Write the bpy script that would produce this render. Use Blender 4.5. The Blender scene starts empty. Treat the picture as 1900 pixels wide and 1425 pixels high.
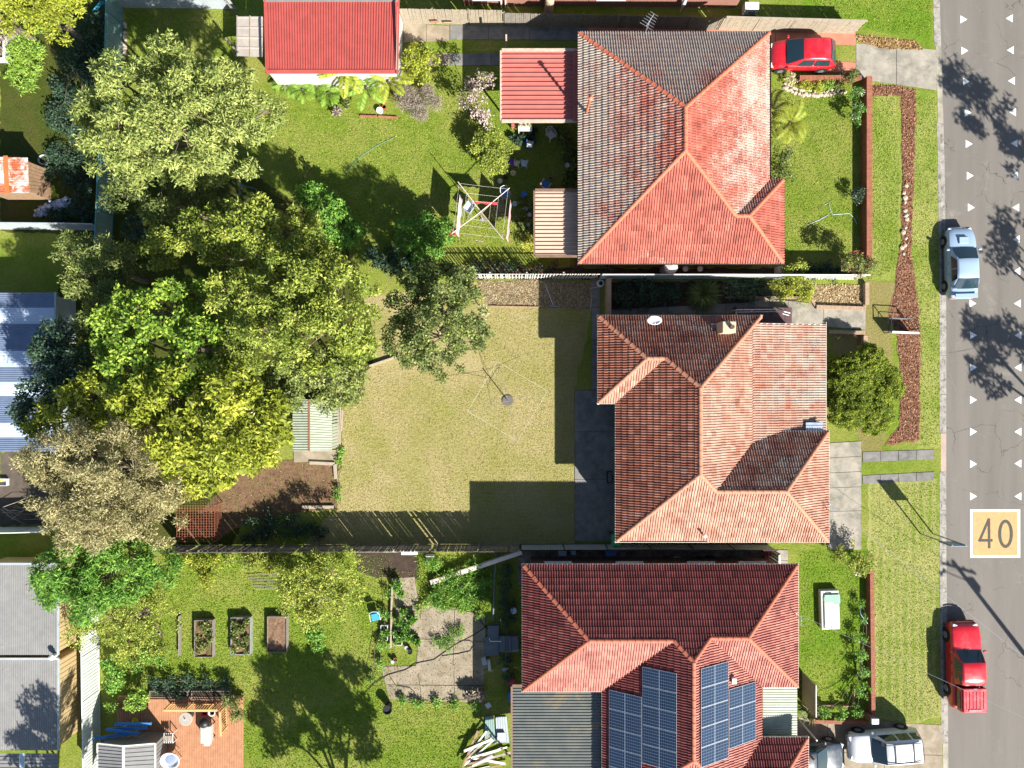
import bpy, bmesh, math, random
import numpy as np
from mathutils import Vector, Matrix
R = math.radians
random.seed(7); rng = np.random.default_rng(11)
SC = bpy.context.scene
COL = SC.collection

# ------------------------------------------------------------------ camera
CAM_H = 43.5            # drone height over the ground, metres
PXM = 30.0              # photo pixels per metre on the ground
cam = bpy.data.cameras.new('camera'); camo = bpy.data.objects.new('camera', cam); COL.objects.link(camo)
camo.location = (0, 0, CAM_H); camo.rotation_euler = (0, 0, 0)
cam.sensor_width = 36; cam.lens = 36 * CAM_H / (1900 / PXM); cam.clip_end = 2000
SC.camera = camo
# ------------------------------------------------------------------ sky, sun, exposure
SUN_EL = 37.0
SUN_AZ = math.atan2(-0.79, 0.61)      # direction towards the sun in plan
w = bpy.data.worlds.new('World'); SC.world = w; w.use_nodes = True
nt = w.node_tree; bg = nt.nodes['Background']
sky = nt.nodes.new('ShaderNodeTexSky'); sky.sky_type = 'NISHITA'; sky.sun_disc = False
sky.sun_elevation = R(SUN_EL); sky.sun_rotation = math.pi / 2 - SUN_AZ
sky.air_density = 1.0; sky.dust_density = 0.6; sky.ozone_density = 1.2
nt.links.new(sky.outputs[0], bg.inputs[0]); bg.inputs[1].default_value = 0.062
sd = bpy.data.lights.new('sun', 'SUN'); so = bpy.data.objects.new('sun', sd); COL.objects.link(so)
sd.energy = 5.0; sd.angle = R(0.55); sd.color = (1.0, 0.965, 0.90)
d = Vector((math.cos(SUN_AZ) * math.cos(R(SUN_EL)), math.sin(SUN_AZ) * math.cos(R(SUN_EL)), math.sin(R(SUN_EL))))
so.rotation_euler = d.to_track_quat('Z', 'Y').to_euler(); so.location = d * 80
SC.view_settings.view_transform = 'Standard'; SC.view_settings.look = 'None'
SC.view_settings.exposure = 1.42; SC.view_settings.gamma = 1.0; SC.view_settings.use_curve_mapping = False
SC.render.engine = 'CYCLES'; SC.cycles.max_bounces = 6; SC.cycles.use_denoising = True

# ------------------------------------------------------------------ helpers
def G(px, py, h=0.0):
    """photo pixel -> world point at height h (a nadir view: direction from the pixel, distance from the height)"""
    f = (1 - h / CAM_H) / PXM
    return Vector(((px - 950) * f, (712.5 - py) * f, h))
def lin(c):
    return tuple((x / 12.92 if x <= .04045 else ((x + .055) / 1.055) ** 2.4) for x in c)
def C(h):
    h = h.lstrip('#'); return lin(tuple(int(h[i:i + 2], 16) / 255 for i in (0, 2, 4)))
OFF = {}
def T(name, label, cat, loc=(0, 0, 0), rz=0.0, group=None, local=False):
    o = bpy.data.objects.new(name, None); COL.objects.link(o); o.empty_display_size = .2
    o.location = loc; o.rotation_euler = (0, 0, rz)
    o['label'] = label; o['category'] = cat
    if group: o['group'] = group
    OFF[o.name] = Vector((0, 0, 0)) if local else Vector(loc)
    return o
def tag(o, label=None, cat=None, group=None, kind=None):
    if label: o['label'] = label
    if cat: o['category'] = cat
    if group: o['group'] = group
    if kind: o['kind'] = kind
    return o
def link(name, me, parent=None, loc=None, mats=()):
    o = bpy.data.objects.new(name, me); COL.objects.link(o)
    for m in mats: me.materials.append(m)
    if parent is not None: o.parent = parent; OFF[o.name] = OFF.get(parent.name, Vector((0, 0, 0)))
    if loc is not None: o.location = loc
    return o
def copy_tree(o, parent=None):
    c = o.copy(); COL.objects.link(c); c.parent = parent
    for ch in list(o.children): copy_tree(ch, c)
    return c

class MB:
    def __init__(s): s.v = []; s.f = []; s.m = []; s.mi = 0
    def add(s, vs, fs):
        o = len(s.v); s.v += [tuple(v) for v in vs]
        for f in fs: s.f.append(tuple(i + o for i in f)); s.m.append(s.mi)
        return s
    def hexa(s, p):      # 4 bottom, 4 top, counter-clockwise seen from above
        return s.add(p, [(3, 2, 1, 0), (4, 5, 6, 7), (0, 1, 5, 4), (1, 2, 6, 5), (2, 3, 7, 6), (3, 0, 4, 7)])
    def box(s, c, d, rz=0.0, ry=0.0, rx=0.0):
        m = Matrix.Translation(c) @ Matrix.Rotation(rz, 4, 'Z') @ Matrix.Rotation(ry, 4, 'Y') @ Matrix.Rotation(rx, 4, 'X')
        x, y, z = d[0] / 2, d[1] / 2, d[2] / 2
        return s.hexa([m @ Vector(q) for q in ((-x, -y, -z), (x, -y, -z), (x, y, -z), (-x, y, -z), (-x, -y, z), (x, -y, z), (x, y, z), (-x, y, z))])
    def prism(s, poly, z0, z1):
        a = sum(poly[i][0] * poly[(i + 1) % len(poly)][1] - poly[(i + 1) % len(poly)][0] * poly[i][1] for i in range(len(poly)))
        if a < 0: poly = poly[::-1]
        n = len(poly)
        vs = [(p[0], p[1], z0) for p in poly] + [(p[0], p[1], z1) for p in poly]
        return s.add(vs, [tuple(range(n))[::-1], tuple(range(n, 2 * n))] + [(i, (i + 1) % n, n + (i + 1) % n, n + i) for i in range(n)])
    def sheet(s, poly, z):
        a = sum(poly[i][0] * poly[(i + 1) % len(poly)][1] - poly[(i + 1) % len(poly)][0] * poly[i][1] for i in range(len(poly)))
        if a < 0: poly = poly[::-1]
        return s.add([(p[0], p[1], z) for p in poly], [tuple(range(len(poly)))])
    def beam(s, p0, p1, wd, ht, up=(0, 0, 1)):
        p0 = Vector(p0); p1 = Vector(p1); d = (p1 - p0).normalized(); u = Vector(up)
        if abs(d.dot(u)) > .95: u = Vector((1, 0, 0))
        sd_ = u.cross(d).normalized() * wd / 2; u = d.cross(sd_).normalized() * ht / 2
        q = [p0 - sd_ - u, p1 - sd_ - u, p1 + sd_ - u, p0 + sd_ - u, p0 - sd_ + u, p1 - sd_ + u, p1 + sd_ + u, p0 + sd_ + u]
        return s.hexa(q)
    def tube(s, pts, r, n=6, cap=True):
        pts = [Vector(p) for p in pts]; rs = r if isinstance(r, (list, tuple)) else [r] * len(pts)
        vs = []; fs = []; prev = None
        for i, p in enumerate(pts):
            d = (pts[min(i + 1, len(pts) - 1)] - pts[max(i - 1, 0)]).normalized()
            a = Vector((0, 0, 1)) if abs(d.z) < .9 else Vector((1, 0, 0))
            if prev is not None: a = prev
            u = (a - d * a.dot(d)).normalized(); v = d.cross(u); prev = u
            for k in range(n):
                t = 2 * math.pi * k / n; vs.append(p + (u * math.cos(t) + v * math.sin(t)) * rs[i])
        for i in range(len(pts) - 1):
            for k in range(n):
                fs.append((i * n + k, i * n + (k + 1) % n, (i + 1) * n + (k + 1) % n, (i + 1) * n + k))
        if cap: fs.append(tuple(range(n))[::-1]); fs.append(tuple((len(pts) - 1) * n + k for k in range(n)))
        return s.add(vs, fs)
    def lathe(s, c, prof, n=16, sy=1.0):
        c = Vector(c); vs = []; fs = []
        for r, z in prof:
            for k in range(n):
                t = 2 * math.pi * k / n; vs.append(c + Vector((r * math.cos(t), r * math.sin(t) * sy, z)))
        for i in range(len(prof) - 1):
            for k in range(n): fs.append((i * n + k, i * n + (k + 1) % n, (i + 1) * n + (k + 1) % n, (i + 1) * n + k))
        fs.append(tuple(range(n))[::-1]); fs.append(tuple((len(prof) - 1) * n + k for k in range(n)))
        return s.add(vs, fs)
    def build(s, name, mats, parent=None, smooth=False, bevel=0, seg=1, solid=0, sub=0):
        me = bpy.data.meshes.new(name)
        off = OFF.get(parent.name, Vector((0, 0, 0))) if parent is not None else Vector((0, 0, 0))
        me.from_pydata([(v[0] - off.x, v[1] - off.y, v[2] - off.z) for v in s.v], [], s.f)
        mats = mats if isinstance(mats, (list, tuple)) else [mats]
        o = link(name, me, parent, mats=mats)
        if len(mats) > 1: me.polygons.foreach_set('material_index', s.m)
        if smooth: me.polygons.foreach_set('use_smooth', [True] * len(s.f))
        if solid: m = o.modifiers.new('solid', 'SOLIDIFY'); m.thickness = solid
        if bevel:
            m = o.modifiers.new('bevel', 'BEVEL'); m.width = bevel; m.segments = seg; m.limit_method = 'ANGLE'
        if sub: m = o.modifiers.new('sub', 'SUBSURF'); m.levels = sub; m.render_levels = sub
        return o

def np_mesh(name, verts, quads, mat, parent=None, attrs=None, smooth=False):
    me = bpy.data.meshes.new(name); nv = len(verts); nf = len(quads); k = quads.shape[1]
    off = OFF.get(parent.name, Vector((0, 0, 0))) if parent is not None else Vector((0, 0, 0))
    verts = np.asarray(verts, dtype=np.float64) - np.array(off)
    me.vertices.add(nv); me.vertices.foreach_set('co', verts.astype(np.float32).ravel())
    me.loops.add(nf * k); me.loops.foreach_set('vertex_index', quads.astype(np.int32).ravel())
    me.polygons.add(nf); me.polygons.foreach_set('loop_start', np.arange(0, nf * k, k, dtype=np.int32))
    try: me.polygons.foreach_set('loop_total', np.full(nf, k, dtype=np.int32))
    except Exception: pass
    for an, av in (attrs or {}).items():
        a = me.attributes.new(an, 'FLOAT', 'FACE'); a.data.foreach_set('value', np.asarray(av, dtype=np.float32))
    me.update(calc_edges=True); me.validate()
    if smooth: me.polygons.foreach_set('use_smooth', [True] * nf)
    return link(name, me, parent, mats=[mat])

# ------------------------------------------------------------------ materials
class NB:
    """small node-graph writer"""
    def __init__(s, name):
        s.m = bpy.data.materials.new(name); s.m.use_nodes = True; s.t = s.m.node_tree; s.p = s.t.nodes['Principled BSDF']
        s.tc = s.t.nodes.new('ShaderNodeTexCoord')
    def n(s, typ, **kw):
        x = s.t.nodes.new(typ)
        for k, v in kw.items(): setattr(x, k, v)
        return x
    def l(s, a, b): s.t.links.new(a, b)
    def noise(s, scale, detail=4, rough=.6, stretch=None, coord='Object', dist=0):
        x = s.n('ShaderNodeTexNoise'); x.inputs['Scale'].default_value = scale; x.inputs['Detail'].default_value = detail
        x.inputs['Roughness'].default_value = rough; x.inputs['Distortion'].default_value = dist
        src = s.tc.outputs[coord]
        if stretch:
            mp = s.n('ShaderNodeMapping'); mp.inputs['Scale'].default_value = stretch; s.l(src, mp.inputs[0]); src = mp.outputs[0]
        s.l(src, x.inputs['Vector']); return x.outputs['Fac']
    def ramp(s, fac, stops):
        x = s.n('ShaderNodeValToRGB'); e = x.color_ramp.elements
        while len(e) < len(stops): e.new(.5)
        for i, (p, c) in enumerate(stops):
            e[i].position = p; e[i].color = (*c, 1) if not isinstance(c, (int, float)) else (c, c, c, 1)
        s.l(fac, x.inputs[0]); return x.outputs[0]
    def mix(s, f, a, b, mode='MIX'):
        x = s.n('ShaderNodeMix', data_type='RGBA', blend_type=mode)
        for sock, v in ((x.inputs[0], f), (x.inputs[6], a), (x.inputs[7], b)):
            if hasattr(v, 'is_output'): s.l(v, sock)
            elif isinstance(v, (int, float)): sock.default_value = v if sock.type == 'VALUE' else (v, v, v, 1)
            else: sock.default_value = (*v, 1)
        return x.outputs[2]
    def math(s, op, a, b=0.0, clamp=False):
        x = s.n('ShaderNodeMath', operation=op, use_clamp=clamp)
        for sock, v in ((x.inputs[0], a), (x.inputs[1], b)):
            if hasattr(v, 'is_output'): s.l(v, sock)
            else: sock.default_value = v
        return x.outputs[0]
    def bump(s, h, strength=.4, dist=.02):
        b = s.n('ShaderNodeBump'); b.inputs['Strength'].default_value = strength; b.inputs['Distance'].default_value = dist
        s.l(h, b.inputs['Height']); s.l(b.outputs[0], s.p.inputs['Normal']); return b
    def done(s, col, rough=.8, metal=0.0, spec=.3):
        if hasattr(col, 'is_output'): s.l(col, s.p.inputs['Base Color'])
        else: s.p.inputs['Base Color'].default_value = (*col, 1)
        if hasattr(rough, 'is_output'): s.l(rough, s.p.inputs['Roughness'])
        else: s.p.inputs['Roughness'].default_value = rough
        s.p.inputs['Metallic'].default_value = metal; s.p.inputs['Specular IOR Level'].default_value = spec
        return s.m
MATS = {}
def mat(name, c, c2=None, scale=3.0, rough=.75, bump=.0, bscale=30, metal=0.0, spec=.3, dirt=None, dscale=1.2, damt=.55):
    if name in MATS: return MATS[name]
    b = NB(name); c2 = c2 or tuple(x * .72 for x in c)
    f = b.ramp(b.noise(scale, 6, .65), [(.36, 0.0), (.66, 1.0)]); col = b.mix(f, c, c2)
    if dirt:
        g = b.ramp(b.noise(dscale, 6, .7, dist=.4), [(damt - .07, 0.0), (damt + .1, 1.0)]); col = b.mix(g, col, dirt)
    if bump: b.bump(b.noise(bscale, 4, .6), bump, .01)
    MATS[name] = b.done(col, rough, metal, spec); return MATS[name]
def mat_paint(name, c, rough=.28, coat=.8):
    if name in MATS: return MATS[name]
    b = NB(name); dusty = b.ramp(b.noise(2.5, 5), [(.45, 0.0), (.75, 1.0)])
    col = b.mix(b.math('MULTIPLY', dusty, .18), c, tuple(.7 * x + .3 * .35 for x in c))
    b.done(col, b.math('ADD', b.math('MULTIPLY', dusty, .12), rough), 0.0, .5)
    b.p.inputs['Coat Weight'].default_value = coat; b.p.inputs['Coat Roughness'].default_value = .06
    MATS[name] = b.m; return b.m
def mat_glass(name, c=(.012, .02, .026), rough=.06):
    if name in MATS: return MATS[name]
    b = NB(name); f = b.noise(1.6, 3)
    b.done(b.mix(f, c, tuple(x * 1.9 for x in c)), rough, 0.0, .7); MATS[name] = b.m; return b.m
def mat_leaf(name, dark, mid, light, trans=.3, spec=.25):
    if name in MATS: return MATS[name]
    b = NB(name); at = b.n('ShaderNodeAttribute', attribute_name='tint')
    col = b.ramp(at.outputs['Fac'], [(0.0, dark), (.5, mid), (1.0, light)])
    b.done(col, .55, 0.0, spec)
    tr = b.n('ShaderNodeBsdfTranslucent'); b.l(b.mix(.35, col, light), tr.inputs[0])
    mx = b.n('ShaderNodeMixShader'); mx.inputs[0].default_value = trans
    b.l(b.p.outputs[0], mx.inputs[1]); b.l(tr.outputs[0], mx.inputs[2]); b.l(mx.outputs[0], b.t.nodes['Material Output'].inputs[0])
    MATS[name] = b.m; return b.m
def mat_grass(name, green, light, straw, amt=.5, dark=(.035, .055, .012), fine=26, rowdir=None, patch=.33):
    if name in MATS: return MATS[name]
    b = NB(name)
    n1 = b.ramp(b.noise(patch, 5, .6, dist=.3), [(amt - .13, 0.0), (amt + .13, 1.0)])
    n2 = b.ramp(b.noise(1.9, 5, .65), [(.38, 0.0), (.68, 1.0)])
    n3 = b.ramp(b.noise(fine, 3, .75), [(.34, 0.0), (.62, 1.0)])
    n4 = b.noise(7, 4, .7)
    col = b.mix(n1, green, straw); col = b.mix(b.math('MULTIPLY', n2, .55), col, light)
    if rowdir:
        wv = b.n('ShaderNodeTexWave'); wv.inputs['Scale'].default_value = rowdir[0]; wv.inputs['Distortion'].default_value = rowdir[3] if len(rowdir) > 3 else 3.5; wv.inputs['Detail'].default_value = 3
        wv.bands_direction = rowdir[1]; b.l(b.tc.outputs['Object'], wv.inputs['Vector'])
        col = b.mix(b.math('MULTIPLY', wv.outputs['Fac'], rowdir[2]), col, straw)
    col = b.mix(b.math('MULTIPLY', b.ramp(n4, [(.48, 0.0), (.68, 1.0)]), .42), col, dark)
    col = b.mix(b.math('MULTIPLY', b.math('SUBTRACT', 1.0, n3), .55), col, dark)
    b.bump(b.math('ADD', b.noise(fine, 3, .75), b.math('MULTIPLY', n4, .8)), 1.0, .09)
    MATS[name] = b.done(col, .9, 0, .1); return MATS[name]
def mat_tile(name, stops, lichen, lich_amt=.5, lich2=None, stain=(.05, .02, .015)):
    """terracotta roof tile: per-tile tone (attribute on the joined field, object colour on single tiles), lichen spots"""
    b = NB(name); at = b.n('ShaderNodeAttribute', attribute_name='tint'); al = b.n('ShaderNodeAttribute', attribute_name='lichen')
    oi = b.n('ShaderNodeObjectInfo'); sp = b.n('ShaderNodeSeparateColor'); b.l(oi.outputs['Color'], sp.inputs[0])
    tone = b.math('ADD', at.outputs['Fac'], sp.outputs[0]); li = b.math('ADD', al.outputs['Fac'], sp.outputs[1])
    geo = b.n('ShaderNodeNewGeometry')
    def wn(scale, det=5, rough=.65, dist=.2):
        x = b.n('ShaderNodeTexNoise'); x.inputs['Scale'].default_value = scale; x.inputs['Detail'].default_value = det
        x.inputs['Roughness'].default_value = rough; x.inputs['Distortion'].default_value = dist; b.l(geo.outputs['Position'], x.inputs['Vector']); return x.outputs['Fac']
    tone2 = b.math('ADD', tone, b.math('MULTIPLY', b.math('SUBTRACT', wn(.7), .5), .55), True)
    col = b.ramp(tone2, stops)
    col = b.mix(b.math('MULTIPLY', b.ramp(wn(1.1), [(.5, 0.0), (.7, 1.0)]), .45), col, stain)
    spots = b.math('ADD', b.math('ADD', b.math('MULTIPLY', wn(17, 3, .85), .62), b.math('MULTIPLY', wn(.8, 4), .30)), b.math('MULTIPLY', tone, .10))
    f = b.math('MULTIPLY', b.ramp(b.math('ADD', spots, b.math('MULTIPLY', b.math('SUBTRACT', li, .5), .5)), [(lich_amt, 0.0), (lich_amt + .05, 1.0)]), .85)
    col = b.mix(f, col, b.mix(b.ramp(wn(3.5), [(.45, 0.0), (.6, 1.0)]), lichen, lich2 or lichen))
    nb = b.n('ShaderNodeBump'); nb.inputs['Strength'].default_value = .35; nb.inputs['Distance'].default_value = .01
    b.l(wn(30), nb.inputs['Height']); b.l(nb.outputs[0], b.p.inputs['Normal'])
    return b.done(col, .72, 0, .3)

# ------------------------------------------------------------------ generic builders
def pxs(pts, h=0.0): return [G(x, y, h) for x, y in pts]
def ground_sheet(name, pts, z, m, label=None, rough=.07):
    P = pxs(pts); q = []; rr = random.Random(len(name) + int(pts[0][0] + pts[1][1])); k1, k2 = rr.uniform(0, 6), rr.uniform(0, 6)
    for a, b in zip(P, P[1:] + P[:1]):
        d = b - a; L = d.length; n = max(1, int(L / .22)); nn = Vector((-d.y, d.x, 0)) / max(L, .01)
        for i in range(n):
            t = i * L / n; q.append(a + d * (i / n) + nn * ((math.sin(t * 1.9 + k1) + .7 * math.sin(t * 4.7 + k2)) * rough * .5 + rr.gauss(0, rough * .45)))
    o = MB().sheet([(p.x, p.y) for p in q], z).build(name, m); o['kind'] = 'structure'
    return o
def pip(x, y, poly):
    ins = np.zeros(len(x), bool); n = len(poly)
    for i in range(n):
        x0, y0 = poly[i]; x1, y1 = poly[(i + 1) % n]
        if y0 == y1: continue
        c = ((y0 > y) != (y1 > y)) & (x < (x1 - x0) * (y - y0) / (y1 - y0) + x0); ins ^= c
    return ins
def paving(name, quad, nu, nv, m, bed, z=.035, gap=.012, structure=True, jit=.004, parent=None):
    """slabs: quad of photo pixels a,b,c,d split nu (a->b) by nv (a->d); every slab a piece of its own"""
    a, b_, c, d_ = [G(*q) for q in quad]
    base = MB().prism([(p.x, p.y) for p in (a, b_, c, d_)], -.02, z - .018).build(name, bed, parent)
    if structure and parent is None: base['kind'] = 'structure'
    nu_ = nu if isinstance(nu, list) else [i / nu for i in range(nu + 1)]
    nv_ = nv if isinstance(nv, list) else [i / nv for i in range(nv + 1)]
    def P(u, v): return (a * (1 - u) + b_ * u) * (1 - v) + (d_ * (1 - u) + c * u) * v
    lu = (b_ - a).length; lv = (d_ - a).length
    for i in range(len(nu_) - 1):
        for j in range(len(nv_) - 1):
            gu = gap / lu; gv = gap / lv
            q = [P(nu_[i] + gu, nv_[j] + gv), P(nu_[i + 1] - gu, nv_[j] + gv), P(nu_[i + 1] - gu, nv_[j + 1] - gv), P(nu_[i] + gu, nv_[j + 1] - gv)]
            MB().prism([(p.x, p.y) for p in q], z - .03, z + random.uniform(-jit, jit)).build('slab', m, base, bevel=.006)
    return base
# ------------------------------------------------------------------ ground, road, lawns, paving
GR_GREEN = mat_grass('grass_green', (.175, .255, .024), (.30, .36, .052), (.36, .335, .090), .54, dark=(.045, .065, .008))
GR_LUSH = mat_grass('grass_lush', (.135, .250, .015), (.25, .355, .034), (.31, .32, .066), .57, dark=(.040, .065, .006))
GR_DRY = mat_grass('grass_dry', (.27, .275, .060), (.40, .37, .13), (.46, .37, .19), .47, dark=(.13, .12, .03), patch=.30, rowdir=(1.3, 'Y', .35, 5.0))
GR_VERGE = mat_grass('grass_verge', (.19, .28, .030), (.33, .39, .070), (.43, .41, .13), .52, dark=(.06, .08, .01))
GR_MOWN = mat_grass('grass_mown', (.19, .28, .030), (.34, .39, .080), (.44, .41, .15), .50, dark=(.06, .08, .01), rowdir=(.62, 'X', .75, .9))
GR_SHADE = mat_grass('grass_rough_shaded', (.060, .085, .012), (.10, .12, .018), (.12, .095, .03), .55, dark=(.02, .03, .006))  # rough grass, colour darkened to stand for the shade under the trees
SOIL = mat('soil', (.17, .095, .052), (.08, .045, .026), 2.2, .95, .8, 26, dirt=(.12, .10, .03), dscale=2.5)
DSOIL = mat('dark_soil', (.055, .035, .024), (.028, .02, .015), 3, .95, .8, 26)
MULCH = mat('mulch', (.19, .085, .045), (.10, .045, .026), 6, .95, 1.0, 45, dirt=(.22, .16, .085), dscale=3)
CONC = mat('concrete', (.30, .27, .215), (.20, .18, .145), 1.4, .85, .25, 60, dirt=(.15, .14, .11), dscale=.9)
CONC2 = mat('concrete_weathered', (.30, .245, .18), (.20, .165, .115), 1.1, .9, .35, 40, dirt=(.19, .155, .10), dscale=1.4, damt=.52)
CONC_D = mat('concrete_grey', (.19, .18, .165), (.13, .125, .115), 1.6, .85, .25, 60, dirt=(.10, .10, .09))  # grey concrete, colour lowered further for slabs lying in shade
CONC_P = mat('concrete_pink', (.34, .25, .21), (.27, .20, .17), 1.6, .85, .2, 60)
JOINT = mat('joint_bed', (.07, .065, .055), None, 4, .95)
def asphalt():
    b = NB('asphalt'); f = b.ramp(b.noise(.35, 6, .6, stretch=(3, .25, 1)), [(.35, 0.0), (.7, 1.0)])
    col = b.mix(f, (.178, .158, .136), (.136, .121, .104)); g = b.ramp(b.noise(90, 3, .8), [(.3, 0.0), (.7, 1.0)])
    col = b.mix(b.math('MULTIPLY', g, .55), col, (.075, .070, .064))
    oil = b.ramp(b.noise(1.1, 6, .8), [(.62, 0.0), (.74, 1.0)]); col = b.mix(b.math('MULTIPLY', oil, .55), col, (.065, .060, .055))
    pale = b.ramp(b.noise(.6, 6, .75, dist=.6), [(.58, 0.0), (.72, 1.0)]); col = b.mix(b.math('MULTIPLY', pale, .45), col, (.25, .225, .195))
    vo = b.n('ShaderNodeTexVoronoi', feature='DISTANCE_TO_EDGE'); vo.inputs['Scale'].default_value = .33; nz = b.n('ShaderNodeTexNoise'); nz.inputs['Scale'].default_value = 1.2; nz.inputs['Detail'].default_value = 5; b.l(b.tc.outputs['Object'], nz.inputs['Vector']); vm = b.n('ShaderNodeVectorMath', operation='ADD'); b.l(b.tc.outputs['Object'], vm.inputs[0]); b.l(nz.outputs['Color'], vm.inputs[1]); b.l(vm.outputs[0], vo.inputs['Vector'])
    crk = b.math('MULTIPLY', b.math('LESS_THAN', vo.outputs['Distance'], .006), b.ramp(b.noise(.22, 3), [(.5, 0.0), (.58, 1.0)])); col = b.mix(b.math('MULTIPLY', crk, .75), col, (.05, .046, .042))
    b.bump(b.noise(130, 3), .4, .008); return b.done(col, .85, 0, .25)
ASPH = asphalt()

KX = [(-2500, 1700), (0, 1731), (300, 1740), (560, 1743), (1000, 1743), (1425, 1747), (4000, 1775)]
def kerb_x(py):
    for (y0, x0), (y1, x1) in zip(KX, KX[1:]):
        if y0 <= py <= y1: return x0 + (x1 - x0) * (py - y0) / (y1 - y0)
    return KX[-1][1]
ys = [-9000, -2500, 0, 300, 560, 1000, 1425, 4000, 10000]
def kx(py): return kerb_x(min(max(py, -2500), 4000))
g = MB(); rows = []
for y in ys:
    e = G(kx(y) + 3, y); e2 = G(kx(y) + 3 + 330, y)
    rows.append([(-300, e.y, 0), (e.x, e.y, 0), (e.x + .01, e.y, -.16), (e2.x, e.y, -.16), (e2.x + .01, e.y, 0), (300, e.y, 0)])
for r in rows: g.v += r
for i in range(len(rows) - 1):
    for k in range(5): g.f.append(((i + 1) * 6 + k, (i + 1) * 6 + k + 1, i * 6 + k + 1, i * 6 + k)); g.m.append(0)
tag(g.build('ground', GR_GREEN), kind='structure')
# road sheet
r = MB()
for y in ys: e = G(kx(y) + 15, y); r.v += [(e.x, e.y, -.13), (e.x + 10.1, e.y, -.13)]
for i in range(len(ys) - 1): r.f.append((2 * i + 2, 2 * i + 3, 2 * i + 1, 2 * i)); r.m.append(0)
tag(r.build('road', ASPH), kind='structure')
KERBC = mat('kerb_concrete', (.29, .27, .235), (.19, .175, .15), 2.2, .9, .3, 50, dirt=(.10, .092, .08), dscale=3, damt=.56)
# kerb and gutter: precast lengths, laid end to end
kerb = MB(); e = G(1741, 712); kerb.box((e.x + .3, e.y, -.20), (.3, 60, .04)); kerb = kerb.build('kerb', JOINT); kerb['kind'] = 'structure'
def kerb_piece(y0, y1, top, m, name='kerb_stone', wide=0):
    ps = []
    for y in (y1, y0):
        e = G(kx(y), y); x = e.x
        ps.append([(x - wide, e.y, -.15), (x - wide, e.y, top), (x + .17, e.y, top), (x + .22, e.y, min(top, -.095)), (x + .50, e.y, -.122), (x + .50, e.y, -.16)])
    a, b_ = ps; n = 6; m_ = MB(); m_.add(a + b_, [tuple(range(n))[::-1], tuple(range(n, 2 * n))] + [(i, (i + 1) % n, n + (i + 1) % n, n + i) for i in range(n)])
    return m_.build(name, m, kerb)
y = -60
while y < 1490:
    L = 72; top = .012; m = KERBC; wide = 0
    if 62 < y + 36 < 195: top = -.06; wide = .28; m = CONC
    if 790 < y + 36 < 910: top = -.06; wide = .25; m = CONC_P
    if y + 36 > 1345: top = -.06; wide = .2; m = CONC
    kerb_piece(y + .35, y + L - .35, top, m, wide=wide); y += L
# road markings
WHITE_P = mat('road_paint_white', (.74, .74, .72), (.60, .59, .56), 6, .7, dirt=(.30, .285, .26), dscale=7, damt=.60)
OCHRE_P = mat('road_paint_ochre', (.46, .27, .11), (.41, .235, .095), 3, .75, dirt=(.30, .21, .115), dscale=4, damt=.56)
DARK_P = mat('road_paint_grey', (.045, .044, .034), (.07, .066, .05), 8, .8)
left_t = [(1788, 36), (1790, 94), (1793, 151), (1796, 209), (1798, 267), (1800, 326), (1802, 385), (0, 0), (1805, 563), (1806, 622), (1806, 682), (1806, 742), (1806, 801), (1806, 861), (1806, 921)]
right_t = [(1873, 34), (1875, 93), (1877, 150), (1879, 208), (1882, 266), (1883, 325), (1885, 385), (1886, 444), (1887, 503), (1888, 563), (1889, 622), (1889, 682), (1889, 742), (1889, 801), (1889, 860), (1889, 921)]
ZP = -.126
tri_me = {}
for s in (1, -1):
    m_ = MB().add([(-.20 * s, -.245, 0), (.22 * s, 0, 0), (-.20 * s, .245, 0)], [(0, 1, 2) if s > 0 else (2, 1, 0)])
    me = bpy.data.meshes.new('road_triangle'); me.from_pydata(m_.v, [], m_.f); me.materials.append(WHITE_P); tri_me[s] = me
ORD = ['first', 'second', 'third', 'fourth', 'fifth', 'sixth', 'seventh', 'eighth', 'ninth', 'tenth', 'eleventh', 'twelfth', 'thirteenth', 'fourteenth', 'fifteenth', 'sixteenth']
for lst, s in ((left_t, 1), (right_t, -1)):
    lst = [q for q in lst if q[0]][::-1]
    for k, (x, y) in enumerate(lst):
        o = link('road_triangle', tri_me[s], None, loc=G(x, y, ZP))
        if s > 0: tag(o, '%s white triangle from the painted 40, in the row pointing away from the kerb' % ORD[k], 'road marking', 'road triangles of the kerbside row')
        else: tag(o, '%s white triangle from the painted 40, in the row pointing towards the kerb' % ORD[k], 'road marking', 'road triangles of the outer row')
# the 40 patch
pc = G(1846.5, 990, -.126); pt = T('speed_patch', 'ochre square with white border and number 40 painted on the road', 'road marking', pc)
hw = 46.5 / 30; hh = 45 / 30
MB().box((pc.x, pc.y, -.1275), (2 * hw, 2 * hh, .004)).build('border', WHITE_P, pt)
MB().box((pc.x, pc.y, -.125), (2 * hw - .30, 2 * hh - .30, .004)).build('field', OCHRE_P, pt)
def stroke(pts, wd, z):
    m_ = MB(); P = [Vector((p[0], p[1], z)) for p in pts]
    for i in range(len(P) - 1):
        d_ = (P[i + 1] - P[i]).normalized(); n_ = Vector((-d_.y, d_.x, 0)) * wd / 2; e_ = d_ * wd * .25
        m_.add([P[i] - n_ - e_, P[i + 1] - n_ + e_, P[i + 1] + n_ + e_, P[i] + n_ - e_], [(0, 1, 2, 3)])
    return m_
def pr(x, y): q = G(1420 + x / 3.958, 710 + y / 3.958, -.12); return (q.x, q.y)
m4 = MB()
for pts in ([pr(1640, 1005), pr(1572, 1163)], [pr(1572, 1158), pr(1665, 1158)], [pr(1642, 1002), pr(1644, 1212)]):
    k = stroke(pts, .165, -.1215 + .0015 * len(m4.f)); m4.add(k.v, k.f)
m4.build('digit_four', DARK_P, pt)
m0 = MB(); n = 30; vs = []
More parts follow.
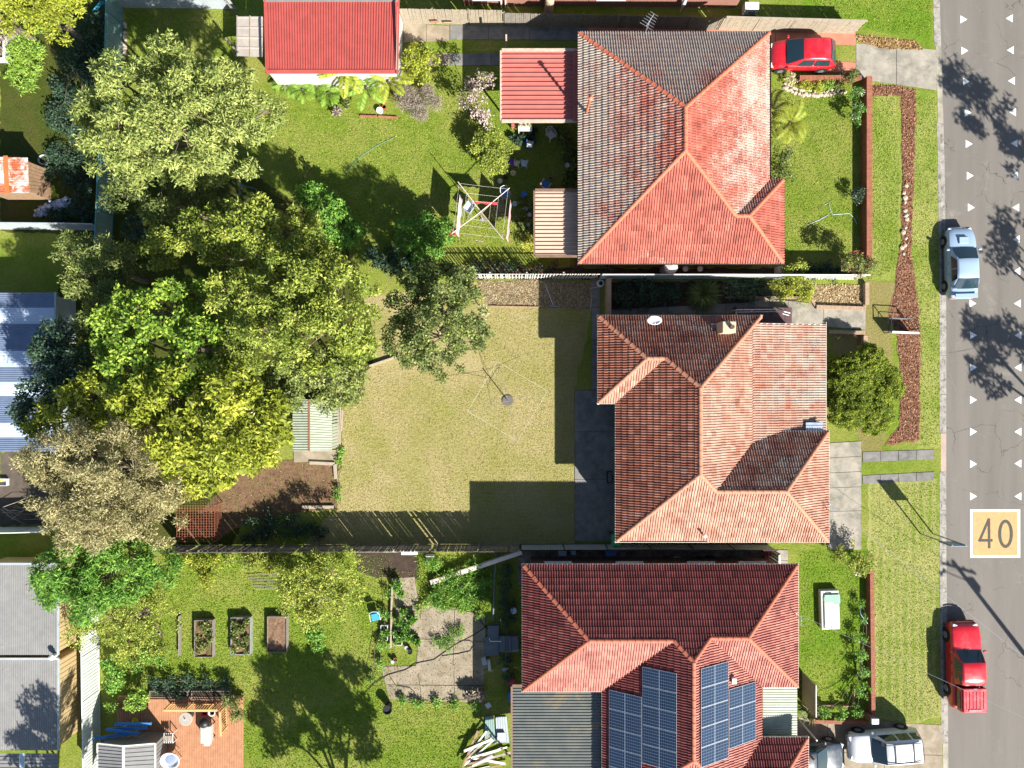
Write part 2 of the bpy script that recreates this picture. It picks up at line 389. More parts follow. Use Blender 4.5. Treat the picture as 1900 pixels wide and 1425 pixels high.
for i in range(n):
    t = 2 * math.pi * i / n; q0 = pr(1764 + 55 * math.cos(t), 1110 + 105 * math.sin(t)); q1 = pr(1764 + 31 * math.cos(t), 1110 + 81 * math.sin(t))
    vs += [(q0[0], q0[1], -.121), (q1[0], q1[1], -.121)]
m0.add(vs, [(2 * i, 2 * i + 1, (2 * i + 3) % (2 * n), (2 * i + 2) % (2 * n)) for i in range(n)]); m0.build('digit_zero', DARK_P, pt)
# cracks sealed on the road
for pts in ([(1752, 111), (1778, 98)], [(1764, 119), (1782, 118)], [(1848, 116), (1872, 127), (1884, 140)], [(1760, 655), (1790, 650), (1808, 646)]):
    k = stroke([tuple(G(*p, -.12).xy) for p in pts], .05, -.1255); k.build('road_crack', mat('crack', (.11, .095, .08)), bpy.data.objects['road'])

# lawns and yard surfaces (sheets a few millimetres apart)
ground_sheet('lawn', [(625, 560), (880, 520), (1005, 570), (1100, 570), (1066, 723), (1068, 1012), (560, 1012), (620, 950), (632, 840), (640, 740), (700, 668)], .004, GR_DRY)
ground_sheet('lawn', [(1608, 148), (1660, 175), (1672, 300), (1670, 490), (1650, 520), (1612, 520)], .004, GR_VERGE)
ground_sheet('nature_strip', [(1698, 165), (1737, 176), (1741, 400), (1743, 700), (1744, 830), (1702, 832), (1706, 620), (1690, 480), (1693, 300)], .004, GR_VERGE)
ground_sheet('nature_strip', [(1612, 892), (1741, 888), (1743, 1100), (1746, 1330), (1690, 1345), (1612, 1325), (1610, 1060)], .004, GR_MOWN)
ground_sheet('nature_strip', [(1480, -20), (1730, -20), (1731, 40), (1728, 82), (1690, 72), (1605, 55), (1590, 35), (1500, 30)], .004, GR_LUSH)
ground_sheet('lawn', [(1608, 520), (1665, 525), (1660, 600), (1640, 840), (1600, 842), (1538, 620), (1600, 615)], .006, mat_grass('grass_straw', (.24, .22, .06), (.30, .26, .09), (.36, .28, .13), .5, dark=(.11, .10, .035)))
ground_sheet('lawn', [(1480, 1020), (1610, 1020), (1606, 1325), (1480, 1330)], .004, GR_LUSH)
ground_sheet('lawn', [(1430, 140), (1596, 150), (1596, 480), (1430, 480)], .004, GR_GREEN)
ground_sheet('garden_soil', [(0, 0), (229, 0), (226, 120), (212, 330), (208, 440), (0, 428)], .004, GR_SHADE)  # dark grass sheet, tree shade put into its colour
ground_sheet('garden_soil', [(215, 330), (480, 330), (640, 440), (700, 640), (690, 680), (630, 740), (540, 760), (430, 1012), (180, 1012), (100, 980), (110, 520)], .008, GR_SHADE)  # grass under the trees, their shade put into its colour
ground_sheet('garden_soil', [(440, 870), (625, 838), (626, 945), (560, 950), (470, 965), (400, 1000), (330, 1000)], .012, SOIL)
ground_sheet('garden_soil', [(885, 522), (1000, 520), (1098, 525), (1098, 572), (1003, 572), (905, 568)], .010, mat('bare_earth', (.24, .18, .12), (.15, .11, .065), 2.5, .95, .6, 30, dirt=(.16, .15, .05), dscale=3))
ground_sheet('garden_soil', [(840, 498), (1110, 498), (1595, 498), (1600, 516), (840, 518)], .008, DSOIL)
ground_sheet('garden_bed', [(1130, 522), (1502, 522), (1500, 568), (1130, 575)], .008, DSOIL)
ground_sheet('garden_bed', [(1502, 530), (1606, 530), (1606, 572), (1510, 572)], .010, mat('straw_bed', (.30, .21, .12), (.18, .13, .07), 4, .95, .9, 30))
ground_sheet('garden_bed', [(1662, 168), (1700, 168), (1697, 300), (1690, 470), (1698, 520), (1708, 620), (1706, 818), (1640, 826), (1668, 790), (1672, 700), (1662, 610), (1645, 590), (1660, 540), (1664, 490), (1672, 450), (1674, 330), (1672, 182)], .016, MULCH)
ground_sheet('garden_bed', [(1588, 65), (1640, 72), (1700, 78), (1710, 92), (1640, 90), (1592, 76)], .012, MULCH)
ground_sheet('garden_bed', [(1612, 160), (1665, 160), (1700, 168), (1690, 176), (1612, 178)], .013, MULCH)
ground_sheet('side_passage', [(960, 1022), (1432, 1022), (1432, 1085), (960, 1085)], .008, mat('passage_earth', (.15, .12, .09), (.07, .06, .05), 2, .95, .5, 30, dirt=(.24, .20, .14), dscale=1.6))
ground_sheet('yard_floor', [(0, 838), (120, 838), (150, 975), (0, 975)], .008, mat('yard_floor', (.10, .075, .055), (.06, .05, .04), 2, .9))
ground_sheet('garden_bed', [(660, 1024), (775, 1026), (778, 1072), (700, 1072), (664, 1060)], .010, DSOIL)
# patches
paving('patio_slab', [(1066, 724), (1150, 724), (1150, 1004), (1066, 1004)], 1, [0, .275, .59, 1], CONC_D, JOINT, z=.05)
paving('path', [(1097, 520), (1114, 520), (1114, 723), (1097, 723)], 1, [0, .25, .55, .8, 1], CONC_D, JOINT, z=.04)
paving('path', [(1130, 583), (1130, 572), (1512, 560), (1512, 612)][0:1] + [(1400, 583), (1400, 560), (1130, 575)], 5, 1, CONC_D, JOINT, z=.04)
paving('path', [(1400, 598), (1606, 612), (1606, 572), (1400, 552)], [0, .3, .62, 1], 1, CONC, JOINT, z=.042)
paving('driveway', [(1536, 822), (1598, 818), (1598, 1020), (1536, 1020)], 1, [0, .14, .28, .42, .64, 1], CONC, JOINT, z=.035)
paving('driveway', [(1600, 838), (1733, 834), (1733, 852), (1600, 858)], 4, 1, CONC_D, JOINT, z=.03)
paving('driveway', [(1600, 882), (1733, 875), (1733, 891), (1600, 898)], 4, 1, CONC_D, JOINT, z=.03)
paving('driveway', [(1588, 80), (1738, 92), (1738, 168), (1588, 146)], [0, .5, 1], 1, CONC, JOINT, z=.02)
paving('driveway', [(835, 46), (1090, 52), (1090, 75), (835, 74)], [0, .28, .58, 1], 1, CONC_D, JOINT, z=.03)
paving('driveway', [(835, 99), (1090, 99), (1090, 122), (835, 122)], [0, .3, .62, 1], 1, CONC_D, JOINT, z=.03)
paving('driveway', [(748, 42), (834, 48), (834, 76), (748, 80)], 2, 1, CONC2, JOINT, z=.028)
paving('driveway', [(748, 100), (834, 98), (834, 122), (748, 124)], 2, 1, CONC2, JOINT, z=.028)
REDP = mat('red_oxide_concrete', (.42, .165, .10), (.33, .13, .085), 1.4, .8, .2, 60)
paving('driveway', [(1090, 50), (1588, 60), (1588, 84), (1090, 74)], [0, .35, .7, 1], 1, REDP, JOINT, z=.03)
paving('driveway', [(1430, 108), (1588, 116), (1588, 136), (1430, 132)], 2, 1, REDP, JOINT, z=.03)
paving('driveway', [(1430, 1328), (1600, 1345), (1752, 1345), (1752, 1440)][0:1] + [(1748, 1345), (1750, 1470), (1430, 1470)], [0, .33, .66, 1], [0, .45, 1], CONC2, JOINT, z=.02)
paving('yard_slab', [(782, 1120), (900, 1140), (905, 1240), (770, 1250)], [0, .52, 1], [0, .5, 1], CONC2, JOINT, z=.03, gap=.02, jit=.012)
paving('yard_slab', [(706, 1236), (900, 1232), (896, 1304), (722, 1298)], [0, .35, .7, 1], [0, .55, 1], CONC2, JOINT, z=.026, gap=.02, jit=.012)
paving('yard_slab', [(730, 1072), (770, 1070), (784, 1180), (736, 1180)], 1, 2, CONC2, JOINT, z=.022, gap=.02)
paving('shed_slab', [(545, 834), (626, 834), (626, 856), (545, 858)], 1, 1, CONC2, JOINT, z=.06)
paving('path', [(1425, 1020), (1462, 1020), (1462, 1060), (1425, 1060)], 1, 2, CONC, JOINT, z=.03)

# bark chips and straw litter on the beds: uncountable
def chips(name, poly, n, size, cols, seed, z=.02, flat=.35):
    r_ = np.random.default_rng(seed); xs = [p[0] for p in poly]; yy = [p[1] for p in poly]
    x = r_.uniform(min(xs), max(xs), n * 3); y = r_.uniform(min(yy), max(yy), n * 3); ok = pip(x, y, poly); x = x[ok][:n]; y = y[ok][:n]; n = len(x)
    P_ = np.stack([(x - 950) / PXM, (712.5 - y) / PXM, r_.uniform(z, z + size * .5, n)], 1); a_ = r_.random(n) * 6.28; D = np.stack([np.cos(a_), np.sin(a_), r_.normal(0, flat, n)], 1); S_ = np.stack([-np.sin(a_), np.cos(a_), r_.normal(0, flat, n)], 1)
    L = (size * r_.uniform(.5, 1.4, n))[:, None]; W = L * .35
    v = np.stack([P_ - D * L - S_ * W, P_ + D * L - S_ * W, P_ + D * L + S_ * W, P_ - D * L + S_ * W], 1).reshape(-1, 3)
    o = np_mesh(name, v, np.arange(n * 4).reshape(-1, 4), mat_leaf('chips_' + str(seed), *cols, .05, .1), None, {'tint': r_.random(n)}); o['kind'] = 'stuff'; return o
MB1 = [(1664, 170), (1698, 170), (1696, 300), (1689, 470), (1697, 520), (1707, 620), (1705, 816), (1648, 824), (1669, 790), (1673, 700), (1664, 612), (1650, 592), (1661, 540), (1666, 490), (1673, 450), (1675, 330), (1673, 182)]
MC = ((.07, .03, .018), (.20, .085, .045), (.36, .20, .12))
chips('mulch_chips', MB1, 9000, .055, MC, 71)
chips('mulch_chips', [(1588, 65), (1640, 72), (1700, 78), (1710, 92), (1640, 90), (1592, 76)], 1500, .07, ((.10, .06, .02), (.26, .15, .06), (.42, .28, .13)), 72)
chips('mulch_chips', [(1612, 158), (1665, 160), (1700, 168), (1690, 178), (1612, 178)], 1200, .06, MC, 73)
chips('leaf_litter', [(440, 870), (625, 838), (626, 945), (560, 950), (470, 965), (400, 1000), (330, 1000)], 1500, .035, ((.05, .03, .02), (.16, .09, .05), (.34, .22, .12)), 74)
chips('straw_litter', [(1502, 530), (1606, 530), (1606, 570), (1512, 570)], 3000, .07, ((.10, .07, .03), (.30, .21, .11), (.50, .38, .22)), 75)
chips('leaf_litter', [(885, 522), (1000, 520), (1098, 525), (1098, 572), (1003, 572), (905, 568)], 4000, .045, ((.09, .07, .03), (.24, .18, .10), (.42, .33, .2)), 76)

chips('leaf_litter', [(700, 1060), (780, 1060), (910, 1130), (905, 1310), (700, 1305), (690, 1230), (740, 1180)], 2600, .03, ((.05, .05, .015), (.16, .15, .04), (.30, .26, .10)), 77, z=.035)
# ------------------------------------------------------------------ tiled hip roofs
EAVE = 3.9; KE = (1 - EAVE / CAM_H) / PXM
def V(x, y, z=EAVE): return Vector(((x - 950) * KE, (712.5 - y) * KE, z))   # pixel on the eave plane, own height
TILE_PROF = [(0, .004), (.05, .060), (.17, .062), (.23, .008), (.46, .004), (.52, .058), (.66, .060), (.72, .006), (1.0, .002)]
def tile_template(wd, ln, lip=.055):
    """one tile in (across, up-slope, normal): corrugated top, front lip"""
    vs = []; fs = []; n = len(TILE_PROF)
    for a, h in TILE_PROF: vs.append((a * wd, 0, h + lip))
    for a, h in TILE_PROF: vs.append((a * wd, ln, h * .8 + .006))
    for a, h in TILE_PROF: vs.append((a * wd, .004, .0))
    for i in range(n - 1):
        fs.append((i, i + 1, n + i + 1, n + i)); fs.append((2 * n + i, 2 * n + i + 1, i + 1, i))
    return np.array(vs), np.array(fs)
TW, TC = .285, .375
TV, TF = tile_template(TW * .992, TC + .05)
def plane_axes(poly):
    n = Vector((0, 0, 0))
    for i in range(len(poly)): n += (poly[i] - poly[0]).cross(poly[(i + 1) % len(poly)] - poly[0])
    n.normalize(); n = n if n.z > 0 else -n
    u = Vector((-n.y, n.x, 0)).normalized(); v = n.cross(u)
    if v.z < 0: u = -u; v = n.cross(u)
    return u, v, n
def tile_face(poly, singles, lich, acc, tone=0.0):
    u, v, n = plane_axes(poly); o = min(poly, key=lambda p: p.z)
    A = [(p - o).dot(u) for p in poly]; B = [(p - o).dot(v) for p in poly]
    zlo = min(p.z for p in poly); lowedge = None
    c2 = Vector((sum(A) / len(A), sum(B) / len(B)))
    vs = []; fs = []; tint = []; lic = []; cnt = 0
    ja = (o.x * u.x + o.y * u.y) % TW
    for j in range(int(max(B) / TC) + 2):
        b0 = -.05 + j * TC; wave = random.uniform(-.008, .008)
        for i in range(int((min(A) - 1) / TW) - 1, int(max(A) / TW) + 2):
            a0 = i * TW - ja + wave
            if a0 > max(A) + .1 or a0 + TW < min(A) - .1: continue
            # inside test of the tile's four corners
            def outside(margin):
                k = 0
                for q in range(len(poly)):
                    x0, y0 = A[q], B[q]; x1, y1 = A[(q + 1) % len(poly)], B[(q + 1) % len(poly)]
                    if abs(y0) < .02 and abs(y1) < .02: continue
                    e = Vector((x1 - x0, y1 - y0)).normalized(); nn = Vector((-e.y, e.x))
                    if nn.dot(c2 - Vector((x0, y0))) < 0: nn = -nn
                    ds = [nn.dot(Vector((xx - x0, yy - y0))) for xx in (a0, a0 + TW) for yy in (b0, b0 + TC)]
                    if max(ds) < 0: return 2
                    if min(ds) < margin: k = 1
                return k
            st = outside(.0)
            if st == 2: continue
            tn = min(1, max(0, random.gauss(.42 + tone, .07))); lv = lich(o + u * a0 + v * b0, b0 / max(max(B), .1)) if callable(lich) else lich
            h = random.uniform(-.004, .006)
            pos = o + u * a0 + v * b0 + n * h
            if st == 0 and singles is not None and len(acc['single']) < 295 and singles(pos):
                acc['single'].append((pos, u, v, n, tn, lv)); continue
            base = len(vs) * 0 + cnt * len(TV)
            vs.append(TV @ np.array([u, v, n]) + np.array(pos)); fs.append(TF + base); tint += [tn] * len(TF); lic += [lv] * len(TF); cnt += 1
    if cnt:
        me = bpy.data.meshes.new('t'); V_ = np.concatenate(vs); F_ = np.concatenate(fs)
        me.from_pydata(V_.tolist(), [], F_.tolist())
        for an, av in (('tint', tint), ('lichen', lic)):
            a = me.attributes.new(an, 'FLOAT', 'FACE'); a.data.foreach_set('value', np.array(av, dtype=np.float32))
        bm = acc['bm']; tmp = bmesh.new(); tmp.from_mesh(me)
        ctr = sum(poly, Vector((0, 0, 0))) / len(poly)
        for q in range(len(poly)):
            p0, p1 = poly[q], poly[(q + 1) % len(poly)]
            if abs((p0 - o).dot(v)) < .02 and abs((p1 - o).dot(v)) < .02: continue
            nn = (p1 - p0).cross(Vector((0, 0, 1))).normalized()
            if nn.dot(ctr - p0) > 0: nn = -nn
            bmesh.ops.bisect_plane(tmp, geom=tmp.verts[:] + tmp.edges[:] + tmp.faces[:], plane_co=p0, plane_no=nn, clear_outer=True)
        tmp.to_mesh(me); tmp.free(); bm.from_mesh(me); bpy.data.meshes.remove(me)
def cap_mesh(m):
    mb = MB(); n = 7; L = .44; vs = []
    for x, r in ((0, .128), (.06, .128), (.061, .115), (L, .102)):
        for k in range(n): t = math.pi * k / (n - 1); vs.append((x, r * math.cos(t), r * math.sin(t) * .75 - .01))
    for i in range(3):
        for k in range(n - 1): mb.f.append((i * n + k, i * n + k + 1, (i + 1) * n + k + 1, (i + 1) * n + k)); mb.m.append(0)
    mb.v = vs; mb.f.append(tuple(range(n))); mb.m.append(0)
    me = bpy.data.meshes.new('ridge_tile'); me.from_pydata(mb.v, [], mb.f); me.materials.append(m); return me
def roof(house, faces, caps, valleys, gutters, m_tile, m_cap, m_gut, singles, lich, tone=None, max_single=290):
    """faces: convex polygons on their planes; caps/valleys/gutters: pairs of points"""
    off = OFF[house.name]
    deck = MB()
    for f in faces:
        u, v, n = plane_axes(f); q = [p - n * .03 for p in f]
        if (q[1] - q[0]).cross(q[2] - q[0]).z < 0: q = q[::-1]
        k = len(q); lo = [p - Vector((0, 0, .12)) for p in q]
        deck.add(lo + q, [tuple(range(k))[::-1], tuple(range(k, 2 * k))] + [(i, (i + 1) % k, k + (i + 1) % k, k + i) for i in range(k)])
    dk = deck.build('roof', mat('roof_deck', (.06, .03, .022)), house)
    acc = {'bm': bmesh.new(), 'single': []}
    for a in ('tint', 'lichen'): acc['bm'].faces.layers.float.new(a)
    for i, f in enumerate(faces):
        tile_face(f, singles, lich[i] if isinstance(lich, list) else lich, acc, (tone or [0] * 20)[i])
    me = bpy.data.meshes.new('roof_tiles'); 
    sg = acc['single']
    print('single tiles', len(sg))
    acc['bm'].to_mesh(me); acc['bm'].free()
    o = link('tile_field', me, dk, mats=[m_tile]); me.transform(Matrix.Translation(-off)); o.color = (0, 0, 0, 1); o['kind'] = 'stuff'
    tme = bpy.data.meshes.new('roof_tile'); tme.from_pydata(TV.tolist(), [], TF.tolist()); tme.materials.append(m_tile)
    for pos, u, v, n, tn, lv in sg:
        s = link('roof_tile', tme, dk); s.matrix_basis = Matrix(((u.x, v.x, n.x, pos.x - off.x), (u.y, v.y, n.y, pos.y - off.y), (u.z, v.z, n.z, pos.z - off.z), (0, 0, 0, 1)))
        s.color = (tn, lv, 0, 1)
    cme = cap_mesh(m_cap)
    for p0, p1 in caps:
        if p0.z > p1.z: p0, p1 = p1, p0
        d = (p1 - p0); L = d.length; d.normalize(); k = max(1, round(L / .40)); st = L / k
        y = Vector((0, 0, 1)).cross(d).normalized(); z = d.cross(y)
        for i in range(k):
            pos = p0 + d * (i * st) + Vector((0, 0, .045 + random.uniform(-.004, .004)))
            yy = (y + z * random.uniform(-.03, .03)).normalized(); zz = d.cross(yy)
            s = link('ridge_tile', cme, dk); s.matrix_basis = Matrix(((d.x, yy.x, zz.x, pos.x - off.x), (d.y, yy.y, zz.y, pos.y - off.y), (d.z, yy.z, zz.z, pos.z - off.z), (0, 0, 0, 1)))
            s.scale = (st / .40, 1, 1); s.color = (min(1, max(0, random.gauss(.5, .15))), random.random() * .45, 0, 1)
    for p0, p1 in valleys:
        mb = MB(); mb.beam(p0 + Vector((0, 0, .035)), p1 + Vector((0, 0, .035)), .10, .012); mb.build('valley_flashing', mat('valley_metal', (.16, .13, .12), rough=.5), dk)
    for p0, p1 in gutters:
        dirn = (p1 - p0).normalized(); mb = MB(); side = Vector((dirn.y, -dirn.x, 0)) * .10   # outside is to the right of p0->p1
        dn = Vector((0, 0, -.05)); a = p0 - dirn * .14; b = p1 + dirn * .14
        mb.beam(a + side + dn, b + side + dn, .022, .12); mb.beam(a + side * .5 + dn * 2.0, b + side * .5 + dn * 2.0, .11, .015)
        mb.build('gutter', m_gut, house)
    return dk
BRICK_ME = {}
def mat_brick(name, c1, c2, mort):
    b = NB(name); t = b.n('ShaderNodeTexBrick'); t.inputs['Scale'].default_value = 4.2; t.inputs['Mortar Size'].default_value = .012
    t.inputs['Color1'].default_value = (*c1, 1); t.inputs['Color2'].default_value = (*c2, 1); t.inputs['Mortar'].default_value = (*mort, 1)
    mp = b.n('ShaderNodeMapping'); mp.inputs['Rotation'].default_value = (R(90), 0, 0); b.l(b.tc.outputs['Object'], mp.inputs[0])
    b.l(mp.outputs[0], t.inputs['Vector']); b.bump(t.outputs['Fac'], .5, -.008)
    return b.done(b.mix(b.math('MULTIPLY', b.noise(2.0), .35), t.outputs['Color'], mort), .85)
BRICK_R = mat_brick('brick_red', (.26, .09, .055), (.19, .062, .04), (.30, .25, .20))
BRICK_B = mat_brick('brick_brown', (.17, .085, .055), (.12, .06, .04), (.24, .20, .16))
TRIM = mat('trim_white', (.68, .66, .60), (.58, .56, .50), 3, .5)
GLASSW = mat_glass('window_glass', (.02, .028, .032), .05)
def window(house, p, nrm, wd=1.5, ht=1.2, z=1.8, door=False):
    """a framed window (or door) on a wall: p wall point, nrm outward normal"""
    n = Vector(nrm).normalized(); u = Vector((-n.y, n.x, 0)); c = Vector((p[0], p[1], z + ht / 2)) + n * .03
    fr = MB()
    for s in (-1, 1):
        fr.beam(c + u * s * wd / 2 - Vector((0, 0, ht / 2)), c + u * s * wd / 2 + Vector((0, 0, ht / 2)), .07, .07, up=n)
        fr.beam(c - u * wd / 2 + Vector((0, 0, s * ht / 2)), c + u * wd / 2 + Vector((0, 0, s * ht / 2)), .07, .07)
    if not door: fr.beam(c - Vector((0, 0, ht / 2)), c + Vector((0, 0, ht / 2)), .05, .05, up=n)
    w_ = fr.build('door' if door else 'window', TRIM, house)
    MB().beam(c - u * wd / 2, c + u * wd / 2, .02, ht - .02).build('panel' if door else 'pane', mat('door_paint', (.28, .20, .13)) if door else GLASSW, w_)
    if not door: MB().beam(c - u * (wd / 2 + .08) + n * .04 - Vector((0, 0, ht / 2 + .06)), c + u * (wd / 2 + .08) + n * .04 - Vector((0, 0, ht / 2 + .06)), .14, .05).build('sill', TRIM, w_)
def corr(parent, p00, p10, p11, p01, m, pitch=.19, amp=.03, sheet=.76, name='roof_sheet', prof='trap', mats=None, thick=.0):
    """ribbed sheets: ribs run p00->p01, sheets sit side by side along p00->p10; every sheet is a part of its own"""
    p00, p10, p11, p01 = [Vector(p) for p in (p00, p10, p11, p01)]
    Wd = (p10 - p00).length; n = (p10 - p00).cross(p01 - p00).normalized(); n = n if n.z > -1e-6 else -n
    k = max(1, round(Wd / sheet)); out = []
    wave = {'trap': [(0, 0), (.12, 1), (.34, 1), (.46, 0)], 'sine': [(0, 0), (.25, .75), (.5, 1), (.75, .75)], 'pan': [(0, 0), (.06, 1), (.16, 1), (.22, 0)]}[prof]
    for i in range(k):
        a, b = i / k, (i + 1) / k; nr = max(1, round(Wd / k / pitch)); mb = MB(); vs = []
        for r_ in range(nr):
            for t, h in wave: vs.append((a + (b - a) * (r_ + t) / nr, h * amp))
        vs.append((b, 0.0)); lift = .003 * (i % 2)
        up = n * lift
        pts = [p00.lerp(p10, t) + n * h + up for t, h in vs] + [p01.lerp(p11, t) + n * h + up for t, h in vs]
        q = len(vs); mb.add(pts, [(j, j + 1, q + j + 1, q + j) for j in range(q - 1)])
        mm = mats[i % len(mats)] if mats else m
        out.append(mb.build(name, mm, parent, smooth=(prof == 'sine'), solid=thick))
    return out

# ---- house 1: weathered red tile roof beside the red car's drive
LG = (.42, .42, .33)
H1T = mat_tile('tile_house_one', [(0, (.13, .035, .022)), (.35, (.29, .072, .048)), (.6, (.43, .115, .078)), (1, (.52, .20, .14))], (.44, .385, .30), .495, (.31, .32, .29))
H1C = mat('ridge_red', (.56, .17, .09), (.42, .11, .06), 4, .7, .2, 30, dirt=(.30, .24, .2), dscale=4, damt=.66)
GUT_D = mat('gutter_dark', (.045, .03, .026), None, 4, .4)
GUT_L = mat('gutter_cream', (.66, .60, .52), None, 4, .45)
h1 = T('house', 'house with weathered lichen-spotted red tile hip roof beside the red hatchback', 'house', V(1251, 274, 0))
a = .0169
N1, S1 = V(1248, 238, EAVE + 176 * a), V(1248, 312, EAVE + 176 * a)
NW, NE, SW = V(1075, 62), V(1427, 60), V(1075, 487)
NE = V(1427, 62)
WI, WA = V(1352, 411, EAVE + 76 * a), V(1376, 411, EAVE + 76 * a)
E0, E1, E2_ = V(1427, 335), V(1452, 335), V(1452, 487)
def l1(p, t): return .62 - .15 * t
faces = [[NW, SW, S1, N1], [NW, N1, NE], [NE, N1, S1, WI, E0], [SW, V(1352, 487), WI, S1], [V(1352, 487), E2_, WA, WI], [E1, WA, E2_], [E0, WI, WA, E1]]
faces = [[Vector(p) for p in f] for f in faces]
lich1 = [lambda p, t: .66 - .2 * t, lambda p, t: .72 - .22 * t, lambda p, t: .35 + .2 * min(1, max(0, (p.x - 10) / 3.2)) - .2 * max(0, -p.y + 8.6) * .4, lambda p, t: .22 + .14 * (1 - t), lambda p, t: .22 + .14 * (1 - t), .35, .5]
cS = G(1330, 330, 5)
roof(h1, faces, [(NW, N1), (NE, N1), (N1, S1), (SW, S1), (S1, WI), (WI, WA), (WA, E1), (WA, E2_)], [(E0, WI)],
     [(NW, SW), (SW, E2_), (E2_, E1), (E0, NE), (NE, NW)], H1T, H1C, GUT_D, lambda p: (p - G(1350, 180, 4.9)).xy.length < 3.25 and p.x > 10.2, lich1)
def walls(house, pts, m, z1=None, base=.25):
    z1 = z1 or EAVE - .05
    MB().prism([tuple(V(*p).xy) for p in pts], 0, z1).build('wall', m, house)
walls(h1, [(1090, 77), (1412, 77), (1412, 350), (1437, 350), (1437, 472), (1090, 472)], BRICK_R)
MB().prism([tuple(V(*p).xy) for p in [(1078, 65), (1424, 65), (1424, 338), (1449, 338), (1449, 484), (1078, 484)]], EAVE - .10, EAVE - .06).build('soffit', TRIM, h1)
for px_, n_ in ((1150, (0, 1, 0)), (1260, (0, 1, 0)), (1350, (0, 1, 0))): window(h1, V(px_, 76).xy, n_)
for px_ in (1150, 1240, 1340): window(h1, V(px_, 473).xy, (0, -1, 0))
for py_ in (130, 220, 300): window(h1, V(1413, py_).xy, (1, 0, 0), 1.7)
window(h1, V(1089, 300).xy, (-1, 0, 0), .9, 2.05, .8, True); window(h1, V(1089, 420).xy, (-1, 0, 0))
# flue pipe, antenna
fb = G(1089, 206, 4.35); f = MB(); f.tube([fb - Vector((0, 0, .2)), fb + Vector((0, 0, 1.75))], .075, 10); f.lathe(fb + Vector((0, 0, 1.75)), [(.075, 0), (.15, .03), (.15, .06), (.02, .16)], 12)
f.build('flue_pipe', mat('flue_red', (.52, .15, .08), None, 4, .5), h1, smooth=False)
def antenna(label, base, ht, head, n=7, boom=1.3, arm=.5, rz=.4):
    t = T('antenna', label, 'antenna', base); b = Vector(base); AL = mat('aluminium', (.62, .63, .65), None, 5, .35, metal=.7)
    MB().tube([b, b + Vector((0, 0, ht))], .022, 6).build('mast', AL, t)
    d = Vector((math.cos(rz), math.sin(rz), 0)); s = Vector((-d.y, d.x, 0)); top = b + Vector((0, 0, ht - .05))
    MB().tube([top - d * boom / 2, top + d * boom / 2], .014, 5).build('boom', AL, t)
    for i in range(n):
        c = top + d * boom * (i / (n - 1) - .5); l = arm * (1 - .45 * i / n)
        MB().tube([c - s * l, c + s * l], .009, 4).build('element', AL, t)
    return t
antenna('small branched television antenna on a mast over the house with the lichen-spotted roof', G(1197, 62, 3.95), 1.5, None, 6, .8, .4, 1.0)

# ---- house 2: tan orange tile roof with the east broken slope
H2T = mat_tile('tile_house_two', [(0, (.15, .050, .034)), (.35, (.32, .125, .078)), (.62, (.42, .235, .165)), (1, (.49, .355, .27))], (.38, .35, .27), .56, (.22, .31, .30))
H2C = mat('ridge_orange', (.46, .21, .125), (.37, .15, .09), 4, .7, .2, 30, dirt=(.34, .27, .2), dscale=4, damt=.66)
h2 = T('house', 'house with tan orange tile roof, chimney and satellite dish beside the dry lawn', 'house', V(1320, 800, 0))
a = .0188
A = {}
A['N'] = V(1278, 719, EAVE + 131 * a); A['S'] = V(1278, 870, EAVE + 131 * a)
A['WA'] = V(1191, 667, EAVE + 79 * a); A['WI'] = V(1224, 667, EAVE + 79 * a)
A['NW'] = V(1112, 588); A['W2'] = V(1112, 746); A['W3'] = V(1145, 746); A['SW'] = V(1145, 1003); A['SE'] = V(1535, 1003)
A['EA'] = V(1435, 903, EAVE + 100 * a); A['EI'] = V(1311, 903, EAVE + 100 * a); A['E1'] = V(1535, 803)
zb = A['N'].z - (1392 - 1278) * a
A['BN'] = V(1392, 605, zb); A['BS'] = V(1392, 822, EAVE + 19 * a); A['BS'].z = zb
zE = zb - 147 * .0064
A['VN'] = V(1392, 600, zb); A['VE'] = V(1539, 600, zE); A['FE'] = V(1539, 806, zE); A['FV'] = V(1446, 806, zb - 54 * .0064); A['FB'] = V(1392, 822, zb)
A['NEc'] = V(1411, 588)
A['n1'] = V(1191, 588); A['n2'] = V(1224, 588)
faces = [[A['NW'], A['W2'], A['WA']], [A['W2'], A['W3'], A['WI'], A['WA']], [A['NW'], A['WA'], A['n1']], [A['n1'], A['WA'], A['WI'], A['n2']],
         [A['n2'], A['WI'], A['N'], A['NEc']], [A['W3'], A['SW'], A['S'], A['N'], A['WI']], [A['SW'], V(1311, 1003), A['EI'], A['S']], [V(1311, 1003), A['SE'], A['EA'], A['EI']],
         [A['SE'], A['E1'], A['EA']], [A['E1'], V(1448, 803), A['BS'], A['EI'], A['EA']], [A['N'], A['S'], A['EI'], A['BS'], A['BN']],
         [A['VN'], V(1392, 826, zb), V(1539, 826, zE), A['VE']]]
lich2 = [.42, .2, .58, .58, .62, .45, .30, .30, .34, .66, .52, lambda p, t: .55 + .10 * min(1, max(0, (p.x - 14) / 4))]
tone2 = [-.12, .1, -.28, -.28, -.28, -.1, .12, .12, .12, -.3, .1, .08]  # tone per slope: sunlit slopes lighter, slopes away from the sun darker
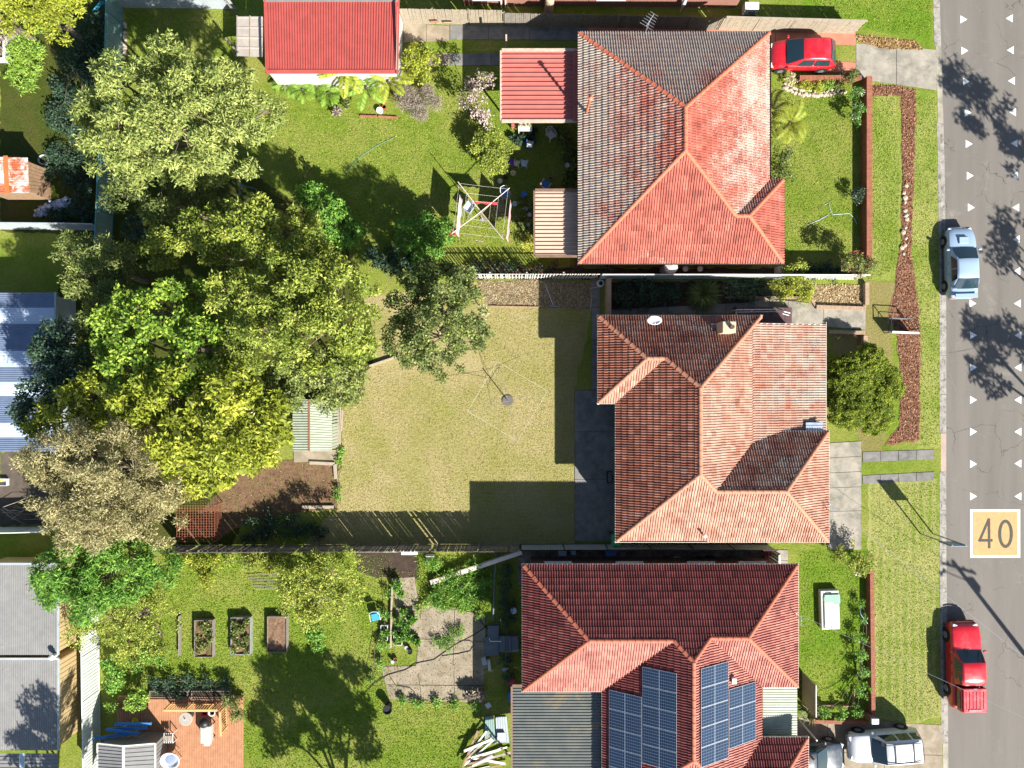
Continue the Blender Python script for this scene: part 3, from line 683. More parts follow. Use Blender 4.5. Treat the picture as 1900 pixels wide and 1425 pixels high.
roof(h2, faces, [(A['NW'], A['WA']), (A['W2'], A['WA']), (A['WA'], A['WI']), (A['WI'], A['N']), (A['N'], A['S']), (A['NEc'], A['N']), (A['SW'], A['S']), (A['S'], A['EI']), (A['EI'], A['EA']), (A['EA'], A['E1']), (A['EA'], A['SE'])],
     [(A['W3'], A['WI']), (A['EI'], A['BS']), (A['BS'], A['FV'])],
     [(A['NW'], A['W2']), (A['W2'], A['W3']), (A['W3'], A['SW']), (A['SW'], A['SE']), (A['SE'], A['E1']), (A['E1'], V(1448, 803)), (V(1539, 803, zE), A['VE']), (A['NEc'], A['NW'])], H2T, H2C, GUT_L,
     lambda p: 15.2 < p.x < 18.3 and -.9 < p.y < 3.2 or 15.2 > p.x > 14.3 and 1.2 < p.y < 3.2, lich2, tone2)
walls(h2, [(1127, 603), (1396, 603), (1396, 613), (1520, 613), (1520, 988), (1160, 988), (1160, 732), (1127, 732)], BRICK_B, EAVE - 1.05)
walls(h2, [(1128, 604), (1395, 604), (1395, 820), (1519, 820), (1519, 987), (1161, 987), (1161, 731), (1128, 731)], BRICK_B, EAVE - .04)
MB().prism([tuple(V(*p).xy) for p in [(1116, 592), (1407, 592), (1407, 807), (1531, 807), (1531, 999), (1149, 999), (1149, 742), (1116, 742)]], EAVE - .12, EAVE - .08).build('soffit', TRIM, h2)
MB().beam(V(1394, 601, zb - .06), V(1541, 601, zE - .06), .05, .16).build('verge_board', GUT_L, h2)
for px_ in (1180, 1260, 1350): window(h2, V(px_, 602).xy, (0, 1, 0), 1.1, .9, 2.2)
for px_ in (1230, 1330, 1460): window(h2, V(px_, 989).xy, (0, -1, 0))
window(h2, V(1159, 800).xy, (-1, 0, 0)); window(h2, V(1159, 900).xy, (-1, 0, 0), .9, 2.05, .8, True)
window(h2, V(1521, 700).xy, (1, 0, 0), 2.2, 1.1); window(h2, V(1521, 900).xy, (1, 0, 0), 1.8, 1.2)
q0, q1 = V(1497, 801, EAVE - .02), V(1529, 801, EAVE - .02)
for k in range(3): MB().beam(q0 + Vector((0, .10 + .17 * k, -.08 - .02 * k)), q1 + Vector((0, .10 + .17 * k, -.08 - .02 * k)), .14, .03).build('lead_flashing', mat('lead_flashing', (.40, .46, .55), None, 3, .4, metal=.5), h2)
# chimney
cb = G(1345, 609, 4.8); CH = mat('chimney_render', (.50, .38, .25), (.40, .30, .19), 3, .85, .3, 30)
MB().box((cb.x, cb.y, 4.85), (.72, .62, 1.5)).build('chimney', CH, h2, bevel=.02); chim = bpy.data.objects['chimney']
mb = MB(); mb.tube([(cb.x + .1, cb.y, 5.5), (cb.x + .1, cb.y, 5.85)], .12, 10); mb.build('chimney_pot', mat('pot_dark', (.10, .07, .06)), chim)
mb = MB()
for i in range(4): mb.box((cb.x - .50, cb.y - .24 + .16 * i, 4.33), (.26, .13, .02), ry=.0, rx=.45)
mb.build('flashing', mat('lead_flashing', (.40, .46, .55), None, 3, .4, metal=.5), chim)
# satellite dish
db = G(1210, 601, 4.4); dish = T('satellite_dish', 'oval white satellite dish on the shaded slope of the tan roof', 'satellite dish', db)
DW = mat('dish_white', (.78, .77, .73), (.70, .69, .66), 5, .4)
mb = MB(); n = 22; rows = []
cdir = Vector((-.12, .25, 1)).normalized(); ux = cdir.cross(Vector((0, 1, 0))).normalized(); uy = cdir.cross(ux)
dc = db + Vector((0, .12, .62))
vs = [dc]; fs = []
for j in range(1, 5):
    r = j / 4
    for k in range(n): t = 2 * math.pi * k / n; vs.append(dc + ux * .40 * r * math.cos(t) + uy * .26 * r * math.sin(t) + cdir * .09 * r * r)
for k in range(n): fs.append((0, 1 + k, 1 + (k + 1) % n))
for j in range(3):
    for k in range(n): fs.append((1 + j * n + k, 1 + (j + 1) * n + k, 1 + (j + 1) * n + (k + 1) % n, 1 + j * n + (k + 1) % n))
mb.add(vs, fs); mb.build('reflector', DW, dish, smooth=True, solid=.012)
MB().tube([db - Vector((0, 0, .3)), db + Vector((0, 0, .3)), dc - cdir * .02], .022, 6).build('mount', mat('steel', (.4, .4, .41), None, 4, .4, metal=.6), dish)
MB().tube([dc - uy * .24 - cdir * .0, dc + cdir * .40 + Vector((0, -.35, .0))], .012, 5).build('feed_arm', mat('steel', (.4,) * 3), dish)
mb = MB(); q = dc + cdir * .40 + Vector((0, -.35, 0)); mb.tube([q, q + Vector((0, .12, -.04))], .035, 8); mb.build('receiver', DW, dish)
# vent pipe on the sunny slope
vb = G(1303, 991, 4.2); vp = MB(); vp.tube([vb - Vector((0, 0, .15)), vb + Vector((0, 0, .55))], .05, 8); vp.lathe(vb + Vector((0, 0, .55)), [(.05, 0), (.10, .02), (.10, .07), (.02, .10)], 10); vp.build('vent_pipe', TRIM, h2)
antenna('low dark antenna at the gutter corner of the tan tile roof', G(1532, 945, 3.75), .9, None, 4, .5, .22, 1.57)

# ---- house 3: dark red tile roof with solar panels
H3T = mat_tile('tile_house_three', [(0, (.11, .028, .024)), (.35, (.225, .062, .054)), (.6, (.37, .14, .105)), (1, (.50, .26, .20))], (.42, .36, .34), .61, (.36, .33, .33), stain=(.06, .022, .024))
H3C = mat('ridge_rust', (.44, .14, .075), (.36, .10, .06), 4, .7, .2, 30)
h3 = T('house', 'house with dark red tile roof carrying blue solar panels', 'house', V(1270, 1280, 0))
a = .0175
P = {}
P['NW'] = V(972, 1050); P['NE'] = V(1478, 1056); P['NE'].y = P['NW'].y; P['SW'] = V(970, 1280); P['SW'].x = P['NW'].x
P['WA'] = V(1086, 1165, EAVE + 115 * a); P['WI'] = V(1235, 1165, EAVE + 115 * a)
P['T'] = V(1265.5, 1195.5, EAVE + 145.5 * a)
P['EI'] = V(1300, 1161, EAVE + 111 * a); P['EA'] = V(1367, 1161, EAVE + 111 * a); P['SE'] = V(1478, 1272)
P['ES'] = V(1411, 1272)
P['W0'] = V(1120, 1280); P['Wb'] = V(1120, 1511); P['B'] = V(1265.5, 1366, EAVE + 145.5 * a); P['SEb'] = V(1497, 1511); P['En'] = V(1497, 1371); P['Ei'] = V(1411, 1371)
P['xI'] = V(1341, 1441, EAVE + 70 * a); P['xA'] = V(1427, 1441, EAVE + 70 * a)
P['t0'] = V(1235, 1050); P['t1'] = V(1300, 1050)
faces = [[P['NW'], P['SW'], P['WA']], [P['NW'], P['WA'], P['WI'], P['t0']], [P['t0'], P['WI'], P['T'], P['EI'], P['t1']], [P['t1'], P['EI'], P['EA'], P['NE']],
         [P['SW'], P['W0'], P['WI'], P['WA']], [P['W0'], P['Wb'], P['B'], P['T'], P['WI']], [P['NE'], P['EA'], P['SE']], [P['SE'], P['EA'], P['EI'], P['ES']],
         [P['ES'], P['EI'], P['T'], P['B'], P['xI'], P['Ei']], [P['Wb'], V(1341, 1511), P['xI'], P['B']], [V(1341, 1511), P['SEb'], P['xA'], P['xI']], [P['En'], P['xA'], P['SEb']], [P['Ei'], P['xI'], P['xA'], P['En']]]
tone3 = [-.08, -.2, -.2, -.2, .2, -.15, .12, .18, .15, .1, .1, .1, -.15]  # light painted per slope: towards the sun paler, away from it darker
roof(h3, faces, [(P['NW'], P['WA']), (P['SW'], P['WA']), (P['WA'], P['WI']), (P['WI'], P['T']), (P['EI'], P['T']), (P['EI'], P['EA']), (P['NE'], P['EA']), (P['SE'], P['EA']), (P['T'], P['B']), (P['Wb'], P['B']), (P['B'], P['xI']), (P['xI'], P['xA']), (P['xA'], P['En']), (P['xA'], P['SEb'])],
     [(P['W0'], P['WI']), (P['ES'], P['EI']), (P['Ei'], P['xI'])], [(P['NW'], P['SW']), (P['SW'], P['W0']), (P['W0'], P['Wb']), (P['SE'], P['NE']), (P['ES'], P['SE']), (P['NE'], P['NW']), (P['SEb'], P['En']), (P['En'], P['Ei'])],
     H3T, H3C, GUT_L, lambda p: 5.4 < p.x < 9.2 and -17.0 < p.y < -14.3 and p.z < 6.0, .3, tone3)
walls(h3, [(987, 1065), (1463, 1065), (1463, 1257), (1396, 1257), (1396, 1386), (1482, 1386), (1482, 1496), (1135, 1496), (1135, 1265), (987, 1265)], BRICK_R)
MB().prism([tuple(V(*p).xy) for p in [(976, 1054), (1474, 1054), (1474, 1268), (1407, 1268), (1407, 1375), (1493, 1375), (1493, 1507), (1124, 1507), (1124, 1276), (976, 1276)]], EAVE - .10, EAVE - .06).build('soffit', TRIM, h3)
for px_ in (1040, 1180, 1320, 1420): window(h3, V(px_, 1064).xy, (0, 1, 0))
window(h3, V(1464, 1110).xy, (1, 0, 0), 1.8); window(h3, V(1464, 1200).xy, (1, 0, 0), 1.4); window(h3, V(986, 1160).xy, (-1, 0, 0), 1.6)
antenna('thin dark antenna at the gutter of the dark red tile roof', G(1474, 1140, 3.85), 1.0, None, 4, .45, .2, 1.57)
# solar panels
PVC = None
def mat_pv():
    b = NB('solar_cells'); mp = b.n('ShaderNodeMapping'); b.l(b.tc.outputs['Generated'], mp.inputs[0]); sx = b.n('ShaderNodeSeparateXYZ'); b.l(mp.outputs[0], sx.inputs[0])
    def grid(ch, n, wd):
        f = b.math('FRACT', b.math('MULTIPLY', sx.outputs[ch], n)); g1 = b.math('LESS_THAN', f, wd); return g1
    g = b.math('MAXIMUM', grid(0, 8, .09), grid(1, 6, .09)); oi = b.n('ShaderNodeObjectInfo')
    cell = b.mix(oi.outputs['Random'], (.006, .012, .032), (.009, .018, .045)); b.done(b.mix(g, cell, (.13, .19, .26)), .16, 0, .4); return b.m
PVM = mat_pv(); PVF = mat('panel_frame', (.62, .63, .65), None, 6, .35, metal=.6)
def pv_array(plane, px0, px1, py0, rowpx, rows, label, grp):
    u, v, n = plane_axes(plane); p0 = plane[0]
    def on(px, py):      # pixel ray meets the roof plane
        a0 = Vector((0, 0, CAM_H)); dr = G(px, py) - a0; t = (p0 - a0).dot(n) / dr.dot(n); return a0 + dr * t
    for i in range(rows):
        lab_i = '%s solar panel from the hip junction, %s' % (ORD[i], label)
        q = [on(px0, py0 + rowpx * i), on(px1, py0 + rowpx * i), on(px1, py0 + rowpx * (i + 1)), on(px0, py0 + rowpx * (i + 1))]
        # rectangle aligned with the plane axes
        A_ = [(p - p0).dot(u) for p in q]; B_ = [(p - p0).dot(v) for p in q]
        ca = sum(A_) / 4; cbb = sum(B_) / 4; la = (abs(A_[1] - A_[2]) + abs(A_[0] - A_[3])) / 2 - .02; lb = (abs(B_[0] - B_[1]) + abs(B_[2] - B_[3])) / 2
        c = p0 + u * ca + v * cbb + n * .17
        t = T('solar_panel', lab_i, 'solar panel', c - n * .02, group=grp, local=True)
        t.matrix_basis = Matrix(((v.x, u.x, n.x, c.x), (v.y, u.y, n.y, c.y), (v.z, u.z, n.z, c.z), (0, 0, 0, 1)))
        hx, hy = lb / 2, la / 2
        MB().box((0, 0, -.02), (lb, la, .03)).build('frame', PVF, t)
        for s in (-1, 1): MB().box((s * hx / 2, 0, -.002), (hx - .035, la - .045, .012)).build('cell_field', PVM, t)
        for s in (-1, 1): MB().box((s * hx * .55, 0, -.075), (.05, la + .03, .08)).build('mounting_rail', PVF, t)
WP = [P['W0'], P['Wb'], P['B'], P['T'], P['WI']]; EP = [P['ES'], P['EI'], P['T'], P['B'], P['Ei']]
pv_array(WP, 1194, 1257, 1241, 36.2, 5, 'upper row on the shaded roof slope', 'panels of the upper shaded solar row')
pv_array(WP, 1132, 1192, 1284, 35.8, 5, 'lower row on the shaded roof slope', 'panels of the lower shaded solar row')
pv_array(EP, 1297, 1347, 1232, 36.2, 5, 'long row on the sunlit roof slope', 'panels of the long sunlit solar row')
pv_array(EP, 1349, 1398, 1270, 36.2, 3, 'short row on the sunlit roof slope', 'panels of the short sunlit solar row')
jb = G(1361, 1262, 5.2); MB().box((jb.x, jb.y, jb.z + .02), (.22, .3, .3)).build('isolator_box', TRIM, h3)
# ------------------------------------------------------------------ sheds, patios, garages
def mat_ribbed(name, c, c2, rough=.45, metal=.3, rust=None, amt=.58, dscale=.8):
    return mat(name, c, c2, 1.6, rough, 0, metal=metal, dirt=rust, dscale=dscale, damt=amt)
RED_ST = mat_ribbed('steel_red', (.36, .075, .062), (.30, .062, .052), .5, .0)
PINK_ST = mat_ribbed('steel_faded_red', (.40, .125, .10), (.35, .105, .088), .5, .0)
CREAM_ST = mat_ribbed('steel_cream', (.50, .36, .27), (.44, .31, .24), .5, .0)
GREY_ST = mat_ribbed('steel_grey', (.215, .21, .20), (.18, .175, .168), .45, .1, (.30, .27, .23), .66)
GREEN_ST = mat_ribbed('steel_green_white', (.34, .37, .28), (.27, .30, .22), .5, .0, (.30, .26, .18), .62)
FENCE_G = mat_ribbed('fence_mist_green_shaded', (.20, .30, .26), (.17, .26, .23), .5, .0)  # mist green fence sheet, colour darkened for the tree shade on it
FENCE_B = mat_ribbed('fence_pale', (.33, .37, .38), (.28, .31, .32), .5, .0)
FENCE_W = mat_ribbed('fence_white_green_sunlit', (.58, .60, .55), (.50, .53, .48), .5, .0)  # pale fence sheet, colour lightened for the sun on it
TEAL = mat('teal_rail', (.10, .27, .26), None, 4, .5)
CREAMW = mat('cream_wall', (.46, .34, .17), (.40, .30, .15), 2, .6)
WHITEW = mat('white_wall', (.50, .48, .43), (.42, .40, .36), 2, .7)
STEEL = mat('steel', (.4, .4, .41), None, 4, .4, metal=.6)
WOODP = mat('paling_pale', (.33, .275, .20), (.24, .20, .15), 6, .85, .3, 30)
WOODG = mat('paling_grey', (.24, .21, .17), (.15, .135, .115), 6, .85, .3, 30)
WOODB = mat('timber_brown', (.30, .19, .11), (.20, .125, .075), 5, .8, .3, 30)

def post(t, x, y, z0, z1, m, s=.09, name='post'): MB().box((x, y, (z0 + z1) / 2), (s, s, z1 - z0)).build(name, m, t)
# garage with red roof
g = T('garage', 'garage with bright red ribbed steel roof and white walls', 'garage', G(615, 80))
zA, zB = 2.45, 2.9
q = [G(492, 2, zA), G(738, 2, zA), G(734, 135, zB), G(496, 135, zB)]
corr(g, q[0], q[1], q[2], q[3], RED_ST, pitch=.15, amp=.045, sheet=.81)
MB().beam(G(740, 0, 2.98), G(737, 137, 2.98), .09, .12).build('barge_board', RED_ST, g)
MB().beam(G(491, 0, 2.98), G(494, 137, 2.98), .07, .10).build('barge_board', RED_ST, g)
MB().beam(G(492, 133, 2.93), G(737, 133, 2.93), .22, .05).build('fascia_cap', RED_ST, g)
MB().beam(G(489, 1, 2.5), G(741, 1, 2.5), .12, .10).build('gutter', GREY_ST, g)
wl = [G(494, 6, 2.4), G(736, 6, 2.4), G(733, 133, 2.4), G(497, 133, 2.4)]
MB().prism([(p.x, p.y) for p in wl], 0, 2.4).build('wall', WHITEW, g)
s = G(640, 133, 2.4); window(g, (s.x, s.y), (0, -1, 0), 1.0, .7, 1.3)
# lean-to beside the garage
l = T('lean_to', 'narrow lean-to with grey flat sheet roof beside the red garage', 'shed', G(466, 66))
q = [G(440, 30, 2.0), G(440, 104, 2.0), G(488, 106, 2.3), G(488, 30, 2.3)]
corr(l, q[0], q[1], q[2], q[3], mat_ribbed('sheet_tan', (.42, .36, .30), (.33, .29, .25), .6, 0), pitch=.42, amp=.02, sheet=.62, prof='pan')
MB().beam(G(464, 29, 2.18), G(464, 105, 2.18), .05, .04).build('batten', WOODP, l)
for x, y in ((443, 33), (443, 100)): p = G(x, y); post(l, p.x, p.y, 0, 1.97, WOODG)
MB().beam(G(440, 29, 1.97), G(440, 105, 1.97), .06, .08).build('rafter', WOODG, l)
# red patio roof
def patio(name, label, x0, y0, x1, y1, zw, ze, m, pitch, fm, posts, sheet=.86, amp=.05, prof='pan', borders=True):
    t = T(name, label, 'patio roof', G((x0 + x1) / 2, (y0 + y1) / 2))
    q = [G(x0, y1, zw), G(x0, y0, zw), G(x1, y0, ze), G(x1, y1, ze)]
    corr(t, q[0], q[1], q[2], q[3], m, pitch=pitch, amp=amp, sheet=sheet, prof=prof)
    if borders:
        MB().beam(G(x0 - 1.5, y0 - 1, zw - .02), G(x0 - 1.5, y1 + 1, zw - .02), .11, .13).build('gutter', fm, t)
        MB().beam(G(x0, y0 - 2, zw + .02), G(x1, y0 - 2, ze + .02), .16, .12).build('barge_board', fm, t)
        MB().beam(G(x0, y1 + 2, zw + .02), G(x1, y1 + 2, ze + .02), .16, .12).build('barge_board', fm, t)
    for x, y in posts: p = G(x, y); post(t, p.x, p.y, 0, zw - .02, fm)
    b = MB().beam(G(x0 + 5, y0, zw - .08), G(x0 + 5, y1, zw - .08), .08, .1); b.build('beam', fm, t)
    return t
BEIGE = mat('beige_trim', (.48, .37, .28), None, 4, .5)
pt = patio('patio_roof', 'faded red ribbed patio roof joined to the lichen-spotted house', 931, 95, 1074, 223, 2.9, 3.1, PINK_ST, .285, BEIGE, [(940, 108), (940, 222)], amp=.085)
MB().beam(G(1068, 94, 3.2), G(1068, 224, 3.2), .34, .02).build('flashing', PINK_ST, pt)
patio('patio_roof', 'cream ribbed patio roof joined to the lichen-spotted house', 993, 355, 1074, 473, 2.9, 3.1, CREAM_ST, .215, mat('brown_trim', (.20, .12, .085)), [(1000, 365), (1000, 470)], amp=.075)
p0 = G(1042, 468); wl = T('brick_screen', 'low orange brick screen wall under the cream patio roof', 'wall', p0)
MB().box((p0.x, p0.y, 1.1), (2.1, .2, 2.2)).build('brick_wall', BRICK_R, wl); MB().box((p0.x, p0.y, 2.24), (2.16, .26, .07)).build('coping', mat('ridge_orange', (.5, .2, .1)), wl)
# house 3 patio roofs
def mat_trans():
    b = NB('polycarbonate_smoky'); f = b.ramp(b.noise(1.2, 5), [(.4, 0.0), (.75, 1.0)]); col = b.mix(f, (.105, .115, .105), (.155, .155, .13)); st = b.ramp(b.noise(.55, 4, dist=.5), [(.58, 0.0), (.72, 1.0)]); return b.done(b.mix(st, col, (.24, .18, .10)), .28, 0, .5)
patio('patio_roof', 'smoky grey corrugated patio roof behind the dark red tile house', 951, 1274, 1122, 1470, 2.9, 3.35, mat_trans(), .17, mat('brown_trim', (.2, .12, .085)), [(960, 1290), (960, 1420)], sheet=.85, amp=.04, prof='trap')
patio('patio_roof', 'pale corrugated porch roof between two wings of the dark red tile house', 1415, 1272, 1479, 1367, 3.2, 3.0, GREEN_ST, .15, mat('brown_trim', (.2, .12, .085)), [(1470, 1290), (1470, 1360)], sheet=.8, amp=.03, prof='trap')
pp = G(1488, 1300); pl = T('porch_screen', 'pale sheet screen with white post beside the pale porch roof', 'screen', pp)
a0, a1 = G(1481, 1246), G(1481, 1303); MB().box(((a0.x + .25), (a0.y + a1.y) / 2, 1.0), (.06, a0.y - a1.y, 2.0)).build('panel', WHITEW, pl)
a0 = G(1478, 1330); MB().tube([(a0.x, a0.y, .0), (a0.x, a0.y, 2.9)], .05, 8).build('pole', TRIM, pl)
# small garden shed with gable roof in lot two
sh = T('garden_shed', 'small garden shed with pale ribbed gable roof at the edge of the dry lawn', 'shed', G(588, 790))
ridge0, ridge1 = G(574, 741, 2.25), G(574, 837, 2.25)
corr(sh, G(543, 837, 2.0), G(543, 741, 2.0), ridge0, ridge1, GREEN_ST, pitch=.15, amp=.03, sheet=.78)
corr(sh, ridge1, ridge0, G(616, 746, 1.98), G(616, 837, 1.98), GREEN_ST, pitch=.15, amp=.03, sheet=.78)
MB().beam(ridge0 + Vector((0, 0, .03)), ridge1 + Vector((0, 0, .03)), .10, .03).build('ridge_cap', mat('rusty', (.26, .11, .06), (.18, .08, .05), 6, .9), sh)
wl = [G(547, 745, 1.9), G(613, 748, 1.9), G(613, 834, 1.9), G(547, 834, 1.9)]
MB().prism([(p.x, p.y) for p in wl], 0, 1.92).build('wall', GREEN_ST, sh)
q0, q1 = wl[1], wl[2]; corr(sh, (q0.x + .02, q0.y, .05), (q1.x + .02, q1.y, .05), (q1.x + .02, q1.y, 1.9), (q0.x + .02, q0.y, 1.9), GREEN_ST, pitch=.2, amp=.02, sheet=1.4, name='wall_sheet')
tb = T('timber_stack', 'weathered timber boards leaning along the garden shed wall', 'timber', G(631, 795))
for i, (x0, y0, x1, y1) in enumerate([(627, 750, 628, 828), (632, 752, 631, 826), (636, 760, 634, 800)]): MB().beam(G(x0, y0, .12) + Vector((0, 0, .03 * i)), G(x1, y1, .12) + Vector((0, 0, .03 * i)), .1, .05).build('board', WOODP, tb)
# left neighbours: shed with alternating sheets
BL1 = mat_ribbed('sheet_zinc', (.17, .22, .31), (.14, .18, .26), .4, .25); BL2 = mat_ribbed('sheet_white_plastic', (.40, .48, .58), (.36, .43, .53), .5, 0)  # blue of sky-lit shade mixed into the zinc and white sheet colours
ls = T('long_shed', 'long low shed with alternating white and zinc sheet roof behind the big trees', 'shed', G(30, 690))
edges = [543, 571, 601, 651, 681, 709, 735, 785, 812, 838]; mm = [BL1, BL2, BL1, BL2, BL1, BL2, BL1, BL2, BL1]
for i in range(9):
    a_, b_ = edges[i], edges[i + 1]
    corr(ls, G(-60, a_, 2.45), G(-60, b_, 2.45), G(101, b_, 2.35), G(101, a_, 2.35), mm[i], pitch=.11 if mm[i] is BL1 else .14, amp=.026 if mm[i] is BL1 else .010, sheet=3)
wl = [G(-60, 548, 2.3), G(96, 548, 2.3), G(96, 834, 2.3), G(-60, 834, 2.3)]; MB().prism([(p.x, p.y) for p in wl], 0, 2.3).build('wall', FENCE_B, ls)
MB().beam(G(103, 542, 2.33), G(103, 839, 2.33), .1, .1).build('gutter', FENCE_B, ls)
wq = T('water_screen', 'pale sheet lean-to beside the alternating sheet shed', 'screen', G(122, 580)); a0 = G(121, 578); MB().box((a0.x, a0.y, 1.0), (1.0, .7, 2.0)).build('panel', FENCE_B, wq); MB().box((a0.x, a0.y, 2.03), (1.1, .8, .06)).build('cap', TRIM, wq)
# grey workshop roofs, bottom left
for lab, y0, y1 in (('grey ribbed steel workshop roof with cream side wall, under the ferny tree', 1046, 1215), ('grey ribbed steel workshop roof crossed by a tree shadow', 1222, 1392)):
    t = T('workshop', lab, 'workshop', G(60, (y0 + y1) / 2)); zz = 2.25
    corr(t, G(-40, y0, zz), G(108, y0, zz), G(107, y1, zz), G(-40, y1, zz), GREY_ST, pitch=.125, amp=.024, sheet=.8)
    MB().beam(G(-40, y0, zz + .03), G(109, y0, zz + .03), .12, .09).build('fascia_cap', FENCE_B, t); MB().beam(G(109, y0, zz), G(108, y1, zz), .10, .10).build('gutter', FENCE_B, t)
    wl = [G(-40, y0 + 5, zz), G(105, y0 + 5, zz), G(105, y1 - 4, zz), G(-40, y1 - 4, zz)]
    MB().prism([(p.x, p.y) for p in wl], 0, zz - .06).build('wall', CREAMW, t)
    w0, w1 = wl[1], wl[2]; corr(t, (w0.x + .02, w0.y, .02), (w1.x + .02, w1.y, .02), (w1.x + .02, w1.y, zz - .1), (w0.x + .02, w0.y, zz - .1), CREAMW, pitch=.3, amp=.025, sheet=1.5, name='wall_sheet', prof='pan')
    if y0 > 1200:
        c = G(104, 1215, zz); MB().lathe((c.x, c.y, zz), [(.12, 0), (.12, .25), (.17, .30), (.17, .42), (.05, .5)], 12).build('roof_vent', TRIM, t)
t = T('carport', 'carport with cream sheets and a pale centre strip beside the grey workshop', 'carport', G(60, 1430)); zz = 2.2
corr(t, G(-40, 1480, zz), G(-40, 1398, zz), G(36, 1398, zz), G(36, 1480, zz), GREY_ST, pitch=.2, amp=.03, sheet=.8, prof='pan'); corr(t, G(46, 1480, zz), G(46, 1398, zz), G(107, 1398, zz), G(107, 1480, zz), GREY_ST, pitch=.2, amp=.03, sheet=.8, prof='pan')
MB().beam(G(41, 1397, zz + .02), G(41, 1480, zz + .02), .26, .03).build('clear_strip', BL2, t)
for x, y in ((-35, 1402), (103, 1402), (103, 1475)): p = G(x, y); post(t, p.x, p.y, 0, zz - .02, STEEL)
# rusty hut
RUST = mat('rusty_sheet', (.40, .10, .035), (.26, .065, .03), 2.2, .75, .2, 20, dirt=(.58, .53, .48), dscale=1.5, damt=.50)
t = T('rusty_hut', 'small hut with rusty corrugated roof and brown timber side', 'shed', G(40, 330))
corr(t, G(-30, 358, 2.2), G(-30, 290, 2.2), G(52, 292, 2.2), G(54, 358, 2.2), RUST, pitch=.10, amp=.03, sheet=.78, prof='sine')
MB().beam(G(10, 289, 2.28), G(13, 359, 2.28), .26, .03).build('ridge_cap', mat('rust_orange', (.55, .14, .04), (.42, .10, .03), 4, .8), t)
wl = [(-30, 295), (50, 297), (52, 354), (-30, 354)]; MB().prism([tuple(G(*p, 2.1).xy) for p in wl], 0, 2.12).build('wall', WOODB, t)
# side annexe wall in brown boards, sloping out
b0, b1, c0, c1 = G(52, 300, 2.05), G(55, 357, 2.05), G(93, 316, .1), G(90, 357, .1)
for i in range(8):
    u0, u1 = i / 8 + .006, (i + 1) / 8 - .006; q = [c0.lerp(c1, u0), c0.lerp(c1, u1), b0.lerp(b1, u1), b0.lerp(b1, u0)]
    MB().add(q, [(0, 1, 2, 3)]).build('board', WOODB, t, solid=.03)
# brick house across the top fence: only the foot of its wall shows
h0 = T('house', 'red brick house wall with white downpipes behind the timber fence', 'house', G(1110, -60))
MB().prism([tuple(G(*p).xy) for p in [(860, 10), (1365, 14), (1365, -260), (860, -260)]], 0, 3.0).build('wall', BRICK_R, h0)
MB().prism([tuple(G(*p).xy) for p in [(846, 22), (1380, 26), (1380, -272), (846, -272)]], 3.0, 3.06).build('eaves', TRIM, h0)
rp = [Vector((G(846, 22).x, G(846, 22).y, 3.06)), Vector((G(1380, 22).x, G(846, 22).y, 3.06)), Vector((G(1380, 22).x, G(846, -272).y, 3.06)), Vector((G(846, 22).x, G(846, -272).y, 3.06))]
r0, r1 = (rp[0] + rp[3]) / 2 + Vector((4.4, 0, 2.3)), (rp[1] + rp[2]) / 2 + Vector((-4.4, 0, 2.3))
MB().add(rp + [r0, r1], [(0, 1, 5, 4), (1, 2, 5), (2, 3, 4, 5), (3, 0, 4)]).build('roof', H3C, h0)
for x in (930, 938): p = G(x, 15); MB().tube([(p.x, p.y, .05), (p.x, p.y, 2.9)], .045, 8).build('downpipe', TRIM, h0)
for x in (905, 1130): p = G(x, 12.5); window(h0, (p.x, p.y), (0, -1, 0), 1.6, 1.2, 1.0)
for nm, lab, x, y, d_, c in (('air_conditioner', 'white air conditioner box on the ground by the pale timber fence', 1388, 22, (.85, .45, .65), (.72, .72, .68)),):
    p = G(x, y); t = T(nm, lab, 'air conditioner', p); MB().box((p.x, p.y, .42), d_).build('case', mat('ac_white', c, None, 4, .5), t, bevel=.02); MB().box((p.x, p.y, .05), (.9, .5, .1)).build('base', CONC_D, t)
    MB().lathe((p.x + .1, p.y - .24, .42), [(.0, 0), (.2, 0), (.2, .02), (.0, .02)], 12).build('grille', mat('grille', (.08,) * 3), t)
p = G(1262, 22); t = T('clothes_airer', 'white folding umbrella airer standing behind the timber fence', 'airer', p)
MB().tube([p, p + Vector((0, 0, 1.8))], .025, 6).build('pole', TRIM, t); MB().lathe(p + Vector((0, 0, .5)), [(.03, 1.25), (.10, .9), (.13, .4), (.05, .0)][::-1], 8).build('folded_cover', mat('canvas_white', (.66, .68, .70)), t)
p = G(1018, 20); t = T('water_heater', 'tall cylindrical hot water tank standing by the brick wall', 'water heater', p); MB().lathe(p, [(.28, 0), (.28, 1.45), (.24, 1.52), (.05, 1.55)], 18).build('tank', mat('tank_tan', (.45, .36, .24), None, 3, .5), t, smooth=False); MB().tube([p + Vector((0, -.2, 1.5)), p + Vector((0, -.3, 1.2))], .02, 6).build('pipe', STEEL, t)
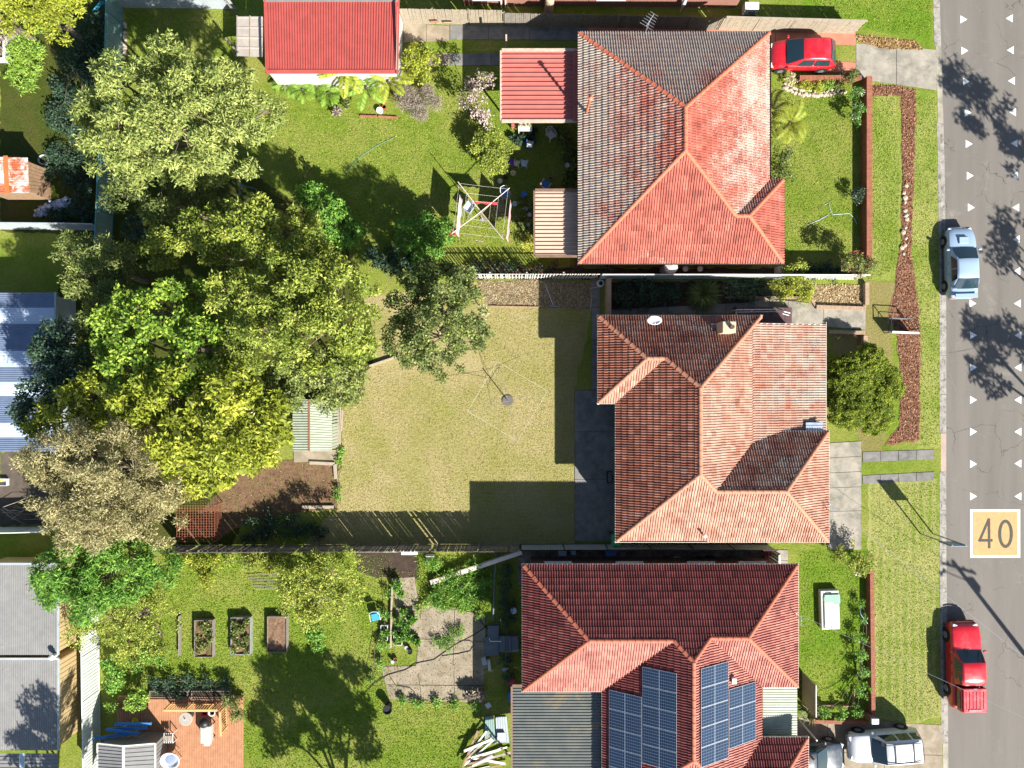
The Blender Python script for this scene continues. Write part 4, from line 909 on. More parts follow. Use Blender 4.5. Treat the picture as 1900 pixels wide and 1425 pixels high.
# ------------------------------------------------------------------ fences
def sheet_fence(name, label, pts, h, m, rail, panel=2.35, pitch=.2, amp=.025, group=None):
    P_ = [G(*p) for p in pts]; t = T(name, label, 'fence', P_[0], group=group)
    for a_, b_ in zip(P_, P_[1:]):
        L = (b_ - a_).length; k = max(1, round(L / panel))
        for i in range(k):
            q0, q1 = a_.lerp(b_, i / k), a_.lerp(b_, (i + 1) / k); e = (q1 - q0).normalized() * .03
            up = Vector((0, 0, h)); corr(t, q0 + e + Vector((0, 0, .04)), q1 - e + Vector((0, 0, .04)), q1 - e + up, q0 + e + up, m, pitch=pitch, amp=amp, sheet=9, name='panel', prof='pan')
            MB().beam(q0 + up, q1 + up, .06, .045).build('top_rail', rail, t); MB().beam(q0 + Vector((0, 0, .06)), q1 + Vector((0, 0, .06)), .05, .05).build('bottom_rail', rail, t)
            MB().box((q0.x, q0.y, h / 2), (.06, .06, h)).build('post', rail, t)
    return t
sheet_fence('sheet_fence', 'teal green steel fence panels along the back of the big trees', [(229, -25), (226, 118), (213, 330), (207, 470)], 1.8, FENCE_G, TEAL)
sheet_fence('sheet_fence', 'pale blue grey steel fence between the rusty hut and the shaded lawn', [(-20, 425), (178, 427), (204, 428)], 1.8, FENCE_B, FENCE_B)
sheet_fence('sheet_fence', 'pale green white steel fence between the workshops and the timber deck', [(183, 1120), (185, 1280), (188, 1440)], 1.8, FENCE_W, FENCE_W)
sheet_fence('sheet_fence', 'white steel fence beside the brush pile at the olive tree', [(-20, 979), (60, 978), (120, 976)], 1.7, FENCE_W, FENCE_W)
sheet_fence('sheet_fence', 'grey steel fence behind the shaded back lawn, next to the red garage', [(232, 14), (340, 15), (440, 17)], 1.8, FENCE_B, FENCE_B)
sheet_fence('sheet_fence', 'pale steel fence along the dark side beds between the two tile houses', [(1112, 517), (1340, 517), (1590, 518)], 1.65, FENCE_W, FENCE_W)
def paling_fence(name, label, pts, h, m, gap=.012, w_=.10, missing=.0, seed=1, cap=None, panel=2.4, hj=.03):
    rr = random.Random(seed); P_ = [G(*p) for p in pts]; t = T(name, label, 'fence', P_[0])
    for a_, b_ in zip(P_, P_[1:]):
        L = (b_ - a_).length; k = max(1, round(L / panel)); dr = (b_ - a_).normalized(); nn = Vector((-dr.y, dr.x, 0))
        for i in range(k):
            q0, q1 = a_.lerp(b_, i / k), a_.lerp(b_, (i + 1) / k); l = (q1 - q0).length; mb = MB(); x = 0.03
            while x < l - w_:
                ww = w_ * rr.uniform(.92, 1.05)
                if rr.random() > missing:
                    c = q0 + dr * (x + ww / 2); hh_ = h + rr.uniform(-hj, hj); lean = dr * rr.uniform(-.02, .02)
                    mb.beam(c + Vector((0, 0, .03)), c + Vector((0, 0, hh_)) + lean, ww, .018, up=nn)
                x += ww + gap * rr.uniform(.3, 1.8)
            o = mb.build('palings', m, t); o['kind'] = 'stuff'
            for z in (.35, h * .8): MB().beam(q0 + nn * .04 + Vector((0, 0, z)), q1 + nn * .04 + Vector((0, 0, z)), .04, .07).build('rail', m, t)
            MB().box((q0.x + nn.x * .08, q0.y + nn.y * .08, h * .48), (.09, .09, h * .96)).build('post', m, t)
            if cap: MB().beam(q0 + Vector((0, 0, h + .02)), q1 + Vector((0, 0, h + .02)), .12, .03).build('capping', cap, t)
    return t
paling_fence('paling_fence', 'pale timber paling fence between the red garage and the brick house', [(744, 44), (935, 47)], 1.75, WOODP, .008, .095, 0, 2)
paling_fence('paling_fence', 'shaded grey timber paling fence along the concrete wheel strips', [(936, 48), (1150, 52), (1330, 56)], 1.5, WOODG, .012, .1, 0, 3)
paling_fence('paling_fence', 'pale timber paling fence beside the red hatchback', [(1331, 56), (1586, 63)], 1.55, WOODP, .006, .12, 0, 4, WOODP)
PICK = mat('picket_white', (.5, .48, .43), (.42, .40, .36), 6, .8)
paling_fence('picket_fence', 'white picket fence with open gaps behind the clothes hoist', [(845, 517), (1108, 517)], 1.85, PICK, .085, .075, 0, 5, None, 2.2, .01)
paling_fence('paling_fence', 'old grey paling fence with missing boards along the dry lawn', [(330, 1012), (520, 1011), (740, 1010), (965, 1010)], 1.95, WOODG, .009, .1, .045, 6, None, 2.4, .05)
sheet_fence('sheet_fence', 'dark steel fence between the tan tile house and the dark red tile house', [(966, 1010), (1200, 1009), (1425, 1010)], 1.6, FENCE_B, GUT_D)
paling_fence('paling_fence', 'short timber gate fence at the end of the cluttered side passage', [(1427, 1018), (1427, 1058)], 1.7, WOODP, .01, .1, 0, 8, TRIM)
# brick garden walls (each brick its own geometry, joined per wall)
def brick_wall(name, label, pts, h, wd=.23, m=None, cope=None):
    m = m or mat('brick_piece', (.30, .115, .065), (.20, .075, .045), 4, .85, .3, 40); P_ = [G(*p) for p in pts]; t = T(name, label, 'garden wall', P_[0])
    for a_, b_ in zip(P_, P_[1:]):
        dr = (b_ - a_).normalized(); nn = Vector((-dr.y, dr.x, 0)); L = (b_ - a_).length
        nc = int(h / .086); hc = nc * .086 - .03; MB().beam(a_ + Vector((0, 0, hc / 2)), b_ + Vector((0, 0, hc / 2)), wd - .03, hc).build('core', mat('mortar', (.30, .26, .21)), t)
        mb = MB()
        for c in range(nc):
            x = -.12 * (c % 2)
            z = .043 + c * .086
            if c == nc - 1:     # header course on edge
                x = 0
                while x < L: q = a_ + dr * (x + .04); mb.beam(q - nn * wd / 2 + Vector((0, 0, z)), q + nn * wd / 2 + Vector((0, 0, z + random.uniform(-.004, .004))), .072, .1); x += .084
                continue
            while x < L:
                for s in (-1, 1): q = a_ + dr * max(x, 0) + nn * s * (wd / 2 - .05); e = a_ + dr * min(x + .23, L) + nn * s * (wd / 2 - .05); mb.beam(q + Vector((0, 0, z)), e + Vector((0, 0, z)), .1, .076)
                x += .24
        o = mb.build('bricks', m, t); o['kind'] = 'stuff'
    return t
brick_wall('brick_wall', 'long low red brick front wall beside the lawn with the palm', [(1603, 150), (1603, 495)], .75, .34)
brick_wall('brick_wall', 'short red brick return wall beside the parked red hatchback', [(1478, 150), (1590, 150)], .6, .24)
brick_wall('brick_wall', 'low red brick front wall beside the lawn with the discarded white cabinet', [(1610, 1052), (1613, 1328)], .55, .24)
brick_wall('brick_wall', 'short low brick wall along the driveway of the white wagon', [(1502, 1334), (1604, 1337)], .4, .22)
PB = mat('brick_tan', (.36, .25, .17), (.27, .19, .13), 4, .85, .3, 40)
brick_wall('brick_wall', 'low tan brick edge along the straw bed beside the entry path', [(1512, 570), (1602, 573)], .3, .22, PB)
brick_wall('brick_wall', 'low tan brick edge between the entry path and the clipped bush', [(1536, 616), (1600, 618)], .3, .22, PB)
brick_wall('brick_wall', 'low tan brick front edge of the straw bed', [(1604, 526), (1604, 566)], .35, .24, PB)
brick_wall('brick_wall', 'tan brick front edge wall behind the big clipped bush', [(1601, 624), (1601, 650)], .35, .24, PB)
brick_wall('brick_wall', 'narrow tan brick wall joining the side fence and the tan tile house', [(1126, 520), (1126, 588)], 1.1, .26, PB)
brick_wall('brick_wall', 'sloping brick edge along the shaded side bed and path', [(1345, 552), (1502, 553), (1510, 566)], .25, .14, PB)
# ------------------------------------------------------------------ trees and plants
def leaf_quads(P, D, N, L, W):
    """diamond leaves: base P, direction D, normal N (arrays)"""
    S_ = np.cross(N, D); S_ /= np.linalg.norm(S_, axis=1, keepdims=True) + 1e-9
    L = L[:, None]; W = W[:, None]
    a = P; b = P + D * L * .45 + S_ * W * .5 + N * W * .12; c = P + D * L; d_ = P + D * L * .45 - S_ * W * .5 + N * W * .12
    v = np.stack([a, b, c, d_], 1).reshape(-1, 3); q = np.arange(len(P) * 4).reshape(-1, 4); return v, q
def unit(a): return a / (np.linalg.norm(a, axis=1, keepdims=True) + 1e-9)
BARK = mat('bark', (.16, .12, .085), (.09, .07, .05), 6, .9, .6, 30)
BARK_P = mat('bark_pale', (.34, .29, .23), (.22, .19, .15), 6, .9, .5, 30)
LEAF = {
    'olive': mat_leaf('leaf_olive', (.056, .087, .020), (.207, .263, .062), (.470, .504, .146)),
    'yellow': mat_leaf('leaf_yellow_green', (.056, .090, .013), (.213, .274, .040), (.493, .510, .095)),
    'bright': mat_leaf('leaf_bright', (.045, .088, .012), (.140, .251, .027), (.384, .488, .066)),
    'lush': mat_leaf('leaf_lush', (.041, .096, .015), (.111, .251, .032), (.296, .488, .082)),
    'mid': mat_leaf('leaf_mid', (.040, .065, .018), (.129, .174, .043), (.336, .370, .106)),
    'dark': mat_leaf('leaf_dark', (.016, .034, .019), (.038, .077, .044), (.096, .155, .084)),
    'brownish': mat_leaf('leaf_wattle', (.084, .076, .034), (.252, .224, .095), (.515, .454, .224)),
    'gold': mat_leaf('leaf_gold', (.084, .106, .011), (.252, .302, .028), (.526, .515, .073)),
    'conifer': mat_leaf('leaf_conifer', (.029, .056, .006), (.129, .185, .013), (.403, .448, .039)),
    'fern': mat_leaf('leaf_fern', (.052, .111, .015), (.162, .288, .037), (.384, .532, .088)),
    'pink': mat_leaf('flower_pink', (.187, .111, .093), (.442, .323, .289), (.680, .561, .544)),
    'red': mat_leaf('flower_red', (.160, .010, .020), (.400, .030, .060), (.620, .080, .120)),
    'white': mat_leaf('flower_white', (.320, .320, .264), (.544, .528, .480), (.680, .672, .640)),
    'dry': mat_leaf('twig_dry', (.128, .100, .072), (.288, .240, .184), (.480, .416, .344)),
    'sand': mat_leaf('flower_cream', (.360, .320, .144), (.544, .496, .272), (.656, .624, .416)),
}
def foliage(name, parent, clumps, n_per, leaf, kind, up=.7, droop=0.0, tint_j=.22, seed=1, flat=.7, tint0=.45, zspan=None):
    """leaf blades round clump centres (x, y, z, r, tint)"""
    r_ = np.random.default_rng(seed); cl = np.asarray(clumps, float); cnt = np.maximum(4, (n_per * 1.45 * cl[:, 3] ** 2).astype(int))
    idx = np.repeat(np.arange(len(cl)), cnt); n = len(idx)
    d_ = unit(r_.normal(size=(n, 3))); rad = cl[idx, 3] * r_.random(n) ** .45
    P = cl[idx, :3] + d_ * rad[:, None] * np.array([1, 1, flat])
    N = unit(r_.normal(size=(n, 3)) * .75 + np.array([0, 0, up]) + d_ * .45)
    Dv = unit(np.cross(N, unit(r_.normal(size=(n, 3)))) + d_ * .5 - np.array([0, 0, droop])); Dv = unit(Dv - N * (Dv * N).sum(1, keepdims=True))
    L = leaf[0] * r_.uniform(.7, 1.35, n); W = leaf[1] * 1.2 * r_.uniform(.7, 1.25, n)
    v, q = leaf_quads(P, Dv, N, L, W)
    tint = np.clip(tint0 + .07 + cl[idx, 4] + r_.normal(0, tint_j, n), 0, 1)
    o = np_mesh(name, v, q, LEAF[kind], parent, {'tint': tint}); return o
DENSE = 1.6; GROW = 1.1
def crown_clumps(lobes, rng_, cr=(.38, .62), k=2.6, fill=.3, wobble=.10):
    """lobes (px,py,rpx,h,vr) -> clump list in world space"""
    out = []; centres = []
    for (px, py, rp, h, vr) in lobes:
        c = G(px, py, h); rad = rp * GROW / PXM * (1 - h / CAM_H); centres.append((c, rad)); n = max(4, int(k * DENSE * rad * rad / (.5 * (cr[0] + cr[1])) ** 2 * .36))
        lt = rng_.normal(0, .05)
        for _ in range(n):
            t = rng_.random() * 2 * math.pi; rr = math.sqrt(rng_.random()); top = math.sqrt(max(0, 1 - rr * rr))
            z = top * (1 if rng_.random() > fill else rng_.uniform(-.6, .8)); wob = 1 + rng_.normal(0, wobble)
            cs = rng_.uniform(*cr); e = max(0, rad - cs * .7)
            out.append((c.x + rr * e * wob * math.cos(t), c.y + rr * e * wob * math.sin(t), max(.25, h + z * vr * rng_.uniform(.75, 1.1)), cs, lt + rng_.normal(0, .10)))
    return out, centres
def limb(p0, p1, r0, r1, rng_, n=5, wob=.12):
    p0 = Vector(p0); p1 = Vector(p1); pts = []; L = (p1 - p0).length
    for i in range(n + 1):
        t = i / n; q = p0.lerp(p1, t); q.z += math.sin(t * math.pi * .5) * L * .08
        if 0 < i < n: q += Vector((rng_.normal(0, 1), rng_.normal(0, 1), rng_.normal(0, .5))) * wob * L / 5
        pts.append(q)
    return pts, [r0 + (r1 - r0) * i / n for i in range(n + 1)]
def tree(label, lobes, kind, leaf=(.20, .075), n_per=420, trunk=None, seed=1, cr=(.38, .62), k=2.6, up=.7, droop=.2, bark=BARK, group=None, r0=.17, cat='tree', name='tree', extra=None, tint0=.45, fill=.3, twigs=10, tint_j=.22, hs=1.0, wobble=.10):
    lobes = [(a, b, c, h * hs, v * (1 + (hs - 1) * .6)) for a, b, c, h, v in lobes]
    r_ = np.random.default_rng(seed); cl, cen = crown_clumps(lobes, r_, cr, k, fill, wobble)
    m = sum((c for c, _ in cen), Vector((0, 0, 0))) / len(cen); b = trunk and G(*trunk) or Vector((m.x, m.y, 0)); b.z = 0
    t = T(name, label, cat, b, group=group)
    foliage('crown', t, cl, n_per, leaf, kind, up, droop, seed=seed, tint0=tint0, tint_j=tint_j)
    hmin = min(c.z for c, _ in cen); fk = Vector((b.x + (m.x - b.x) * .3, b.y + (m.y - b.y) * .3, hmin * .45))
    pts, rs = limb(b - Vector((0, 0, .05)), fk, r0, r0 * .75, r_, 4, .05); MB().tube(pts, rs, 9).build('trunk', bark, t, smooth=True)
    ca = np.array(cl)
    for c, rad in cen:
        br = MB(); pts, rs = limb(fk, c, r0 * .6, r0 * .25, r_, 5, .15); br.tube(pts, rs, 6)
        d2 = np.hypot(ca[:, 0] - c.x, ca[:, 1] - c.y); near = np.where(d2 < rad)[0]
        for i in r_.choice(near, min(len(near), twigs), replace=False):
            pts, rs = limb(c, ca[i, :3], r0 * .22, .012, r_, 4, .18); br.tube(pts, rs, 4, False)
        br.build('branch', bark, t, smooth=True)
    if extra:
        foliage(extra[0], t, [cl[i] for i in r_.choice(len(cl), max(2, int(len(cl) * extra[2])))], extra[3], extra[4], extra[1], up, seed=seed + 5, tint0=.55)
    return t
def shrub(label, px, py, rp, h, kind, leaf=(.13, .06), n_per=500, seed=1, cr=(.2, .34), lobes=None, cat='shrub', name='shrub', k=3.0, extra=None, group=None, up=.7, tint0=.45, fill=.35, droop=.0, wobble=.10):
    lobes = lobes or [(px, py, rp, h * .55, h * .45)]
    return tree(label, lobes, kind, leaf, n_per, (px, py), seed, cr, k, up, droop, BARK, group, .04, cat, name, extra, tint0, fill, 6, wobble=wobble)

# ---- large trees, back yards
tree('broad olive green tree with fine leaves over the teal fence and back lawn', [(235, 160, 62, 6.2, 1.6), (330, 120, 48, 6.0, 1.5), (420, 165, 55, 5.6, 1.5), (230, 270, 66, 6.6, 1.6), (330, 240, 80, 7.0, 1.7), (440, 250, 78, 6.0, 1.6), (500, 210, 30, 4.6, 1.2), (290, 320, 45, 5.6, 1.3), (385, 320, 50, 4.6, 1.3), (190, 215, 42, 5.6, 1.3), (380, 185, 60, 6.6, 1.6)], 'olive', (.23, .062), 520, None, 21, (.34, .60), 2.5, r0=.24, tint0=.50, hs=1.12)
tree('yellow green dense tree over the boundary beside the glossy camellia', [(310, 465, 40, 4.2, 1.2), (390, 440, 56, 5.2, 1.4), (470, 435, 66, 5.8, 1.5), (560, 460, 66, 5.4, 1.5), (600, 500, 44, 4.6, 1.3), (500, 490, 66, 5.6, 1.4)], 'yellow', (.19, .075), 560, None, 22, (.30, .52), 2.6, tint0=.45, hs=1.2)
tree('low fine leaved green tree at the end of the teal fence', [(150, 470, 38, 3.4, 1.0), (205, 480, 45, 3.6, 1.1), (180, 530, 48, 3.2, 1.0), (235, 520, 40, 3.0, .9)], 'mid', (.20, .05), 520, None, 23, (.28, .48), 2.2, tint0=.55, hs=1.4)
tree('tall yellow green tree in the middle of the wooded yard', [(450, 560, 62, 6.4, 1.5), (540, 545, 70, 6.6, 1.6), (640, 560, 66, 6.0, 1.5), (600, 620, 76, 6.2, 1.6), (510, 630, 70, 6.6, 1.6), (660, 640, 40, 5.0, 1.3), (450, 650, 48, 5.8, 1.4)], 'yellow', (.19, .07), 540, None, 24, (.32, .56), 2.3, tint0=.40, hs=1.4)
tree('glossy bright green tree at the back corner of the wooded yard', [(250, 600, 60, 5.6, 1.5), (320, 580, 55, 5.8, 1.4), (370, 640, 55, 6.0, 1.4), (260, 680, 58, 5.6, 1.4), (330, 690, 55, 5.6, 1.4), (220, 640, 38, 5.0, 1.2)], 'bright', (.20, .11), 420, None, 25, (.30, .50), 2.1, tint0=.50, tint_j=.27, hs=1.4)
tree('dark green round tree overhanging the dry lawn', [(770, 560, 50, 4.2, 1.4), (840, 555, 55, 4.4, 1.5), (820, 625, 70, 4.8, 1.6), (755, 630, 46, 4.0, 1.3), (865, 620, 40, 4.0, 1.2), (800, 520, 42, 3.6, 1.1), (850, 510, 30, 3.4, 1.0)], 'mid', (.15, .07), 620, None, 26, (.24, .42), 2.5, tint0=.40, tint_j=.26, hs=1.4)
tree('small grey green tree between the shed and the wooded yard', [(600, 705, 62, 4.6, 1.4), (540, 720, 50, 4.6, 1.4), (655, 715, 34, 3.6, 1.0), (640, 690, 40, 4.0, 1.2), (560, 680, 44, 4.8, 1.2)], 'mid', (.16, .07), 560, None, 27, (.26, .46), 2.3, tint0=.55, hs=1.4)
tree('large golden green tree with broad leaves beside the garden shed', [(260, 740, 58, 5.6, 1.4), (330, 740, 66, 6.2, 1.6), (420, 730, 70, 6.4, 1.6), (490, 770, 56, 5.6, 1.5), (420, 810, 72, 6.2, 1.6), (340, 820, 62, 6.0, 1.5), (500, 830, 46, 5.0, 1.3), (400, 880, 50, 5.0, 1.4), (450, 860, 42, 4.8, 1.2)], 'gold', (.27, .10), 360, None, 28, (.34, .58), 2.2, tint0=.40, extra=('bloom', 'sand', .25, 22, (.16, .06)), hs=1.4)
tree('olive brown wattle tree with fine foliage over the back corner', [(110, 850, 58, 5.4, 1.5), (180, 840, 60, 5.8, 1.6), (250, 870, 66, 5.8, 1.6), (310, 910, 46, 5.0, 1.3), (130, 920, 62, 5.4, 1.5), (210, 940, 72, 5.8, 1.6), (280, 960, 55, 5.0, 1.4), (170, 985, 48, 4.6, 1.2), (65, 860, 28, 4.6, 1.0), (240, 800, 44, 5.4, 1.3)], 'brownish', (.17, .04), 760, None, 29, (.30, .54), 2.5, tint0=.52, hs=1.6)
tree('dark blue green tree against the alternating sheet shed', [(110, 660, 42, 4.4, 1.2), (90, 720, 50, 4.6, 1.3), (140, 690, 44, 4.6, 1.2), (75, 770, 36, 4.0, 1.1), (120, 620, 28, 4.0, 1.0)], 'dark', (.17, .09), 480, None, 30, (.28, .46), 2.4, tint0=.5, hs=1.4)
tree('yellow tipped green tree between the dark tree and the golden tree', [(130, 745, 44, 5.2, 1.2), (180, 735, 48, 5.4, 1.3), (95, 790, 36, 4.8, 1.0), (170, 790, 40, 5.0, 1.1), (215, 760, 30, 5.2, 1.1)], 'gold', (.22, .09), 330, None, 31, (.28, .46), 2.0, tint0=.34, hs=1.4)
tree('feathery fresh green tree beside the grey workshop roof', [(120, 1060, 52, 4.0, 1.2), (170, 1100, 50, 4.0, 1.2), (220, 1055, 62, 4.0, 1.3), (290, 1050, 42, 3.2, 1.1), (160, 1025, 52, 3.8, 1.2), (100, 1100, 30, 3.8, .9)], 'lush', (.24, .055), 560, None, 32, (.30, .5), 2.4, tint0=.42, hs=1.15)
tree('speckled small leaved tree beside the raised beds and white steel fence', [(210, 1140, 50, 2.8, .9), (270, 1130, 55, 2.8, 1.0), (300, 1175, 40, 2.2, .8), (160, 1165, 36, 2.4, .7), (240, 1190, 40, 2.2, .8)], 'yellow', (.14, .05), 560, None, 33, (.22, .38), 2.0, tint0=.50, tint_j=.30, hs=1.0)
tree('speckled citrus tree between the raised beds and the plastic chair', [(560, 1075, 46, 2.5, .9), (620, 1060, 52, 2.8, 1.0), (600, 1110, 52, 2.6, 1.0), (545, 1115, 30, 2.2, .7), (650, 1095, 32, 2.2, .8), (575, 1145, 26, 2.0, .6)], 'yellow', (.14, .06), 560, None, 34, (.20, .36), 1.9, tint0=.56, tint_j=.30, hs=1.0)
tree('yellow green tree beside the dry brown weeping bush', [(60, 25, 55, 4.6, 1.3), (110, 45, 36, 4.2, 1.1), (20, 10, 44, 4.6, 1.2), (130, 10, 40, 4.4, 1.1), (70, -25, 50, 4.6, 1.2)], 'gold', (.20, .06), 480, None, 35, (.28, .46), 2.4, tint0=.50, hs=1.0)
tree('dry brown weeping bush beside the white planter frame', [(15, 45, 32, 2.6, .8), (5, 25, 26, 2.8, .8)], 'dry', (.20, .04), 520, None, 36, (.24, .36), 2.4, hs=1.0)
tree('shaded olive understorey tree between the broad olive tree and swing set', [(235, 365, 42, 3.8, 1.0), (300, 378, 48, 4.0, 1.1), (365, 365, 44, 3.8, 1.0), (415, 390, 32, 3.4, .9)], 'mid', (.2, .06), 420, None, 42, (.3, .5), 2.0, tint0=.38)
tree('dark leafy tree filling the gap between the glossy tree and the teal fence', [(225, 560, 45, 4.6, 1.2), (190, 600, 40, 4.4, 1.1), (165, 650, 36, 4.2, 1.1), (200, 690, 38, 4.4, 1.1)], 'mid', (.19, .06), 420, None, 43, (.3, .5), 2.0, tint0=.30, hs=1.15)
tree('deep green tree in the shade between the yellow trees', [(400, 560, 40, 5.0, 1.2), (410, 690, 40, 5.4, 1.2), (360, 545, 36, 4.4, 1.1), (470, 700, 36, 5.0, 1.1), (430, 620, 40, 5.6, 1.1)], 'bright', (.19, .08), 400, None, 44, (.3, .5), 1.9, tint0=.34, hs=1.2)
# trees just outside the frame whose shadows fall on the place
tree('street tree with open crown across the road, casting shade on the triangles', [(2245, 400, 62, 7.4, 1.5), (2215, 350, 46, 7.8, 1.2), (2262, 470, 40, 6.6, 1.2)], 'mid', (.3, .12), 200, (2040, 440), 37, (.3, .5), 2.0)
tree('second street tree across the road beside the parked silver sedan', [(2266, 690, 36, 7.2, 1.0), (2245, 715, 26, 7.0, 1.0), (2285, 645, 32, 7.2, 1.0)], 'mid', (.3, .12), 190, (2060, 700), 38, (.3, .45), 1.6)
tree('third street tree across the road opposite the clipped bush', [(2257, 930, 60, 7.4, 1.4), (2225, 965, 44, 7.0, 1.1), (2290, 890, 46, 7.2, 1.2), (2235, 880, 34, 7.6, 1.0)], 'mid', (.3, .12), 200, (2050, 900), 39, (.3, .5), 1.8)
tree('spreading tree beyond the timber deck, shading the lawn', [(650, 1560, 70, 5.6, 1.6), (740, 1560, 66, 5.4, 1.6), (700, 1620, 76, 6.0, 1.6), (620, 1640, 60, 5.4, 1.5), (760, 1640, 60, 5.2, 1.5)], 'mid', (.22, .1), 420, (690, 1590), 40, (.3, .5), 2.6)
tree('tree beyond the workshops, shading the grey roof', [(130, 1640, 60, 7.4, 1.6), (90, 1690, 50, 7.0, 1.4), (170, 1690, 50, 6.8, 1.4)], 'mid', (.22, .1), 380, (130, 1660), 41, (.3, .5), 2.2)

# ---- shrubs
shrub('glossy bright green camellia hedge beside the shaded back lawn', 610, 400, 40, 2.6, 'lush', (.17, .09), 480, 51, (.22, .36), lobes=[(580, 365, 30, 1.9, .9), (605, 395, 34, 2.0, 1.0), (630, 425, 40, 1.9, .9), (650, 440, 26, 1.5, .7)], tint0=.5)
shrub('dark leafy shrub with palms beside the clothes hoist', 800, 450, 45, 2.2, 'lush', (.15, .07), 480, 52, (.22, .36), lobes=[(780, 430, 36, 1.6, .8), (815, 440, 30, 1.6, .8), (795, 470, 40, 1.2, .6), (830, 420, 18, 1.2, .6)], tint0=.42)
shrub('low shaded fern bed along the picket fence corner', 720, 490, 46, 1.0, 'dark', (.22, .07), 300, 53, (.2, .3), lobes=[(700, 480, 24, .5, .3), (740, 485, 30, .6, .3), (770, 490, 26, .5, .3)])
shrub('pink flowering frangipani tree beside the faded red patio roof', 885, 190, 44, 3.0, 'pink', (.13, .07), 260, 54, (.22, .34), lobes=[(900, 150, 24, 2.6, .7), (870, 165, 22, 2.3, .6), (885, 190, 26, 2.5, .7), (890, 220, 24, 2.2, .6), (865, 190, 16, 2.0, .5)], cat='flowering tree', name='flowering_tree', k=1.7, extra=('leaves', 'mid', .5, 130, (.16, .07)))
shrub('rounded light green shrub between the frangipani and the pot plants', 915, 285, 38, 1.9, 'yellow', (.14, .055), 620, 55, (.2, .34), lobes=[(905, 265, 30, 1.2, .7), (925, 290, 30, 1.2, .7), (912, 300, 30, 1.1, .6), (895, 275, 24, 1.1, .6)], tint0=.42)
shrub('bare grey twiggy shrub beside the banana clump', 780, 190, 38, 1.5, 'dry', (.26, .018), 900, 56, (.28, .42), lobes=[(765, 185, 30, .8, .5), (790, 190, 30, .8, .5), (775, 210, 24, .7, .4)], k=2.2)
shrub('yellow green shrub at the corner of the red garage', 778, 115, 30, 1.8, 'gold', (.14, .07), 480, 57, (.2, .32), lobes=[(770, 110, 24, 1.2, .6), (790, 115, 24, 1.2, .6), (778, 138, 22, 1.0, .5)])
shrub('clipped heart shaped conifer bush in front of the tan tile house', 1590, 725, 80, 2.6, 'conifer', (.085, .045), 2600, 58, (.15, .22), lobes=[(1572, 700, 42, 1.3, 1.0), (1572, 752, 42, 1.3, 1.0), (1606, 676, 36, 1.2, .9), (1632, 716, 40, 1.2, .9), (1616, 768, 38, 1.1, .9), (1590, 727, 44, 1.0, .9)], k=5.0, cat='bush', name='conifer_bush', tint0=.46, up=1.0, fill=.28, wobble=.015)
shrub('leafy garden bush under the gutter of the lichen-spotted roof', 1452, 310, 30, 1.7, 'mid', (.13, .06), 520, 59, (.2, .32), lobes=[(1448, 290, 22, 1.1, .5), (1452, 320, 22, 1.1, .5), (1442, 335, 16, .9, .4)], tint0=.38)
shrub('white flowering shrub along the long brick front wall', 1586, 205, 22, 1.3, 'lush', (.10, .05), 620, 60, (.16, .26), lobes=[(1586, 175, 14, .8, .4), (1586, 200, 16, .8, .4), (1585, 222, 14, .8, .4)], extra=('blossom', 'white', .9, 110, (.07, .06)), tint0=.25)
shrub('clipped green ball shrub at the red driveway strip', 1578, 138, 17, .9, 'mid', (.08, .04), 900, 61, (.16, .24), tint0=.4)
shrub('small flowering bush midway along the long brick front wall', 1588, 363, 16, .9, 'dark', (.10, .05), 620, 62, (.15, .24), extra=('blossom', 'pink', .6, 90, (.06, .05)))
shrub('red tipped photinia bush at the end of the long brick front wall', 1590, 492, 28, 2.4, 'mid', (.12, .055), 520, 63, (.18, .28), lobes=[(1582, 488, 24, 1.7, .7), (1604, 498, 20, 1.5, .6), (1592, 496, 20, .8, .5)], extra=('red_shoots', 'red', .7, 150, (.10, .045)))
shrub('rounded green shrub beside the corner of the lichen-spotted house', 1470, 498, 26, 1.5, 'yellow', (.11, .055), 640, 64, (.18, .3), tint0=.45)
shrub('low dark groundcover between two shrubs by the pale steel fence', 1525, 505, 30, .5, 'dark', (.12, .06), 420, 65, (.16, .24), lobes=[(1505, 503, 18, .25, .15), (1540, 505, 22, .25, .15)])
shrub('yellow leaved shrub at the end of the shaded side bed', 1470, 538, 36, 1.4, 'gold', (.12, .05), 560, 66, (.18, .3), lobes=[(1450, 535, 22, .9, .4), (1480, 538, 26, 1.0, .5), (1500, 545, 16, .7, .3)])
shrub('dark leafy undergrowth in the shaded side bed near the brick wall', 1185, 548, 46, .8, 'dark', (.14, .06), 420, 67, (.18, .3), lobes=[(1155, 545, 24, .4, .2), (1195, 545, 28, .5, .3), (1235, 545, 26, .4, .2), (1160, 568, 14, .3, .2)])
shrub('dark low plants in the shaded side bed behind the railing', 1385, 538, 40, .7, 'dark', (.14, .06), 380, 68, (.18, .28), lobes=[(1365, 537, 22, .4, .2), (1400, 537, 26, .4, .2), (1425, 540, 18, .4, .2)])
shrub('flowering shrub with orange leaves beside the mown verge', 1590, 1040, 32, 1.6, 'yellow', (.12, .05), 520, 69, (.18, .3), lobes=[(1575, 1030, 24, 1.0, .5), (1600, 1040, 22, .9, .5), (1590, 1052, 20, .8, .4)], extra=('orange_leaves', 'red', .3, 60, (.09, .04)))
shrub('low leafy hedge inside the low brick front wall', 1600, 1260, 20, .8, 'lush', (.11, .055), 560, 70, (.16, .26), lobes=[(1598, 1120, 9, .4, .2), (1599, 1150, 10, .4, .2), (1598, 1185, 11, .5, .3), (1594, 1215, 14, .5, .3), (1598, 1245, 14, .5, .3), (1600, 1280, 16, .5, .3), (1585, 1318, 14, .5, .3), (1560, 1322, 14, .4, .2), (1530, 1322, 13, .4, .2)], tint0=.5)
